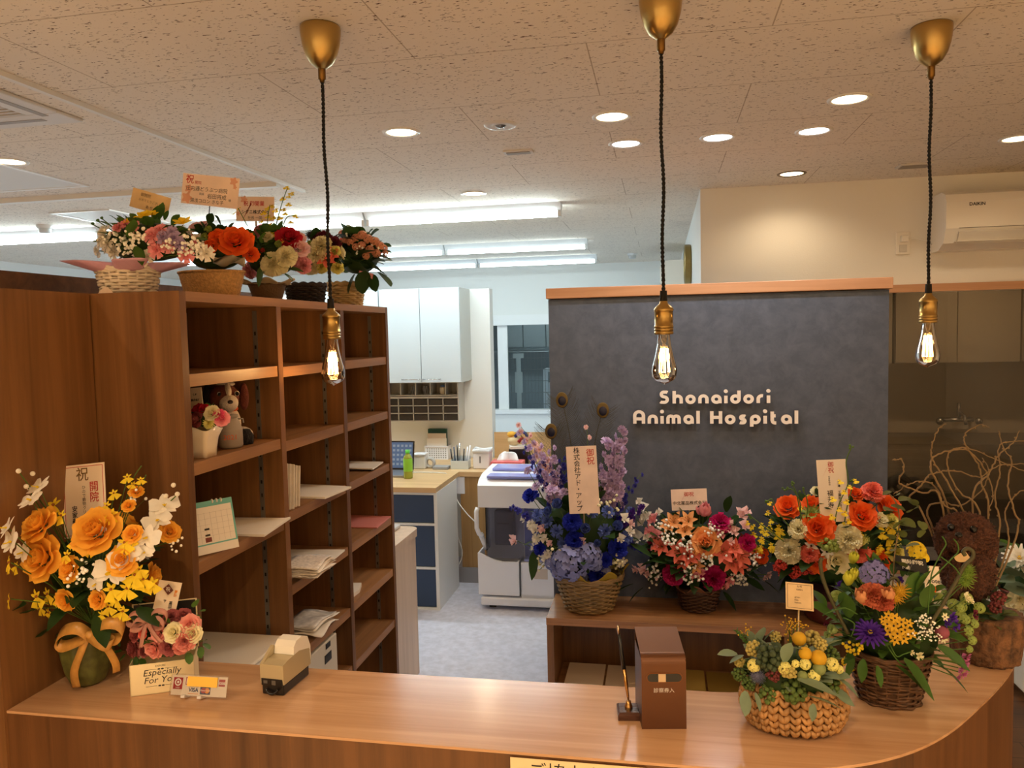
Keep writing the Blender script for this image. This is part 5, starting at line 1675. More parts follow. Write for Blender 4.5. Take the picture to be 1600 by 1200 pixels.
def f_floret4(b, R, c, d, s):
    q = d.to_track_quat('Z', 'Y').to_matrix().to_4x4()
    T = Matrix.Translation(c) @ q @ Matrix.Rotation(R.random() * 6, 4, 'Z') @ Matrix.Scale(s, 4)
    old = b.M
    b.M = old @ T
    for i in range(4): pet(b, pi / 2 * i, 0.04, 0, 0.95, 0.5, 18, 2, 0.08, 'round', 0.02, 2, 2)
    b.M = old


def f_hydrangea(b, R):
    b.smooth = True
    n = 46
    for i in range(n):
        z = 1 - 1.25 * (i + .5) / n
        a = i * 2.39996
        r = sqrt(max(0, 1 - z * z))
        d = Vector((r * cos(a), r * sin(a), z))
        f_floret4(b, R, d * R.uniform(0.80, 0.95), (d + Vector((R.uniform(-.3, .3), R.uniform(-.3, .3), R.uniform(-.3, .3)))).normalized(), R.uniform(.2, .27))


def f_cluster(b, R, n=22, s=0.30):
    """head of small four-petalled florets"""
    b.smooth = True
    for i in range(n):
        z = 1 - 1.1 * (i + .5) / n
        a = i * 2.39996
        r = sqrt(max(0, 1 - z * z))
        d = Vector((r * cos(a), r * sin(a), z))
        f_floret4(b, R, d * 0.75, d, s)


def f_ball(b, R):
    b.smooth = True
    b.lathe([(sin(pi * j / 16) if 0 < j < 16 else 0, -cos(pi * j / 16)) for j in range(17)], (0, 0, 0), 28, mod=lambda a, z, j: 1 + 0.06 * sin(a * 14 + j * 2.2) * sin(j * 2.1))


def f_berries(b, R, n=26, s=0.27):
    b.smooth = True
    for i in range(n):
        z = 1 - 1.6 * (i + .5) / n
        a = i * 2.39996
        r = sqrt(max(0, 1 - z * z))
        k = R.uniform(.62, .9)
        b.sphere((r * cos(a) * k, r * sin(a) * k, z * k), s * R.uniform(.8, 1.1), 7, 5)


def f_spiky(b, R):
    b.smooth = False
    n = 70
    b.sphere((0, 0, 0), 0.45, 10, 7)
    for i in range(n):
        z = 1 - 1.6 * (i + .5) / n
        a = i * 2.39996
        r = sqrt(max(0, 1 - z * z))
        d = Vector((r * cos(a), r * sin(a), z))
        b.tube([d * 0.35, d * R.uniform(.85, 1.05)], [0.05, 0.008], 4, cap=False)


def f_rosebud(b, R):
    b.smooth = True
    for (n, r0, L, W, e0, e1, z0) in ((3, 0.02, 0.9, 0.4, 85, 96, 0.0), (4, 0.15, 1.0, 0.5, 72, 92, -0.1), (4, 0.28, 0.95, 0.52, 66, 70, -0.2)):
        o = R.random() * 6
        for i in range(n): pet(b, o + 2 * pi * i / n, r0, z0, L, W, e0, e1, 0.3, 'round', 0.02)


KINDS = {'rose': f_rose, 'carnation': f_carnation, 'tulip': f_tulip, 'lily': f_lily, 'star_flower': f_star, 'orchid_floret': f_oncidium, 'moth_orchid': f_moth, 'chrysanthemum': f_mum, 'daffodil': f_daffodil,
         'sweet_pea': f_sweetpea, 'stock': f_stock, 'hydrangea': f_hydrangea, 'floret_head': f_cluster, 'globe_flower': f_ball, 'berry_cluster': f_berries, 'thistle': f_spiky, 'rosebud': f_rosebud}
_fm = {}


def flower_mesh(kind, mats, var):
    key = (kind, tuple(m.name for m in mats), var)
    if key not in _fm:
        b = B()
        KINDS[kind](b, random.Random(str(kind) + str(var)))
        _fm[key] = b.mesh(kind, mats)
    return _fm[key]


# petal colours
def pc(name, rgb, **k): return petal('petal_' + name, rgb, **k)


P_or = pc('orange', (240, 106, 38)); P_yor = pc('amber', (250, 184, 66)); P_yel = pc('yellow', (246, 214, 52)); P_ly = pc('lemon', (240, 232, 140)); P_cr = pc('cream', (246, 236, 196))
P_wh = pc('white', (244, 238, 226)); P_pk = pc('pink', (240, 160, 166)); P_lp = pc('blush', (246, 206, 206)); P_sa = pc('salmon', (238, 124, 104)); P_pe = pc('peach', (246, 176, 112)); P_mg = pc('magenta', (196, 28, 104))
P_cri = pc('crimson', (184, 30, 50)); P_dr = pc('dusty_rose', (176, 96, 96)); P_bl = pc('royal_blue', (40, 56, 190)); P_lb = pc('slate_blue', (86, 104, 172)); P_hy = pc('hydrangea', (140, 146, 198)); P_li = pc('lilac', (208, 184, 222))
P_vi = pc('violet', (84, 44, 150)); P_plum = pc('plum', (104, 34, 52)); P_gr = pc('green', (158, 176, 92)); P_rust = pc('rust', (196, 84, 58), rgb2=(226, 156, 100)); P_gold = pc('gold', (214, 168, 44)); P_dkb = pc('berry_dark', (62, 74, 50), trans=0)
P_red = pc('berry_red', (196, 66, 54), trans=0); P_gy = pc('berry_olive', (176, 160, 90), trans=0); P_gb = pc('berry_green', (84, 104, 50), trans=0); P_st = pc('thistle', (96, 98, 122), trans=0); P_bu = pc('burgundy', (104, 48, 48), trans=0)
P_br = pc('breath', (248, 244, 234), trans=0); P_stem = pc('stem', (84, 110, 48), trans=0); P_eye = pc('eye_brown', (150, 90, 40), trans=0); P_eyey = pc('eye_yellow', (220, 180, 60), trans=0); P_dark = pc('eye_dark', (50, 44, 40), trans=0); P_pkl = pc('lilac_pink', (216, 176, 206))
L_dark = pc('leaf_dark', (44, 68, 30), trans=0.2, rough=0.45); L_mid = pc('leaf_mid', (76, 110, 46), trans=0.25, rough=0.45); L_euc = pc('leaf_eucalyptus', (124, 142, 116), trans=0.2, rough=0.6); L_lime = pc('leaf_lime', (140, 170, 72), trans=0.3, rough=0.5); L_olive = pc('leaf_olive', (96, 104, 54), trans=0.2)
P_twig = pc('twig', (132, 108, 74), trans=0)

EYES = {'lily': P_eye, 'star_flower': P_dark, 'orchid_floret': P_eye, 'moth_orchid': P_yel, 'chrysanthemum': P_eyey, 'daffodil': P_gold}


class Arr:
    """one flower arrangement: root thing, pot and blossoms as parts; pixels are sight lines onto the planes round Yc"""

    def __init__(self, label, loc, Yc, dome, depth, seed, name='flower_arrangement', cat='flower arrangement', zfix=0.25, xmin=None, ymax=None, group=None, up=0.35, unit=None):
        self.root = thing(name, label, cat, loc, group)
        self.Yc, self.dome, self.depth = Yc, dome, depth
        self.R = random.Random(seed)
        self.xmin, self.ymax, self.up = xmin, ymax, up
        p = py_(dome[0], dome[1], Yc)
        self.k = (p - CAM).dot(FWD) / FPX
        self.c = p
        self.ends = []

    def uv(self, px, py):
        u = (px - self.dome[0]) / self.dome[2]; v = (py - self.dome[1]) / self.dome[3]
        return u, v, sqrt(max(0.0, 1 - min(1.0, u * u + v * v)))

    def point(self, px, py, dy=None, r=0.0):
        u, v, w_ = self.uv(px, py)
        Y = self.Yc + (-w_ * self.depth if dy is None else dy)
        if self.ymax is not None: Y = min(Y, self.ymax - r)
        p = py_(px, py, Y)
        if self.xmin is not None:
            for _ in range(30):
                if p.x - r > self.xmin: break
                Y -= 0.012
                p = py_(px, py, Y)
        return p

    def facing(self, px, py):
        u, v, w_ = self.uv(px, py)
        u = max(-1.1, min(1.1, u)); v = max(-.9, min(.9, v))
        d = Vector((u * 0.65, -0.75 - w_ * 0.4, -v * 0.7 + self.up))
        return d.normalized()

    def put(self, kind, m, p, d, r, spin=None, var=None):
        ms = [m] + ([EYES[kind]] if kind in EYES else [])
        me = flower_mesh(kind, ms, self.R.randrange(3) if var is None else var)
        o = bpy.data.objects.new(kind, me)
        COL.objects.link(o)
        o.parent = self.root
        o.location = p - WORLD[self.root.name]
        q = d.to_track_quat('Z', 'Y') @ Matrix.Rotation(self.R.uniform(-.5, .5) if spin is None else spin, 3, 'Z').to_quaternion()
        o.rotation_mode = 'QUATERNION'
        o.rotation_quaternion = q
        o.scale = (r, r, r)
        WORLD[o.name] = p
        return o

    def fl(self, kind, m, lst, dy=None, d=None, stem=True):
        for e in lst:
            px, py, s = e[:3]
            r = s * 0.5 * self.k
            y_ = e[3] if len(e) > 3 else dy
            p = self.point(px, py, y_, r)
            dd = Vector(d).normalized() if d else self.facing(px, py)
            dd = (dd + Vector((self.R.uniform(-.15, .15), self.R.uniform(-.1, .1), self.R.uniform(-.15, .15)))).normalized()
            self.put(kind, m, p, dd, r)
            if stem: self.ends.append(p - dd * r * 0.1)

    def back(self, kinds, n):
        """blossoms round the far side of the head"""
        for i in range(n):
            a = pi * (i + 0.5) / n
            h = self.R.uniform(-0.3, 0.7)
            rx, rz = self.dome[2] * self.k * 0.75, self.dome[3] * self.k * 0.75
            p = self.c + Vector((cos(a) * rx, sin(a) * self.depth * 0.8, h * rz))
            kd, m, s = kinds[i % len(kinds)]
            if self.ymax is not None and p.y > self.ymax - s * .5 * self.k: continue
            if self.xmin is not None and p.x - s * .5 * self.k < self.xmin: continue
            self.put(kd, m, p, Vector((cos(a), sin(a) + .2, h + .3)).normalized(), s * .5 * self.k)
            self.ends.append(p)

    def breath(self, lst, n=26, spread=16, s=2.2, m=None, name='baby_breath'):
        b = B(); b.smooth = True
        for (px, py) in lst:
            c = self.point(px, py, None, 0.01)
            root = c + (self.c - c) * 0.5
            for i in range(n):
                g = Vector((self.R.gauss(0, .5), self.R.gauss(0, .5), self.R.gauss(0, .5))) * spread * self.k
                g.y -= 0.25 * spread * self.k
                q = c + g
                if self.ymax is not None and q.y > self.ymax - .003: continue
                b.m = 0
                b.sphere(q, s * self.k * self.R.uniform(.7, 1.2), 6, 4)
                if i % 3 == 0:
                    b.m = 1; b.tube([root, q], 0.35 * self.k, 3, cap=False)
        return part(b, name, [m or P_br, P_stem], self.root, kind='stuff')

    def spike(self, base, top, n, s, m, kind='stock', name='flower_spike', bend=0.0, d0=None, s1=None):
        """a stem set with many small blossoms; one part"""
        p0 = self.point(base[0], base[1], d0 if d0 is not None else 0.0); p1 = self.point(top[0], top[1], d0 if d0 is not None else -0.03)
        b = B(); b.smooth = True
        b.m = 1
        pts = []
        for i in range(9):
            t = i / 8
            p = p0.lerp(p1, t); p.x += bend * self.k * sin(pi * t)
            pts.append(p)
        b.tube(pts, [0.0018 * (1.3 - .8 * i / 8) for i in range(9)], 5)
        s1 = s1 or s * 0.55
        for i in range(n):
            t = 0.15 + 0.85 * i / max(1, n - 1)
            j = t * 8; a0 = int(min(7, j)); p = pts[a0].lerp(pts[a0 + 1], j - a0)
            r = (s + (s1 - s) * t) * .5 * self.k
            a = i * 2.4
            dd = Vector((cos(a), -abs(sin(a)) * .8 - .25, self.R.uniform(-.3, .3))).normalized()
            T = Matrix.Translation(p + dd * r * 1.0) @ dd.to_track_quat('Z', 'Y').to_matrix().to_4x4() @ Matrix.Scale(r, 4)
            b.m = 1; b.tube([p, p + dd * r], 0.0008, 3, cap=False)
            b.m = 0
            old = b.M; b.M = T
            KINDS[kind](b, random.Random(i % 4)); b.m = 0
            b.M = old
        b.mi = [min(1, x) for x in b.mi]
        return part(b, name, [m, P_stem], self.root)

    def leaf(self, b, p, d, L, W, kind='blade', droop=0.25):
        d = d.normalized()
        side = d.cross(Vector((0, 0, 1)))
        if side.length < 0.1: side = Vector((1, 0, 0))
        side.normalize()
        side = (side + Vector((0, 0, self.R.uniform(-.5, .5)))).normalized()
        nrm = side.cross(d).normalized()
        vs = []
        n = 5
        for i in range(n + 1):
            t = i / n
            w_ = W * (sin(pi * (0.06 + 0.93 * t)) ** (0.8 if kind != 'round' else 0.5)) if kind != 'strap' else W * (1 - t ** 3) * (0.6 + .4 * sin(pi * t))
            c = p + d * L * t - Vector((0, 0, 1)) * droop * L * t * t
            vs += [c - side * w_ + nrm * 0.2 * w_, c, c + side * w_ + nrm * 0.2 * w_]
        fs = []
        for i in range(n):
            for j in range(2): fs.append((i * 3 + j, (i + 1) * 3 + j, (i + 1) * 3 + j + 1, i * 3 + j + 1))
        b.add(vs, fs)

    def foliage(self, n, L, m, kind='blade', core=0.72, W=0.28, pts=None, rootz=None, low=-0.5, high=0.95, label=None, name='foliage', stems=True, dark=None):
        b = B(); b.smooth = True
        rx, rz = self.dome[2] * self.k, self.dome[3] * self.k
        ok = 0
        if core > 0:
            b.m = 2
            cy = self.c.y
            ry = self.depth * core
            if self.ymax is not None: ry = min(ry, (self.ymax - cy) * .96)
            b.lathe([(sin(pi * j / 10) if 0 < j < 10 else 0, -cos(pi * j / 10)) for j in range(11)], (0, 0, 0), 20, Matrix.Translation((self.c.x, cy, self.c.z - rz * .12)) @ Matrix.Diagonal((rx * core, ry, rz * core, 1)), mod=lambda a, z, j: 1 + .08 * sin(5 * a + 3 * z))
        b.m = 0
        for i in range(n):
            a = self.R.uniform(0, 2 * pi); h = self.R.uniform(low, high)
            r = sqrt(max(0.05, 1 - h * h)) * self.R.uniform(.6, .92)
            dd = Vector((cos(a) * r, sin(a) * r, h))
            p = self.c + Vector((dd.x * rx * .8, dd.y * self.depth * .8, dd.z * rz * .8))
            l = L * self.k * self.R.uniform(.7, 1.2)
            dirn = Vector((dd.x, dd.y, dd.z * .7 + .25)).normalized()
            if self.ymax is not None and p.y + max(0, dirn.y) * l > self.ymax - .004: continue
            if self.xmin is not None and p.x + min(0, dirn.x) * l < self.xmin + .01: continue
            self.leaf(b, p, dirn, l, W * l, kind, self.R.uniform(.05, .4))
        if pts:
            for (px, py, ang, l, *rest) in pts:
                p = self.point(px, py, rest[0] if rest else None)
                a = radians(ang)
                self.leaf(b, p, Vector((cos(a), -0.25, sin(a))), l * self.k, W * l * self.k, kind, 0.15)
        if stems:
            b.m = 1
            r0 = self.c + Vector((0, 0, -rz * 0.85))
            for e in self.ends:
                mid = r0.lerp(e, .55) + Vector((0, 0, 0.1 * rz))
                b.tube([r0, mid, e], 0.0007 + 0.3 * self.k, 4, cap=False)
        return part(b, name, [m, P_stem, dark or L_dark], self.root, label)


# ------------------------------------------------------------------ pots and baskets
def weave(b, c, r0, r1, h, rows, stakes, rad, sy=1.0, belly=0.0, amp=None, jitter=0.0, seed=1):
    """wicker: rows of round strands going in front of and behind the stakes"""
    R = random.Random(seed)
    b.smooth = True
    amp = amp or rad * 1.1
    seg = stakes * 4
    for i in range(rows):
        t = (i + .5) / rows
        rr = r0 + (r1 - r0) * t + belly * sin(pi * t)
        zz = h * t
        ph = pi * (i % 2)
        jr = R.uniform(-1, 1) * jitter
        pts = [(c[0] + (rr + amp * sin(stakes / 2 * a + ph)) * cos(a), c[1] + sy * (rr + amp * sin(stakes / 2 * a + ph)) * sin(a), c[2] + zz + jr + jitter * sin(3 * a + i)) for a in [2 * pi * k / seg for k in range(seg)]]
        b.tube(pts, rad * R.uniform(.85, 1.15), 5, closed=True)
    for k in range(stakes):
        a = 2 * pi * k / stakes
        b.tube([(c[0] + (r0 + (r1 - r0) * t + belly * sin(pi * t)) * cos(a), c[1] + sy * (r0 + (r1 - r0) * t + belly * sin(pi * t)) * sin(a), c[2] + rad + (h - rad) * t) for t in (0, .25, .5, .75, 1)], rad * .8, 5)


def basket(arr, c, r0, r1, h, m, rows=12, stakes=24, rad=0.0025, sy=1.0, belly=0.0, name='basket', rim=True, jitter=0.0, liner=None):
    b = B()
    weave(b, (c[0], c[1], c[2] + rad), r0, r1, h - rad, rows, stakes, rad, sy, belly, jitter=jitter)
    if rim:
        for dz in (0.0, rad * 1.4): b.tube([(c[0] + (r1 + rad * .5) * cos(a), c[1] + sy * (r1 + rad * .5) * sin(a), c[2] + h + dz + rad * .6 * sin(14 * a)) for a in [2 * pi * k / 72 for k in range(72)]], rad * 1.2, 5, closed=True)
    b.lathe([(0, 0.001), (r0 * .98, 0.001), (r0 * .97 + belly * .0, 0.004)] + [((r0 + (r1 - r0) * t + belly * sin(pi * t)) - rad * 1.3, h * t) for t in (0.1, .3, .5, .7, .98)] + [(0, h * .9)], c, 32, sy=sy)
    return part(b, name, m, arr.root)


def ruffle(arr, c, r, drop, m, n=7, amp=0.3, name='wrapping', flare=0.5, sy=1.0, seed=1, hs=1.0):
    R = random.Random(seed)
    ph = R.random() * 6
    b = B(); b.smooth = True

    def f(u, v):
        a = 2 * pi * u
        k = 1 + flare * v * (0.75 + amp * sin(n * a + ph) + 0.2 * sin(2.3 * n * a))
        z = drop * v * hs * (0.35 + 0.65 * sin(n * a * .5 + ph) ** 2) + drop * .35 * v * sin(n * a + 1 + ph)
        return (c[0] + r * k * cos(a), c[1] + sy * r * k * sin(a), c[2] + z)
    b.grid(f, 84, 5, closed_u=True)
    o = part(b, name, m, arr.root)
    o.modifiers.new('s', 'SOLIDIFY').thickness = 0.0006
    return o


# ------------------------------------------------------------------ message cards on sticks
M_cardw = mat('card_ivory', (240, 222, 198), 0.6); M_cardp = mat('card_peach', (242, 216, 198), 0.6, noise=(14, 0.06)); M_cardk = mat('card_kraft', (212, 180, 132), 0.6, noise=(20, 0.1)); M_stick = mat('bamboo_stick', (206, 178, 130), 0.6)
M_redt = mat('red_brush', (192, 44, 40), 0.6); M_blackt = mat('black_brush', (34, 28, 26), 0.6); M_faint = mat('grey_brush', (120, 96, 70), 0.6); M_whitet = mat('white_brush', (226, 220, 206), 0.6); M_gold2 = mat('old_gold', (120, 92, 48), 0.4)


def card(label, tl, tr, bl, Y, m, texts, border=None, stick=None, lean=0.02, side=None, stick_m=None, decor=None, name='message_card'):
    TL, TR, BL = py_(*tl, Y + lean), py_(*tr, Y + lean), py_(*bl, Y)
    if side: TR = py_(*tr, Y + lean + side)
    t = thing(name, label, 'card', BL)
    F_ = frame(BL, TR - TL, TL - BL)
    W_, H_ = (TR - TL).length, (TL - BL).length
    b = B(F_); b.box(0, W_, 0, H_, -0.0012, 0); part(b, 'card', m, t)
    if border:
        e = border[1] * W_; w_ = 0.012 * W_
        b = B(F_)
        for x0, x1, y0, y1 in ((e, W_ - e, e, e + w_), (e, W_ - e, H_ - e - w_, H_ - e), (e, e + w_, e, H_ - e), (W_ - e - w_, W_ - e, e, H_ - e)): b.box(x0, x1, y0, y1, 0, 0.0002)
        part(b, 'border', border[0], t)
    if decor:
        for (x, y, r) in decor[1]:
            b = B(F_); b.prism([(x * W_ + r * W_ * (1 + .25 * cos(5 * a)) * cos(a), y * H_ + r * W_ * (1 + .25 * cos(5 * a)) * sin(a)) for a in [2 * pi * k / 24 for k in range(24)]], 0, 0.0002)
            part(b, 'printed_flower', decor[0], t)
    for (s, fx, fy, fs, tm, vert) in texts:
        text_mesh('lettering', s, fs * W_, tm, t, F_ @ Matrix.Translation((fx * W_, fy * H_, 0.0004)), vertical=vert, bold=0.0002 if fs > .1 else 0)
    if stick:
        p1 = py_(stick[0], stick[1], Y + (0.004 if Y < 2 else 0.09))
        p0 = F_ @ Vector((W_ * .5, H_ * .5, -0.003))
        b = B(); b.smooth = True; b.tube([p0, p1], 0.0014 if Y < 2 else 0.003, 6); part(b, 'stick', stick_m or M_stick, t)
    return t
# ================================================================== ARRANGEMENTS ON THE COUNTER
def smooth3(pts, k=6):
    p3 = [Vector(p) for p in pts]
    out = []
    n = len(p3)
    for i in range(n - 1):
        a0, a1, a2, a3 = [p3[max(0, min(n - 1, j))] for j in (i - 1, i, i + 1, i + 2)]
        for s in range(k):
            t = s / k
            out.append(0.5 * ((2 * a1) + (a2 - a0) * t + (2 * a0 - 5 * a1 + 4 * a2 - a3) * t * t + (3 * a1 - a0 - 3 * a2 + a3) * t ** 3))
    out.append(p3[-1])
    return out


def ribbon(b, pts, w_, side):
    """a flat band of cloth along a path"""
    P = smooth3(pts, 5)
    vs = []
    s = Vector(side).normalized() * w_ / 2
    for p in P: vs += [p - s, p + s]
    b.add(vs, [(2 * i, 2 * i + 1, 2 * i + 3, 2 * i + 2) for i in range(len(P) - 1)])


# ---- yellow roses in the green wrapped pot
c0 = pz(140, 1083, 0.98)
YA = c0.y + 0.042
cx_ = c0.x * YA / c0.y
A = Arr('tall amber rose and white orchid arrangement in a green pot with a gold bow', (cx_, YA, 0.9802), YA, (140, 880, 135, 115), 0.09, 5, xmin=-1.142, ymax=1.40)
k = A.k
b = B(); b.smooth = True
b.lathe([(0, 0), (0.022, 0), (0.031, 0.006), (0.040, 0.028), (0.045, 0.056), (0.048, 0.085), (0.050, 0.098), (0.044, 0.096), (0, 0.088)], (cx_, YA, 0.9802), 48, mod=lambda a, z, j: 1 + 0.045 * sin(9 * a + 20 * z) * min(1, z * 30) + .02 * sin(22 * a))
part(b, 'wrapped_pot', mat('green_wrapping', (84, 86, 40), 0.5, noise=(60, 0.25)), A.root)
M_bow = mat('gold_ribbon', (184, 134, 66), 0.35, noise=(70, 0.12))
b = B(); b.smooth = True
cb = py_(140, 993, YA - 0.055)


def bp(px, py, d=0.0): return py_(px, py, YA - 0.055 + d)


ribbon(b, [bp(140, 993), bp(122, 982, -.012), bp(100, 985, -.012), bp(88, 1000, -.006), bp(98, 1010, 0), bp(120, 1003, 0), bp(140, 993)], 0.022, (0.1, 0.5, 1))
ribbon(b, [bp(140, 993), bp(160, 976, -.012), bp(182, 974, -.01), bp(193, 985, -.002), bp(184, 998, 0), bp(160, 998, 0), bp(140, 993)], 0.022, (0.1, 0.5, 1))
ribbon(b, [bp(138, 992, -.005), bp(150, 1002, -.02), bp(166, 1010, -.018), bp(176, 1003, -.006), bp(160, 990, 0)], 0.018, (0.2, 0.4, 1))
ribbon(b, [bp(136, 995), bp(126, 1020, -.002), bp(116, 1050, 0.002), bp(120, 1074, .012)], 0.016, (1, 0.1, 0.1))
ribbon(b, [bp(146, 995), bp(165, 1010, 0.0), bp(180, 1035, .012), bp(182, 1050, .02)], 0.013, (0.8, 0.5, 0.2))
b.sphere(bp(141, 992, -.006), (0.009, 0.008, 0.008), 10, 6)
o = part(b, 'bow', M_bow, A.root); o.modifiers.new('s', 'SOLIDIFY').thickness = 0.0008
A.fl('rose', P_yor, [(61, 820, 56), (151, 829, 70), (66, 872, 66), (109, 889, 38), (265, 831, 32), (102, 938, 34), (152, 937, 28), (207, 834, 28), (192, 875, 44), (213, 768, 22), (201, 790, 20)])
A.fl('moth_orchid', P_wh, [(61, 762, 44), (49, 782, 38), (12, 825, 38), (19, 846, 46), (36, 863, 34), (257, 790, 44), (245, 813, 42), (230, 840, 42), (173, 892, 48), (196, 868, 46), (226, 863, 30), (150, 912, 28)])
A.fl('orchid_floret', P_yel, [(84, 790, 44), (74, 800, 34), (96, 806, 30), (15, 879, 32), (26, 885, 24), (15, 936, 28), (58, 932, 38), (75, 928, 34), (90, 936, 26), (77, 957, 28), (64, 950, 26), (105, 867, 26), (142, 857, 26), (174, 921, 38), (199, 919, 36), (211, 898, 40), (224, 905, 34), (238, 911, 32), (192, 955, 32), (169, 948, 28), (218, 890, 26), (174, 804, 32), (167, 790, 24), (178, 771, 24), (199, 746, 24), (220, 750, 20), (208, 757, 18), (195, 848, 36), (117, 846, 26), (183, 936, 28), (160, 960, 24), (206, 842, 24)])
b = B(); b.smooth = True
for (px, py) in ((29, 736), (51, 740), (41, 760), (271, 758), (277, 772), (259, 775), (211, 848), (205, 858), (193, 866)):
    b.sphere(A.point(px, py, 0.0, .01), 0.0045, 8, 6)
part(b, 'bud', P_wh, A.root, kind='stuff')
A.breath([(132, 894), (126, 902), (272, 852), (211, 779), (140, 888)], 9, 13, 2.4)
A.back([('rose', P_yor, 44), ('orchid_floret', P_yel, 30), ('moth_orchid', P_wh, 38)], 8)
b = B(); b.smooth = True; b.m = 1
for pts in ([(140, 900), (90, 820), (50, 765), (28, 735)], [(100, 850), (60, 790), (44, 762)], [(150, 890), (215, 840), (255, 795), (278, 772)], [(160, 880), (190, 800), (207, 750), (221, 728)], [(190, 800), (215, 770), (228, 742)], [(120, 900), (60, 890), (18, 880)]):
    b.tube(smooth3([A.point(x, y, 0.01) for x, y in pts]), 0.0012, 5)
part(b, 'spray_stem', [P_stem, P_stem], A.root)
A.foliage(70, 40, L_dark, 'blade', 0.5, 0.3, pts=[(60, 950, 200, 60), (40, 945, 190, 50), (150, 960, -60, 46), (105, 975, -110, 40), (215, 950, -20, 46), (80, 980, 220, 44)], low=-.8, high=.45)
card('ivory congratulation card with a red border standing behind the amber roses', (89, 730), (155, 723), (101, 842), YA + 0.03, M_cardw,
     [('祝', .48, .85, .30, M_gold2, False), ('開院', .74, .60, .22, M_redt, True), ('ひので動物クリニ', .50, .48, .085, M_blackt, True), ('安家義幸', .27, .26, .13, M_blackt, True)], border=(M_redt, 0.04), stick=(142, 960))

# ---- soap-flower box with the open black lid
BL, BR = pz(204, 1089, 0.9802), pz(305, 1076, 0.9802)
xd = BR - BL; xd.z = 0
W_ = xd.length
F_ = frame(BL, xd, (0, 0, 1))
BX = Arr('cream gift box of pink and rose soap flowers with an open black lid', (BL + BR) / 2 + Vector((0, 0.02, 0)), BL.y + 0.03, (258, 995, 56, 34), 0.03, 9, ymax=1.40, name='flower_box')
DB = 0.058
M_box = mat('gift_box_cream', (232, 214, 170), 0.6); M_lid = mat('gift_lid_black', (26, 22, 20), 0.5)
b = B(F_); b.box(0, W_, 0, 0.058, -0.0015, 0); b.box(0, W_, 0, 0.058, -DB, -DB + .0015); b.box(0, .0015, 0, 0.058, -DB, 0); b.box(W_ - .0015, W_, 0, .058, -DB, 0); b.box(0, W_, 0, 0.0015, -DB, 0)
part(b, 'box', M_box, BX.root)
b = B(F_); b.m = 1; b.box(-0.002, W_ + 0.002, 0.058, 0.153, -DB - 0.003, -DB - 0.0012); b.m = 0; b.box(0.001, W_ - 0.0005, 0.060, 0.1512, -DB - 0.0012, -DB - 0.0008)
part(b, 'lid', [M_lid, M_box], BX.root)
text_mesh('lettering', 'Especially\nFor You', 0.017, M_blackt, BX.root, F_ @ Matrix.Translation((W_ * .49, 0.033, 0.0004)) @ Matrix(((1, .22, 0, 0), (0, 1, 0, 0), (0, 0, 1, 0), (0, 0, 0, 1))), line=.85)
text_mesh('lettering', 'EXPURE', 0.005, M_blackt, BX.root, F_ @ Matrix.Translation((W_ * .48, 0.052, 0.0004)))
b = B(F_)
for y in (0.046, 0.0145):
    b.box(W_ * .24, W_ * .42, y, y + .0005, 0, .0003); b.box(W_ * .54, W_ * .74, y, y + .0005, 0, .0003)
    for s in (-1, 1): b.prism([(W_ * .48 + s * .003 + .0026 * cos(a), y + .0014 * sin(a)) for a in [2 * pi * i / 10 for i in range(10)]], 0, .0003)
part(b, 'printed_ornament', M_blackt, BX.root)
M_scr = mat('silver_script', (120, 112, 104), 0.5)
text_mesh('lettering', 'Thank you', 0.014, M_scr, BX.root, F_ @ Matrix.Translation((W_ * .55, 0.128, -DB - .0005)))
BX.fl('rose', P_sa, [(223, 990, 18)], stem=False)
BX.fl('rose', pc('rose_pink', (236, 162, 150)), [(240, 1013, 33), (248, 988, 26), (297, 976, 31)], stem=False)
BX.fl('rose', P_dr, [(264, 1011, 27), (287, 961, 23), (211, 991, 24)], stem=False)
BX.fl('rose', P_cr, [(271, 988, 30), (300, 990, 30)], stem=False)
BX.fl('carnation', pc('coral_pink', (234, 150, 138)), [(289, 1001, 34), (281, 1012, 24)], stem=False)
BX.fl('carnation', P_dr, [(211, 1012, 32), (268, 964, 27), (225, 1018, 20)], stem=False)
BX.fl('rose', P_pk, [(240, 985, 28, .0), (280, 980, 28, .0), (262, 982, 28, .005)], stem=False)
BX.breath([(296, 1008), (302, 1010)], 5, 6, 2.4)
BX.foliage(26, 15, L_mid, 'round', 0.8, 0.42, pts=[(305, 948, 70, 16), (309, 956, 20, 16), (305, 962, -40, 14), (314, 1003, 30, 14), (318, 1006, -20, 14), (312, 1012, -70, 14), (295, 1020, -80, 15), (210, 1026, -80, 16), (218, 1030, -30, 14), (190, 1018, 180, 14), (188, 1010, 120, 13), (196, 1024, 220, 14), (262, 974, 90, 13)], low=-.1, stems=False)
b = B(); b.smooth = True


def bb(px, py, d=0.0): return py_(px, py, BL.y - 0.002 + d)


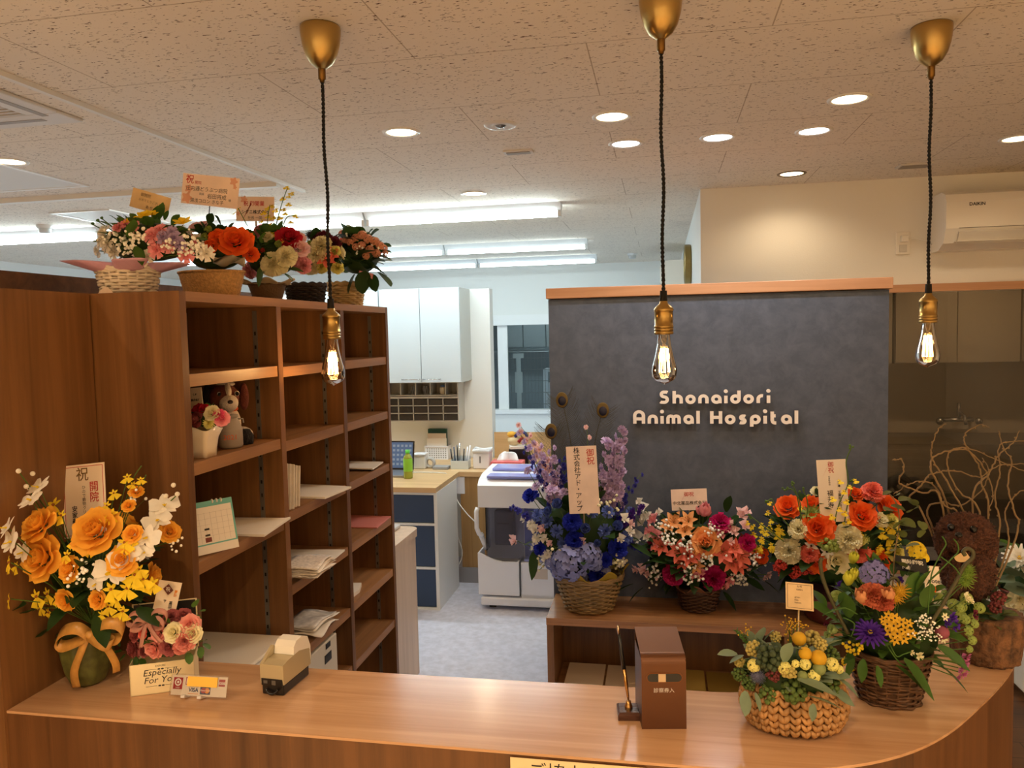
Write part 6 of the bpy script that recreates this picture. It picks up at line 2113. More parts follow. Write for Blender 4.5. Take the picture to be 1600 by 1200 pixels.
for pts in ([(229, 971), (215, 958), (202, 962), (199, 974), (212, 978), (229, 971)], [(229, 971), (242, 955), (258, 957), (260, 970), (246, 976), (229, 971)], [(229, 971), (214, 968), (204, 982), (218, 984), (229, 971)], [(229, 971), (246, 966), (256, 978), (242, 982), (229, 971)], [(229, 972), (224, 990), (220, 1012)], [(230, 972), (240, 990), (252, 1004)]):
    ribbon(b, [bb(x, y, -0.008 * sin(i)) for i, (x, y) in enumerate(pts)], 0.009, (0.2, .5, 1) if len(pts) > 4 else (1, 0, .3))
o = part(b, 'organza_bow', petal('organza', (222, 166, 150), trans=.45), BX.root); o.modifiers.new('s', 'SOLIDIFY').thickness = 0.0004
card('small ivory card with a brown diamond seal standing in the pink flower box', (250, 906), (285, 911), (237, 958), BL.y + 0.03, M_cardw,
     [('高羽', .72, .30, .16, M_blackt, True), ('サ', .45, .40, .14, M_blackt, True), ('開院', .84, .66, .13, M_orange, True)], decor=None, stick=(246, 1005))
sl = py_(263, 921, BL.y + 0.0405)
b = B(frame(sl, (1, 0, -.12), (0, 0, 1)) @ Matrix.Rotation(pi / 4, 4, 'Z')); b.box(-.0075, .0075, -.0075, .0075, 0, .0004)
sealcard = [o for o in COL.objects if o.name.startswith('message_card') and 'diamond' in o.get('label', '')][0]
part(b, 'seal', mat('brown_seal', (92, 44, 32), .6), sealcard)
text_mesh('lettering', '祝', .0095, M_wh, sealcard, frame(sl + Vector((0, -.0007, 0)), (1, 0, -.12), (0, 0, 1)))

# ---- oval braided basket with yellow balls
q = pz(1250, 1157, 0.98)
rB = 0.062
cB = Vector((q.x * (q.y + 0.05) / q.y - 0.01, q.y + 0.05, 0.9802))
GB = Arr('small braided straw basket of yellow craspedia balls, berries and grey-green leaves', cB, cB.y, (1235, 1046, 84, 52), 0.07, 21, up=.5)
# braid: rows of slanted husk strands
b = B(); b.smooth = True
RW = 6; hB = 0.074
R_ = random.Random(4)
for i in range(RW):
    n = 30
    for j in range(n):
        for s in (0, 1):
            t = (i + .5) / RW
            def prof_r(t): return 0.055 + 0.030 * sin(pi * min(1, .18 + .62 * t)) - 0.008
            a0 = 2 * pi * (j + .25 * s) / n
            t0 = max(0, (i - .05) / RW); t1 = min(1, (i + 1.12) / RW)
            aa = 2 * pi / n * (.62 if s else -.62)
            pts = []
            for kx in range(4):
                f = kx / 3
                tt = t0 + (t1 - t0) * f
                a = a0 - aa * f
                rr = prof_r(tt) + 0.0035 * sin(pi * f) + (.001 if s else 0)
                pts.append((cB.x + rr * 1.03 * cos(a), cB.y + rr * .74 * sin(a), 0.9840 + hB * tt))
            w_ = R_.uniform(.8, 1.15)
            b.tube(pts, [0.0016 * w_, 0.0046 * w_, 0.0044 * w_, 0.0014 * w_], 6)
b.lathe([(0, 0.002), (0.05, 0.002), (0.058, 0.02), (0.064, 0.05), (0.06, 0.070), (0, 0.066)], (cB.x, cB.y, 0.9802), 24, sx=1.0, sy=.72)
part(b, 'basket', mat('water_hyacinth', (168, 124, 74), 0.55, noise=(40, 0.3)), GB.root)
GB.fl('globe_flower', P_gold, [(1248.6, 998, 21), (1258, 1021, 19), (1279, 1028, 23)])
GB.fl('globe_flower', pc('thistle_green', (128, 138, 84), trans=0), [(1280, 1045, 19), (1254, 1056, 15)])
GB.fl('berry_cluster', P_dkb, [(1202, 1028, 40), (1196, 1018, 26)])
GB.fl('berry_cluster', P_gb, [(1202, 1084, 34), (1239, 1080, 38), (1297, 1074, 30), (1298, 1098, 22), (1155, 1054, 22), (1170, 1068, 22), (1220, 1095, 24), (1258, 1090, 22)])
GB.fl('berry_cluster', P_gy, [(1178, 1014, 26), (1269, 997, 28), (1155, 1034, 18), (1282, 1008, 20), (1212, 996, 18), (1232, 1049, 24), (1312, 1062, 16)])
GB.fl('thistle', P_st, [(1184, 1056, 28)])
GB.fl('berry_cluster', P_bu, [(1208, 1054, 22)])
GB.fl('floret_head', P_ly, [(1178, 1040, 24), (1226, 1044, 24), (1258, 1038, 20), (1272, 1056, 22), (1300, 1038, 24), (1311, 1046, 16), (1243, 1037, 14)])
GB.back([('berry_cluster', P_gb, 30), ('globe_flower', P_gold, 20), ('floret_head', P_ly, 22)], 7)
GB.breath([(1238, 972), (1232, 985), (1250, 975), (1165, 985)], 22, 10, 1.3, m=P_gold, name='yellow_sprig')
GB.foliage(34, 30, L_euc, 'blade', 0.75, 0.30, pts=[(1152, 1022, 170, 32, -.02), (1162, 1024, 200, 24, -.02), (1176, 1008, 105, 34), (1186, 1005, 80, 36), (1195, 1000, 60, 28), (1226, 1036, 80, 44, -.07), (1246, 1062, -8, 54, -.08), (1262, 1088, -5, 46, -.07), (1222, 1012, 10, 34), (1166, 1080, -95, 32, -.06), (1180, 1082, -75, 24, -.07), (1310, 1060, -35, 34, -.04), (1300, 1078, -25, 34, -.04), (1272, 1100, -100, 22, -.075), (1290, 1010, 40, 30)], low=-.15)
b = B(); b.smooth = True
p0, p1 = GB.point(1175, 1015, 0), GB.point(1151, 986, 0.0)
for i in range(34):
    t = i / 33; a = i * 2.4
    p = p0.lerp(p1, t); b.tube([p, p + Vector((cos(a) * .008, sin(a) * .008, .004))], [.0012, .0004], 4)
b.tube([p0, p1], .0022, 6)
part(b, 'catkin', L_mid, GB.root)
card('small kraft card on a stick standing in the braided straw basket', (1229, 909), (1272, 913), (1228, 951), cB.y + 0.035, M_cardk,
     [('お祝', .5, .86, .10, M_blackt, False), ('OPEN', .5, .74, .09, M_blackt, False), ('green', .42, .46, .09, M_blackt, False), ('olea', .38, .36, .09, M_blackt, False), ('balsam', .44, .26, .09, M_blackt, False)], border=(M_blackt, .06), stick=(1246, 1030))

# ---- brown vine basket with spring flowers
q = pz(1388, 1114, 0.98)
cG = Vector((q.x * (q.y + 0.058) / q.y, q.y + 0.058, 0.9802))
GA = Arr('dark vine basket of mixed green, purple and orange spring flowers', cG, cG.y, (1392, 965, 105, 88), 0.085, 33, up=.45)
M_vine = mat('vine_brown', (92, 62, 38), 0.7, noise=(90, 0.3))
basket(GA, cG, 0.049, 0.066, 0.088, M_vine, rows=17, stakes=20, rad=0.0022, jitter=0.0016)
GA.fl('chrysanthemum', P_vi, [(1359, 990, 52)], d=(0, -.6, .8))
GA.fl('star_flower', P_gold, [(1388, 962, 17), (1398, 966, 18), (1386, 975, 18), (1396, 978, 20), (1408, 972, 18), (1390, 988, 19), (1402, 990, 20), (1414, 984, 19), (1424, 990, 18), (1398, 1000, 18), (1412, 998, 18), (1420, 974, 15), (1380, 968, 14)])
GA.fl('carnation', pc('deep_rust', (176, 58, 48), rgb2=(214, 120, 84)), [(1364, 930, 42), (1380, 938, 34)], d=(0, -.7, .7))
GA.fl('tulip', pc('apricot_petal', (220, 156, 108)), [(1347, 942, 30), (1390, 938, 28)], d=(-.2, -.3, .7))
GA.fl('hydrangea', pc('allium', (112, 108, 164), trans=0), [(1365, 898, 46)], d=(0, -.2, 1))
GA.fl('tulip', pc('tulip_lime', (206, 204, 70)), [(1331, 880, 24), (1325, 914, 27), (1334, 905, 22)], d=(.15, -.25, 1))
GA.fl('thistle', P_gold, [(1406, 925, 34), (1400, 934, 28)], d=(0, -.3, 1))
GA.fl('tulip', P_or, [(1458, 927, 13)], d=(0, -.3, 1))
GA.fl('floret_head', P_yel, [(1431, 861, 36), (1442, 872, 22)])
GA.fl('sweet_pea', P_vi, [(1486, 966, 24), (1490, 978, 24), (1478, 974, 20)])
GA.fl('globe_flower', pc('scabiosa', (136, 70, 86), trans=0), [(1472, 988, 20)])
GA.fl('star_flower', P_cr, [(1474, 998, 16), (1476, 964, 14)])
GA.fl('sweet_pea', pc('larkspur_pink', (186, 104, 148)), [(1500, 1028, 22), (1506, 1036, 22), (1498, 1044, 22), (1504, 1052, 20), (1494, 1058, 20), (1510, 1026, 16)])
GA.fl('sweet_pea', P_cr, [(1436, 1025, 18), (1424, 1020, 12), (1508, 935, 22), (1516, 940, 16)])
GA.fl('moth_orchid', P_gr, [(1428, 1066, 34), (1414, 1074, 26)], d=(.2, -1, .1))
GA.fl('thistle', L_lime, [(1511, 900, 30), (1508, 910, 28), (1514, 890, 22)], d=(.4, -.3, 1))
GA.fl('rosebud', pc('bud_green', (170, 190, 120)), [(1305, 985, 26), (1296, 992, 18)], d=(-.8, -.3, .2))
GA.fl('sweet_pea', P_plum, [(1292, 976, 14), (1520, 962, 22)])
GA.fl('floret_head', P_gr, [(1512, 985, 20), (1518, 1000, 18), (1508, 968, 18), (1522, 975, 16), (1514, 1014, 14), (1500, 950, 16)])
GA.breath([(1440, 966), (1448, 980), (1432, 990), (1455, 990)], 26, 12, 1.5)
GA.breath([(1325, 1012), (1340, 1010), (1322, 1030), (1330, 1040)], 12, 10, 2.4, m=P_yel, name='yellow_berries')
GA.back([('floret_head', P_gr, 26), ('tulip', P_gr, 24), ('carnation', P_rust, 32), ('sweet_pea', P_vi, 24)], 9)
b = B(); b.smooth = True
for pts, r in (([(1325, 990), (1300, 940), (1286, 905), (1282, 880), (1285, 872)], .0032), ([(1410, 1000), (1398, 960), (1396, 935), (1404, 915), (1402, 905), (1394, 903), (1388, 908)], .0026), ([(1430, 1010), (1460, 965), (1490, 915), (1506, 885), (1519, 872), (1520, 862), (1512, 857), (1505, 862), (1508, 868)], .0032)):
    b.tube(smooth3([GA.point(x, y, -.06) for x, y in pts]), r, 7)
part(b, 'fiddlehead', mat('fiddlehead', (70, 66, 36), .6), GA.root)
b = B(); b.smooth = True
for pts in ([(1450, 960), (1455, 900), (1470, 865), (1478, 850), (1472, 838)], [(1460, 900), (1485, 875), (1497, 862), (1496, 850), (1490, 842)], [(1470, 870), (1490, 885), (1500, 898)], [(1340, 960), (1320, 950), (1300, 955), (1285, 962)], [(1345, 945), (1370, 940), (1400, 950)], [(1318, 965), (1335, 975), (1330, 995)], [(1388, 1000), (1400, 1025), (1412, 1022), (1424, 1018)], [(1380, 1000), (1405, 1035), (1425, 1042)]):
    b.tube(smooth3([GA.point(x, y, -.075) for x, y in pts]), .0011, 5)
part(b, 'tendril', L_mid, GA.root)
b = B(); b.smooth = True; b.tube(smooth3([GA.point(x, y, -.02) for x, y in [(1392, 950), (1396, 900), (1398, 865), (1405, 820), (1402, 790), (1390, 772)]]), .0012, 5); part(b, 'twig', P_twig, GA.root)
GA.foliage(110, 34, L_mid, 'blade', 0.68, 0.26, pts=[(1290, 950, 120, 46, -.05), (1310, 970, 140, 60, -.06), (1325, 965, 100, 54, -.05), (1300, 955, 60, 50, -.04), (1420, 935, 80, 56, -.06), (1432, 925, 70, 48, -.06), (1446, 950, 85, 50, -.06), (1448, 915, 60, 36, -.06), (1465, 1010, -30, 48, -.06), (1440, 1030, 8, 52, -.07), (1412, 1030, -50, 60, -.08), (1400, 1040, -35, 44, -.08), (1470, 1040, -40, 46, -.04), (1350, 1030, -100, 30, -.08), (1370, 1040, -80, 28, -.08), (1335, 1030, -120, 28, -.06)], low=-.75)
b = B(); b.smooth = True
R_ = GA.R
for (px, py, l) in ((1400, 800, 26), (1392, 790, 20), (1408, 812, 22), (1398, 826, 24), (1412, 840, 22), (1422, 800, 24), (1430, 790, 22), (1420, 820, 20), (1436, 840, 20), (1415, 855, 22), (1402, 858, 20), (1394, 842, 18), (1425, 780, 24), (1440, 815, 18), (1398, 775, 14), (1392, 768, 14), (1410, 888, 24), (1420, 894, 20)):
    GA.leaf(b, GA.point(px, py, -.02), Vector((R_.uniform(-1, 1), -.4, R_.uniform(-.2, 1))), l * GA.k, .42 * l * GA.k, 'round', .2)
part(b, 'eucalyptus', L_olive, GA.root, kind='stuff')
card('black oval-ended sign with white handwriting among the spring flowers', (1402, 868), (1452, 874), (1400, 890), cG.y - 0.03, mat('card_black', (24, 22, 22), .6), [('開院御祝', .55, .62, .17, M_whitet, False), ('下里', .3, .22, .15, M_whitet, False)])
card('ivory tag with handwriting standing before the brown poodle figure', (1446, 884), (1470, 886), (1446, 924), cG.y - 0.005, M_cardw, [('note', .62, .42, .42, M_blackt, False)], stick=(1460, 980))

# ---- bark pot with the poodle figure and twisted willow
q = pz(1543, 1047, 0.98)
cS = Vector((q.x * (q.y + 0.06) / q.y - 0.004, q.y + 0.06, 0.9802))
ST = Arr('bark-covered pot with a brown poodle figure sitting among green hydrangea', cS, cS.y, (1528, 960, 58, 42), 0.07, 44)
b = B(); b.smooth = True
b.lathe([(0, 0), (0.054, 0), (0.058, 0.004), (0.059, 0.02), (0.060, 0.04), (0.061, 0.06), (0.062, 0.078), (0.063, 0.090), (0.055, 0.092), (0, 0.085)], cS, 90, mod=lambda a, z, j: 1 + (0.035 * sin(17 * a + 3 * sin(40 * z) + z * 30) + .02 * sin(41 * a + z * 60) + .02 * sin(7 * a)) * (1 if 0 < j < 8 else .3))
part(b, 'bark_pot', mat('bark', (100, 68, 42), .85, noise=(55, 0.5), bump=(120, 1.0)), ST.root)
ST.fl('floret_head', P_gr, [(1490, 945, 22), (1510, 935, 22), (1500, 962, 22), (1530, 950, 20), (1478, 930, 20), (1520, 966, 18), (1502, 948, 20)])
ST.fl('sweet_pea', P_vi, [(1528, 912, 26), (1515, 914, 18)])
ST.fl('berry_cluster', P_bu, [(1560, 935, 22), (1555, 950, 20)])
ST.foliage(50, 24, L_olive, 'blade', .7, .3, low=-.3)
# the poodle: one continuous curly body
cD = py_(1512, 893, cS.y - .005)
kD = ST.k


def curly(b, c, r, seed, seg=84, rings=54, amp=.2):
    R = random.Random(seed)
    w_ = [(R.uniform(8, 24), R.uniform(8, 24), R.uniform(0, 6)) for _ in range(10)]
    vs, fs = [], []
    for i in range(seg):
        a = 2 * pi * i / seg
        for j in range(rings + 1):
            e = pi * j / rings
            d = Vector((sin(e) * cos(a), sin(e) * sin(a), -cos(e)))
            h = sum(sin(d.x * p[0] * 1.7 + p[2]) * sin(d.y * p[1] * 1.7 + p[2] * 2) * sin(d.z * p[0] * 1.5 + p[1]) for p in w_) / 3.0
            kx = 1 + amp * h
            vs.append((c.x + d.x * r[0] * kx, c.y + d.y * r[1] * kx, c.z + d.z * r[2] * kx))
    n = rings + 1
    for i in range(seg):
        k2 = (i + 1) % seg
        for j in range(rings): fs.append((i * n + j, k2 * n + j, k2 * n + j + 1, i * n + j + 1))
    b.add(vs, fs)


pd = thing('poodle_figure', 'brown curly poodle figure with a cream collar tag in the bark pot', 'poodle figure', Vector((cD.x, cD.y, cD.z - 36 * kD)))
M_curl = mat('brown_curls', (88, 52, 36), .95, noise=(160, .35), bump=(420, 1.0))
hc = py_(1508, 834, cS.y - .012)
b = B(); b.smooth = True
curly(b, cD, (37 * kD, 34 * kD, 42 * kD), 1)
curly(b, hc, (40 * kD, 34 * kD, 31 * kD), 2)
curly(b, py_(1541, 850, cS.y - .005), (16 * kD, 18 * kD, 26 * kD), 3, 60, 40)
curly(b, py_(1474, 845, cS.y - .005), (13 * kD, 16 * kD, 25 * kD), 4, 60, 40)
curly(b, py_(1498, 845, cS.y - .054), (19 * kD, 17 * kD, 15 * kD), 5, 50, 34)
curly(b, py_(1492, 912, cS.y - .036), (11 * kD, 12 * kD, 26 * kD), 6, 50, 36)
curly(b, py_(1527, 912, cS.y - .036), (11 * kD, 12 * kD, 26 * kD), 7, 50, 36)
part(b, 'body', M_curl, pd)
M_eye = mat('glossy_black', (10, 9, 9), .08)
for (px, py, d) in ((1486, 824, -.050), (1521, 827, -.052)):
    b = B(); b.smooth = True; b.sphere(py_(px, py, cS.y + d), 5.4 * kD, 12, 8); part(b, 'eye', M_eye, pd)
b = B(); b.smooth = True; b.sphere(py_(1498, 836, cS.y - .078), (5.5 * kD, 4 * kD, 4.2 * kD), 12, 8); part(b, 'nose', M_eye, pd)
tg = py_(1503, 870, cS.y - .056)
b = B(frame(tg, (1, .1, 0), (0, -.3, 1))); b.prism([(11 * kD * cos(a), 9 * kD * sin(a)) for a in [pi + pi * i / 14 for i in range(15)]] + [(4 * kD, 9 * kD), (-4 * kD, 6 * kD)], 0, .001); part(b, 'collar_tag', M_cardk, pd)
# twisted willow
WL = ((( 1520, 930), (1515, 830), (1500, 790), (1475, 745), (1455, 715), (1458, 690), (1465, 672), (1478, 662)),
      ((1500, 930), (1480, 790), (1455, 735), (1462, 712), (1500, 702), (1520, 710), (1540, 735), (1552, 770), (1545, 800), (1548, 830)),
      ((1530, 930), (1545, 800), (1535, 760), (1530, 730), (1512, 700), (1507, 680), (1530, 664), (1545, 668)),
      ((1490, 930), (1470, 780), (1440, 770), (1405, 755), (1412, 735), (1408, 718), (1395, 719)),
      ((1490, 920), (1440, 800), (1420, 780), (1440, 758), (1455, 741), (1490, 735), (1530, 745), (1560, 728), (1604, 724)),
      ((1545, 930), (1562, 830), (1555, 780), (1562, 740), (1563, 695), (1604, 689)),
      ((1550, 930), (1590, 830), (1585, 800), (1575, 760), (1580, 720), (1568, 700), (1560, 672)),
      ((1500, 920), (1450, 805), (1470, 785), (1500, 790), (1530, 770), (1545, 740), (1535, 715)),
      ((1510, 920), (1500, 810), (1475, 790), (1465, 765), (1445, 752), (1420, 757), (1396, 772)),
      ((1540, 930), (1530, 800), (1500, 770), (1480, 730), (1485, 705), (1510, 700), (1550, 715), (1604, 738)),
      ((1545, 930), (1575, 850), (1570, 800), (1590, 770), (1606, 765)),
      ((1530, 930), (1520, 780), (1545, 740), (1560, 712), (1585, 690), (1592, 672)))
for i, pl_ in enumerate(WL):
    dy = [-.01, .05, .03, -.03, .06, .02, .05, .08, .0, .07, .03, .09][i]
    pts = smooth3([py_(x, y, cS.y + .03 + dy * (j / len(pl_)) + .012 * sin(j * 2.1 + i)) for j, (x, y) in enumerate(pl_)], 7)
    n = len(pts)
    b = B(); b.smooth = True
    R_ = random.Random(i)
    pts = [p + Vector((R_.uniform(-1, 1), R_.uniform(-1, 1), R_.uniform(-1, 1))) * .0012 for p in pts]
    b.tube(pts, [0.0021 - .0013 * j / n for j in range(n)], 6)
    for j in range(10, n - 2, 5): b.sphere(pts[j] + Vector((R_.uniform(-1, 1), R_.uniform(-1, 1), R_.uniform(-1, 1))) * .0015, .0022, 5, 4)
    part(b, 'willow_branch', P_twig, ST.root)

# ---- white flowers beyond the counter end, on the white cabinet
cW = Vector((py_(1612, 975, 3.80).x, 3.80, 0.3605))
WF = Arr('white chrysanthemums and eucalyptus in a red-brown bowl on the low white cabinet', cW, 3.80, (1612, 905, 62, 62), 0.16, 51, up=.3)
b = B(); b.smooth = True
b.lathe([(0, 0), (0.05, 0), (0.10, 0.03), (0.14, 0.07), (0.145, 0.075), (0.12, 0.07), (0, 0.06)], cW, 36); part(b, 'bowl', mat('red_brown_bowl', (112, 50, 34), .4), WF.root)
WF.fl('chrysanthemum', P_wh, [(1593, 873, 50), (1630, 880, 46)], d=(-.2, -.6, .7))
WF.fl('stock', P_cr, [(1592, 935, 34), (1600, 958, 36), (1580, 945, 26), (1620, 940, 40), (1612, 962, 34)])
WF.breath([(1565, 945), (1572, 955), (1582, 960), (1566, 958)], 22, 12, 1.8, m=P_cr)
WF.foliage(24, 34, L_mid, 'blade', .7, .3)
b = B(); b.smooth = True
for (px, py, l) in ((1562, 890, 34), (1575, 898, 40), (1590, 890, 44), (1600, 905, 40), (1570, 915, 36), (1590, 918, 40), (1556, 905, 30), (1606, 885, 40), (1552, 862, 24), (1558, 852, 22), (1566, 862, 24), (1550, 878, 24)):
    WF.leaf(b, WF.point(px, py, -.17), Vector((WF.R.uniform(-.8, .8), -.5, WF.R.uniform(-.3, .8))), l * WF.k, .45 * l * WF.k, 'round', .2)
part(b, 'eucalyptus', L_euc, WF.root, kind='stuff')

# ================================================================== ARRANGEMENTS ON THE LOW CABINET
YB = 3.455
cb_ = py_(921, 950, YB); cBl = Vector((cb_.x, YB, LZ + .0003))
BLU = Arr('large wicker basket of royal blue carnations and lilac delphinium with peacock feathers', cBl, YB, (905, 832, 88, 84), 0.15, 61, ymax=3.60)
basket(BLU, cBl, 0.105, 0.152, 0.155, mat('pale_wicker', (146, 120, 80), .6, noise=(30, .2)), rows=15, stakes=26, rad=0.0052)
ruffle(BLU, (cBl.x, cBl.y, cBl.z + .15), .142, .04, petal('yellow_tulle', (186, 160, 60), trans=.4), 7, .4, 'tulle_wrapping', .22, seed=3, hs=1.2)
BLU.fl('carnation', P_bl, [(829, 775, 28), (894, 815, 31), (898, 845, 31), (966, 857, 32), (935, 897, 34), (843, 857, 22), (946, 875, 24), (872, 880, 22)])
BLU.fl('hydrangea', P_hy, [(893, 876, 62), (918, 868, 44), (905, 905, 34), (876, 890, 34)])
BLU.fl('rosebud', P_lb, [(915, 826, 24), (962, 823, 26), (873, 790, 26), (934, 848, 18), (858, 800, 22)])
BLU.fl('sweet_pea', P_lp, [(849, 828, 20), (806, 845, 26), (910, 846, 18), (860, 850, 16), (985, 820, 18)])
BLU.fl('stock', P_wh, [(830, 820, 18), (838, 842, 18), (856, 866, 16), (970, 878, 18)])
BLU.fl('stock', P_lb, [(840, 805, 22), (855, 815, 22), (870, 830, 22), (946, 830, 24), (978, 840, 22), (925, 800, 20), (950, 800, 22), (880, 850, 22), (985, 800, 18)])
for (b0, t0, n, s, m, bend) in (((940, 800), (972, 668), 20, 24, P_li, 6), ((950, 800), (955, 690), 16, 22, P_li, -6), ((915, 780), (917, 668), 7, 15, P_lp, 2), ((880, 800), (812, 664), 16, 18, P_lp, 12), ((870, 800), (838, 690), 15, 20, P_li, 4), ((880, 800), (862, 700), 14, 18, P_li, 0), ((960, 800), (964, 720), 12, 20, P_li, 4)):
    BLU.spike(b0, t0, n, s, m, bend=bend)
for (b0, t0, n, s, bend) in (((860, 830), (798, 790), 14, 15, 0), ((870, 810), (818, 700), 14, 13, 6), ((950, 820), (1000, 742), 14, 13, 0), ((960, 830), (1002, 790), 12, 18, 0), ((975, 845), (1004, 860), 8, 14, 0), ((900, 800), (850, 720), 16, 15, 3), ((890, 790), (878, 715), 14, 15, 0)):
    BLU.spike(b0, t0, n, s, P_vi if n == 12 else pc('delphinium_blue', (70, 70, 170)), bend=bend)
BLU.fl('stock', P_li, [(828, 700, 18), (836, 715, 20), (842, 735, 20), (850, 752, 22), (862, 765, 22), (825, 735, 16), (838, 760, 18), (856, 720, 18), (868, 742, 18), (880, 770, 18), (948, 690, 20), (966, 700, 22), (955, 720, 22), (970, 735, 20), (946, 745, 22), (960, 765, 20), (820, 690, 14), (812, 676, 14)])
BLU.fl('sweet_pea', P_wh, [(820, 812, 20), (838, 828, 22), (852, 842, 20), (975, 812, 22), (984, 832, 22), (968, 842, 20), (836, 856, 18), (852, 872, 18)])
BLU.fl('floret_head', P_hy, [(862, 880, 26), (930, 880, 30), (945, 892, 22), (884, 862, 28)])
BLU.breath([(960, 880), (965, 868), (840, 878), (880, 868), (925, 790), (955, 790)], 12, 16, 2.3, m=P_cr)
BLU.back([('carnation', P_bl, 30), ('stock', P_lb, 24)], 4)
BLU.foliage(64, 36, L_dark, 'blade', 0.75, 0.26, pts=[(838, 860, -100, 40), (985, 850, -20, 36)], low=-.7)
# peacock feathers
M_barb = mat('feather_barb', (58, 52, 34), .7); M_eye1 = mat('feather_bronze', (104, 84, 40), .4, .3); M_eye2 = mat('feather_navy', (16, 22, 48), .3)
for i, (ex, ey, pts) in enumerate(((861, 674, [(905, 850), (885, 780), (868, 715), (861, 674)]), (878, 625, [(908, 850), (900, 760), (890, 680), (878, 625)]), (942, 641, [(915, 850), (925, 760), (930, 690), (942, 641)]))):
    dy = .02 + .02 * i
    P = smooth3([BLU.point(x, y, dy) for x, y in pts], 12)
    b = B(); b.smooth = False
    b.tube(P, [.0028 - .0014 * j / len(P) for j in range(len(P))], 5)
    n = len(P)
    R_ = random.Random(i)
    for j in range(8, n - 1):
        t = (P[min(j + 1, n - 1)] - P[j - 1]).normalized()
        sd_ = t.cross(Vector((0, 1, 0))).normalized()
        for s in (-1, 1):
            for kx in range(2):
                L = .085 * (1 - .35 * abs(j / n - .7)) * R_.uniform(.75, 1.1)
                p = P[j].lerp(P[min(j + 1, n - 1)], kx * .5)
                b.tube([p, p + sd_ * s * L * .5 + t * L * .3, p + sd_ * s * L * .85 + t * L * .75], [.0014, .0010, .0006], 3, cap=False)
    fo = part(b, 'peacock_feather', M_barb, BLU.root)
    b = B(frame(BLU.point(ex, ey, dy - .004), (1, 0, 0), (0, 0, 1))); b.smooth = True
    b.sphere((0, 0, 0), (.028, .036, .002), 18, 8); part(b, 'eye_ring', M_eye1, fo)
    b = B(frame(BLU.point(ex, ey, dy - .007), (1, 0, 0), (0, 0, 1))); b.smooth = True
    b.sphere((0, -.004, 0), (.018, .021, .002), 16, 8); part(b, 'eye_spot', M_eye2, fo)
card('tall beige card with black and red writing in the blue flower basket', (891, 698), (938.5, 696), (890, 803), YB - 0.165, M_cardp, [('株式会社アド・アップ', .34, .50, .215, M_blackt, True), ('御祝', .79, .83, .27, M_redt, True)], stick=(914, 860))

YP = 3.50
cp_ = py_(1091, 945, YP); cP = Vector((cp_.x, YP, LZ + .0003))
PK = Arr('wide arrangement of pink lilies, magenta carnations and a peach rose in a dark basket', cP, YP, (1093, 860, 98, 62), 0.12, 71, ymax=3.605)
basket(PK, cP, 0.072, 0.092, 0.095, mat('dark_wicker', (70, 44, 28), .5), rows=11, stakes=22, rad=0.0045)
ruffle(PK, (cP.x, cP.y, cP.z + .092), .088, .035, mat('brown_tissue', (110, 70, 44), .6), 6, .3, 'tissue_wrapping', .35, seed=5)
PK.fl('rose', P_pe, [(1102.5, 847, 44)])
PK.fl('tulip', P_pk, [(1099, 806, 28), (1093, 804, 18), (1106, 806, 18)], d=(0, -.35, 1))
PK.fl('carnation', P_mg, [(1052.5, 897, 37), (1114, 903, 41), (1125, 818, 36), (1168, 848, 28)])
PK.fl('lily', P_sa, [(1130, 862, 40), (1143, 878, 38), (1158, 868, 38), (1148, 856, 30), (1060, 862, 38), (1075, 868, 36), (1033, 853, 32), (1087, 860, 32), (1066, 878, 26), (1155, 884, 28)])
PK.fl('lily', P_pe, [(1052, 815, 36), (1075, 813, 32), (1070, 829, 30), (1088, 884, 26), (1044, 822, 26)])
PK.fl('sweet_pea', P_wh, [(1005, 797, 26), (1010, 811, 26), (997, 843, 32), (990, 808, 20), (1030, 803, 18), (1004, 820, 22), (1012, 842, 20), (1000, 786, 18)])
PK.fl('sweet_pea', P_lp, [(1157, 808, 30), (1166, 802, 22), (1162, 824, 24), (1140, 827, 28), (1146, 832, 22), (1008, 890, 28), (1014, 896, 22), (995, 890, 20), (1198, 898, 20), (1192, 903, 14), (1169, 893, 14), (1142, 847, 16), (1030, 900, 22)])
PK.fl('sweet_pea', P_pk, [(1022, 815, 28), (1017, 832, 28), (1026, 838, 24), (1125, 836, 22), (1138, 907, 26), (1132, 914, 20), (1087, 900, 24), (1096, 893, 18), (1024, 858, 20)])
PK.breath([(1042, 835), (1036, 822), (1050, 842), (1075, 848), (1072, 858), (1104, 872), (1108, 866), (1077, 886), (1080, 898), (1176, 866), (1182, 876), (1150, 900), (1156, 908), (1122, 831), (1022, 890), (1115, 826), (1020, 900)], 20, 13, 2.1)
PK.back([('lily', P_sa, 34), ('carnation', P_mg, 34)], 4)
PK.foliage(120, 34, L_dark, 'blade', 0.78, 0.26, pts=[(1135, 800, 80, 34, .02), (1030, 875, 190, 30), (1045, 880, 160, 30), (990, 912, 200, 34), (1005, 918, 220, 30), (1130, 925, -50, 30), (1165, 905, -20, 30), (1098, 830, -85, 40, -.05), (1190, 905, -30, 30)], low=-.8)
card('beige notepad-like card with red and black writing behind the pink flowers', (1049, 765), (1105, 763), (1050, 798), YP + 0.03, M_cardp, [('御祝', .5, .74, .14, M_redt, False), ('中北薬品株式会社', .5, .33, .118, M_blackt, False)], stick=(1078, 850), lean=.008)

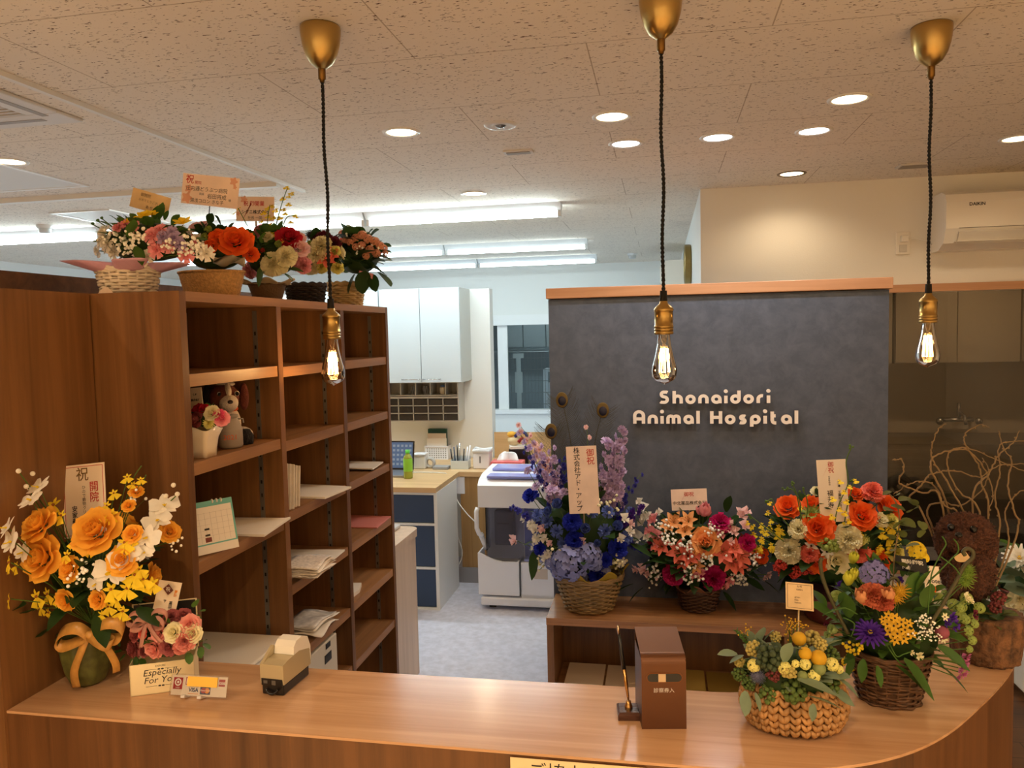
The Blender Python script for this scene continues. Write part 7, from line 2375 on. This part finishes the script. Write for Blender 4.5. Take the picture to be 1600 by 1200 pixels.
YO = 3.45
co_ = py_(1300, 930, YO); cO = Vector((co_.x, YO, LZ + .0003))
OR = Arr('wide arrangement of orange roses, cream carnations and yellow orchids before the dark wall', cO, YO, (1303, 848, 118, 74), 0.14, 81, ymax=3.605)
b = B(); b.smooth = True; b.lathe([(0, 0), (0.10, 0), (0.115, 0.02), (0.135, 0.10), (0.142, 0.115), (0.125, 0.11), (0, 0.1)], cO, 36); part(b, 'pot', mat('dark_red_pot', (78, 26, 24), .35), OR.root)
OR.fl('rose', P_or, [(1231.5, 792, 40), (1268, 789, 30), (1277, 825, 48), (1347, 806, 44), (1336, 772, 26), (1389, 793, 44), (1190, 868, 26), (1373, 872, 28), (1276, 880, 30), (1380, 882, 22)])
OR.fl('carnation', P_sa, [(1363.5, 769, 36), (1341.5, 863, 36), (1264.5, 865, 30)])
OR.fl('carnation', P_cr, [(1233, 860, 43), (1325, 842, 46), (1248, 827, 34), (1375, 813, 26)])
OR.fl('rose', P_cr, [(1309, 876, 36), (1276, 767, 18)])
OR.fl('carnation', P_ly, [(1399, 862, 30), (1392, 815, 26), (1346, 845, 20)])
OR.fl('star_flower', P_wh, [(1274, 840, 22), (1292, 862, 22), (1268, 853, 22), (1284, 836, 16), (1314, 846, 16)])
OR.fl('berry_cluster', P_gr, [(1291, 848, 28), (1304, 852, 22)])
OR.fl('stock', P_gr, [(1268, 803, 30), (1276, 798, 20), (1350, 843, 18)])
OR.fl('berry_cluster', P_red, [(1222, 880, 20), (1244, 893, 18), (1214, 886, 14), (1240, 898, 14), (1257, 893, 12), (1269, 892, 12), (1222, 895, 14)])
R_ = random.Random(5)
OR.fl('orchid_floret', P_yel, [(1204, 786, 11), (1200, 800, 13), (1205, 813, 12), (1264, 775, 13), (1257, 787, 16), (1252, 793, 12), (1391, 826, 20), (1386, 842, 22), (1378, 834, 18), (1168, 816, 11), (1178, 822, 12), (1190, 820, 14)] + [(R_.uniform(1174, 1224), R_.uniform(822, 862), R_.uniform(11, 16)) for _ in range(30)] + [(R_.uniform(1370, 1410), R_.uniform(820, 860), R_.uniform(12, 18)) for _ in range(12)] + [(R_.uniform(1300, 1345), R_.uniform(816, 834), R_.uniform(9, 13)) for _ in range(8)])
OR.fl('orchid_floret', P_yel, [(1312, 752, 13), (1336, 751, 12), (1301, 779, 13), (1323, 783, 13), (1318, 768, 12), (1312, 795, 12), (1320, 801, 13), (1299, 806, 13), (1325, 813, 12), (1328, 760, 11)], dy=-.15, stem=False)
OR.back([('rose', P_or, 38), ('carnation', P_cr, 36)], 4)
b = B(); b.smooth = True
for pts in ([(1310, 850), (1305, 815), (1312, 785), (1325, 755), (1322, 722), (1330, 700)], [(1316, 850), (1322, 800), (1334, 752)], [(1240, 830), (1215, 800), (1206, 780), (1198, 786)], [(1250, 820), (1250, 785), (1238, 765), (1226, 766)], [(1250, 800), (1244, 770), (1236, 755)], [(1260, 810), (1262, 785), (1254, 765)], [(1230, 850), (1190, 820), (1172, 806)]):
    b.tube(smooth3([OR.point(x, y, -.12) for x, y in pts]), .0024, 5)
    p = OR.point(pts[-1][0], pts[-1][1], -.12)
    for i in range(4): b.sphere(p + Vector((R_.uniform(-1, 1), 0, R_.uniform(-1, 1))) * .012, .005, 6, 4)
part(b, 'spray_stem', P_stem, OR.root)
OR.foliage(130, 36, L_dark, 'blade', 0.78, 0.28, pts=[(1352, 838, 30, 30), (1360, 800, 60, 24), (1240, 812, 160, 26), (1220, 815, 140, 30), (1200, 880, 200, 34)], low=-.85)
card('tall ivory card with red and black brush writing in the orange rose arrangement', (1279.5, 719), (1325.5, 717), (1282, 816), YO - 0.115, M_cardw, [('御祝', .48, .87, .21, M_redt, True), ('日本　工業株式会社', .72, .42, .115, M_blackt, True), ('福井寿', .40, .36, .22, M_blackt, True), ('代表取締役', .40, .66, .07, M_blackt, True)], stick=(1303, 870))

# ================================================================== BASKETS ON TOP OF THE BOOKSHELF
ZT = 1.7303


def top_spot(px, X):
    p = px_(px, 458, X)
    return Vector((X, p.y, ZT))


def oval_pot(arr, c, r0, r1, h, m, name='pot', rows=0, sy=1.0):
    b = B(); b.smooth = True
    prof = [(0, 0.0), (r0, 0.0)]
    n = max(rows, 4)
    for i in range(n + 1):
        t = i / n
        prof.append((r0 + (r1 - r0) * t + (0.0008 if i % 2 else 0), h * t + .0005))
    prof += [(r1 + .003, h), (r1 + .003, h + .005), (r1 - .004, h + .005), (r1 - .006, h * .8), (0, h * .8)]
    b.lathe(prof, c, 40, sy=sy); return part(b, name, m, arr.root)


c = Vector((-1.125, 1.505, ZT))
P1 = Arr('white wicker basket of pink and white flowers in pink tissue, nearest on the bookshelf', c, c.y, (233, 374, 92, 40), 0.075, 91)
basket(P1, c, 0.050, 0.060, 0.050, mat('white_wicker', (232, 220, 202), .5), rows=7, stakes=20, rad=0.0036)
ruffle(P1, (c.x, c.y, c.z + .046), .058, .03, petal('pink_tissue', (238, 196, 220), trans=.35), 5, .6, 'tissue_wrapping', .95, seed=2)
b = B(frame(c + Vector((-.012, -.058, .0)), (1, 0, 0), (0, .15, 1))); b.prism([(-.018, 0.001), (.02, 0.001), (.004, .014), (-.006, .013)], 0, .0012); part(b, 'tissue_corner', petal('pink_tissue_pale', (244, 222, 200), trans=.1), P1.root)
P1.fl('stock', P_wh, [(163, 363, 28), (168, 381, 32), (154, 392, 24), (220, 405, 28), (322, 396, 28), (178, 394, 26), (232, 400, 22), (160, 376, 24)])
P1.fl('stock', P_pk, [(185, 357, 26), (238, 368, 30), (245, 390, 30), (291, 399, 26), (209, 355, 24), (262, 385, 24), (195, 350, 20), (250, 360, 24)])
P1.fl('stock', pc('lilac_grey', (182, 160, 196)), [(255, 370, 26), (273, 372, 24), (280, 382, 22), (268, 362, 20)])
P1.fl('daffodil', P_yel, [(227, 340, 30), (286, 350, 30), (203, 347, 20), (238, 336, 20)], d=(.1, -.6, .9))
P1.fl('rosebud', L_mid, [(154, 346, 9), (146, 351, 9), (160, 342, 8)], d=(-.5, -.2, 1))
P1.breath([(181, 374), (222, 368), (269, 385), (302, 379), (200, 385), (286, 388), (210, 372), (310, 390)], 20, 14, 2.6)
P1.back([('stock', P_pk, 26), ('stock', P_wh, 26)], 6)
P1.foliage(60, 24, L_mid, 'blade', .74, .3, pts=[(205, 372, 70, 34), (212, 385, -60, 30), (198, 400, 200, 24)], low=-.3)
card('small gold card with faint writing tilted above the pink flower basket', (205, 292), (264, 309), (202, 322), c.y + .02, M_cardk, [('御開院', .36, .76, .09, M_faint, False), ('おめでとうございます', .55, .5, .07, M_faint, False), ('あ せ い 市', .62, .2, .085, M_blackt, False)], stick=(240, 390), lean=.0)

c = top_spot(332, -1.085)
P2_ = Arr('tan oval pot of big orange roses, second from the near end of the bookshelf top', c, c.y, (336, 390, 54, 34), 0.062, 92)
oval_pot(P2_, c, 0.066, 0.082, 0.062, mat('tan_straw', (206, 160, 98), .6, noise=(140, .16), bump=(260, .6)), 'pot', 14, .72)
P2_.fl('rose', P_or, [(368, 377, 50), (341, 370, 30), (392, 397, 26), (330, 384, 24)])
P2_.fl('rose', P_lp, [(306, 356, 26), (316, 352, 20)])
P2_.fl('rosebud', P_gr, [(328, 362, 20), (322, 372, 18)])
P2_.fl('stock', P_wh, [(310, 372, 20), (318, 384, 18)])
P2_.breath([(312, 378), (320, 390)], 16, 10, 2.2)
P2_.back([('rose', P_or, 36), ('stock', P_wh, 24)], 5)
P2_.foliage(80, 24, L_dark, 'blade', .82, .34, pts=[(326, 350, 60, 22), (312, 365, 150, 20), (345, 352, 110, 20)], low=-.3)
b = B(); b.smooth = True
b.grid(lambda u, v: py_(333 + 50 * u, 400 + 14 * v + 3 * sin(9 * u + 5 * v), c.y - .058 - .01 * sin(12 * u + 6 * v)), 20, 6)
o = part(b, 'crumpled_wrap', mat('silver_wrap', (160, 150, 130), .3, .2), P2_.root); o.modifiers.new('s', 'SOLIDIFY').thickness = .0006
card('large pale pink card with red and black writing above the orange roses', (279.5, 270), (367.5, 279), (282.5, 317), c.y + .01, M_cardp, [('祝', .13, .80, .15, M_redt, False), ('開院', .28, .72, .06, M_redt, False), ('庄内通どうぶつ病院', .44, .52, .082, M_blackt, False), ('院長', .36, .36, .045, M_blackt, False), ('岩田将成', .63, .31, .085, M_blackt, False), ('様', .86, .24, .045, M_blackt, False), ('湯浅コロン きな子', .46, .13, .072, M_blackt, False)], stick=(324, 375), stick_m=M_blackp, decor=(mat('printed_rose', (226, 168, 140), .6), [(.9, .88, .06), (.1, .2, .08), (.12, .5, .06), (.93, .7, .03)]), lean=.0)

c = top_spot(418, -1.06)
P3 = Arr('brown pot of cream carnations with a crimson rose and yellow orchid spray, bookshelf top', c, c.y, (425, 395, 48, 36), 0.07, 93)
oval_pot(P3, c, 0.036, 0.050, 0.046, mat('brown_pot', (104, 78, 50), .6, bump=(200, .5)), 'pot', 10)
ruffle(P3, (c.x, c.y, c.z + .045), .048, .014, mat('clear_wrap', (196, 182, 150), .3), 6, .3, 'wrapping', .55, seed=8)
P3.fl('carnation', P_cr, [(427, 413, 42), (447, 401, 36), (418, 371, 20), (440, 418, 22)])
P3.fl('rose', P_cri, [(451, 371, 38)])
P3.fl('carnation', P_pk, [(407, 362, 26), (473, 414, 30), (391, 423, 28), (463, 372, 22)])
P3.fl('rose', P_lp, [(468, 388, 30), (466, 372, 24)])
P3.fl('rosebud', P_gr, [(436, 384, 18), (397, 370, 16)])
P3.fl('rosebud', P_red, [(412, 392, 12), (378, 396, 10)])
P3.fl('orchid_floret', P_yel, [(420, 325, 14), (413, 332, 14), (425, 322, 15), (432, 328, 14), (420, 338, 14), (428, 340, 15), (436, 340, 14), (410, 345, 13), (424, 350, 14), (428, 358, 14), (425, 366, 14), (442, 310, 13), (449, 293, 14), (457, 302, 13), (452, 307, 11), (451, 319, 13), (444, 327, 13), (462, 337, 12), (454, 347, 13), (446, 334, 12), (459, 361, 14), (440, 366, 16), (467, 380, 12), (438, 376, 14), (375, 325, 12), (368, 332, 11)], stem=False)
b = B(); b.smooth = True
for pts in ([(425, 390), (432, 350), (440, 320), (449, 294)], [(440, 360), (448, 340), (462, 336)], [(425, 390), (418, 350), (422, 320)], [(400, 380), (385, 350), (372, 325)]):
    b.tube(smooth3([P3.point(x, y, -.03) for x, y in pts]), .0012, 5)
part(b, 'spray_stem', P_stem, P3.root)
P3.back([('carnation', P_cr, 32), ('carnation', P_pk, 28)], 5)
P3.foliage(70, 24, L_mid, 'blade', .85, .34, pts=[(411, 415, -100, 30, -.06), (405, 405, 120, 22), (440, 425, -30, 24), (455, 422, 0, 24), (396, 372, 130, 20), (410, 380, 70, 20)], low=-.3)
card('peach card with red and black writing behind the yellow orchid spray', (369, 307), (428, 307.5), (369, 345), c.y + .05, M_cardp, [('祝 御開業', .47, .70, .13, M_redt, False), ('シグニ株式会社', .50, .36, .105, M_blackt, False), ('社長 一同', .50, .12, .09, M_blackt, False)], stick=(402, 410), decor=(mat('printed_rose', (226, 168, 140), .6), [(.2, .88, .08), (.05, .3, .05)]), lean=.0)

c = top_spot(478, -1.13)
P4 = Arr('dark wicker basket of cream, yellow and plum flowers on the bookshelf top', c, c.y, (500, 398, 36, 30), 0.07, 94)
basket(P4, c, 0.052, 0.062, 0.066, mat('black_wicker', (40, 28, 22), .6), rows=10, stakes=22, rad=0.0036)
P4.fl('carnation', P_cr, [(487, 414, 34), (503, 385, 38), (495, 398, 30)])
P4.fl('lily', P_sa, [(509, 404, 32), (518, 398, 26)])
P4.fl('carnation', P_ly, [(503, 418, 20), (527, 418, 22), (524, 392, 18)])
P4.fl('carnation', P_plum, [(505, 373, 30), (522, 380, 24), (495, 371, 22)])
P4.fl('thistle', P_dark, [(485, 367, 22)])
P4.fl('rosebud', P_gr, [(523, 395, 14), (486, 383, 16)])
P4.back([('carnation', P_cr, 30), ('carnation', P_plum, 26)], 5)
P4.foliage(50, 24, L_dark, 'blade', .78, .32, low=-.4)

c = top_spot(541, -1.09)
P5 = Arr('natural wicker basket with a flowering kalanchoe plant at the far end of the bookshelf top', c, c.y, (560, 395, 40, 36), 0.075, 95, name='potted_kalanchoe', cat='potted plant')
basket(P5, c, 0.050, 0.062, 0.080, mat('natural_wicker', (206, 176, 124), .6, noise=(40, .15)), rows=10, stakes=20, rad=0.0042)
P5.fl('floret_head', pc('kalanchoe', (214, 150, 120)), [(535, 366, 16), (545, 364, 18), (556, 372, 16), (566, 368, 18), (575, 374, 18), (586, 378, 18), (594, 384, 16), (600, 388, 14), (565, 384, 16), (578, 390, 16), (588, 396, 16), (548, 378, 16), (556, 386, 14), (572, 400, 14), (602, 396, 12), (540, 376, 14), (532, 380, 14)])
P5.breath([(566, 388), (585, 382), (545, 374)], 5, 10, 1.8)
P5.back([('floret_head', P_sa, 18)], 5)
P5.foliage(46, 26, L_dark, 'round', .8, .45, pts=[(560, 400, 20, 32, -.07), (550, 412, 200, 30, -.06), (575, 415, -20, 34, -.07), (565, 425, -80, 30, -.07), (585, 410, 10, 30, -.05), (555, 428, -110, 28, -.07), (590, 425, -40, 30, -.05), (548, 398, 120, 26, -.06), (577, 430, -60, 26, -.06)], low=-.6)
b = B(frame(py_(560, 430, c.y - .068), (1, .15, -.25), (0, 0, 1)))
b.box(0, .05, -.012, .016, 0, .0008); b.m = 1
for i in range(6): b.box(0.004 + i * .008, .006 + i * .008, -.012, .016, .0008, .001)
part(b, 'ribbon', [petal('pink_ribbon', (230, 140, 150), trans=.1), petal('pale_ribbon', (246, 214, 214), trans=.1)], P5.root)

# ---- white pot with soap roses on the second shelf
q = pz(326, 716, 1.3757)
cq = Vector((-0.988, 1.530, 1.3757))
SP = Arr('small flared white pot of crimson, pink and cream roses on the bookshelf shelf', cq, cq.y, (325, 652, 26, 18), 0.028, 97, xmin=-1.24)
b = B()
r0, r1, h = .025, .038, .064
n = 32
vs = []
for i in range(n):
    a = 2 * pi * i / n
    sq = 1 / max(abs(cos(a)), abs(sin(a))) * .92
    for (r, z) in ((r0, 0), (r0 * 1.06, h * .3), (r0 * 1.2, h * .65), (r1, h + .004 * cos(4 * a)), (r1 - .003, h + .004 * cos(4 * a)), (r0, h * .6)):
        vs.append((cq.x + r * sq * cos(a), cq.y + r * sq * sin(a) * .9, cq.z + z))
fs = []
for i in range(n):
    k2 = (i + 1) % n
    for j in range(5): fs.append((i * 6 + j, k2 * 6 + j, k2 * 6 + j + 1, i * 6 + j + 1))
fs.append([i * 6 for i in range(n)][::-1]); fs.append([i * 6 + 5 for i in range(n)])
b.smooth = True; b.add(vs, fs); part(b, 'pot', mat('white_ceramic', (236, 220, 194), .3), SP.root)
SP.fl('rose', P_cri, [(308, 640, 22), (318, 638, 16)])
SP.fl('rose', P_dr, [(308, 655, 26)])
SP.fl('rose', P_cr, [(331, 645, 24)])
SP.fl('rose', P_pk, [(346, 654, 24)])
SP.fl('rose', pc('hot_pink', (226, 88, 130)), [(342, 648, 18)])
SP.fl('chrysanthemum', P_ly, [(327, 661, 22)])
SP.foliage(24, 14, L_mid, 'blade', .8, .4, low=-.3, stems=False)
card('pale handwritten card tucked behind the white rose pot on the shelf', (294, 607), (316, 605), (296, 640), cq.y + .045, M_cardw, [('くぬ', .5, .68, .16, M_blackt, False), ('株式会社', .5, .42, .16, M_blackt, False)], stick=(312, 655), lean=.0)
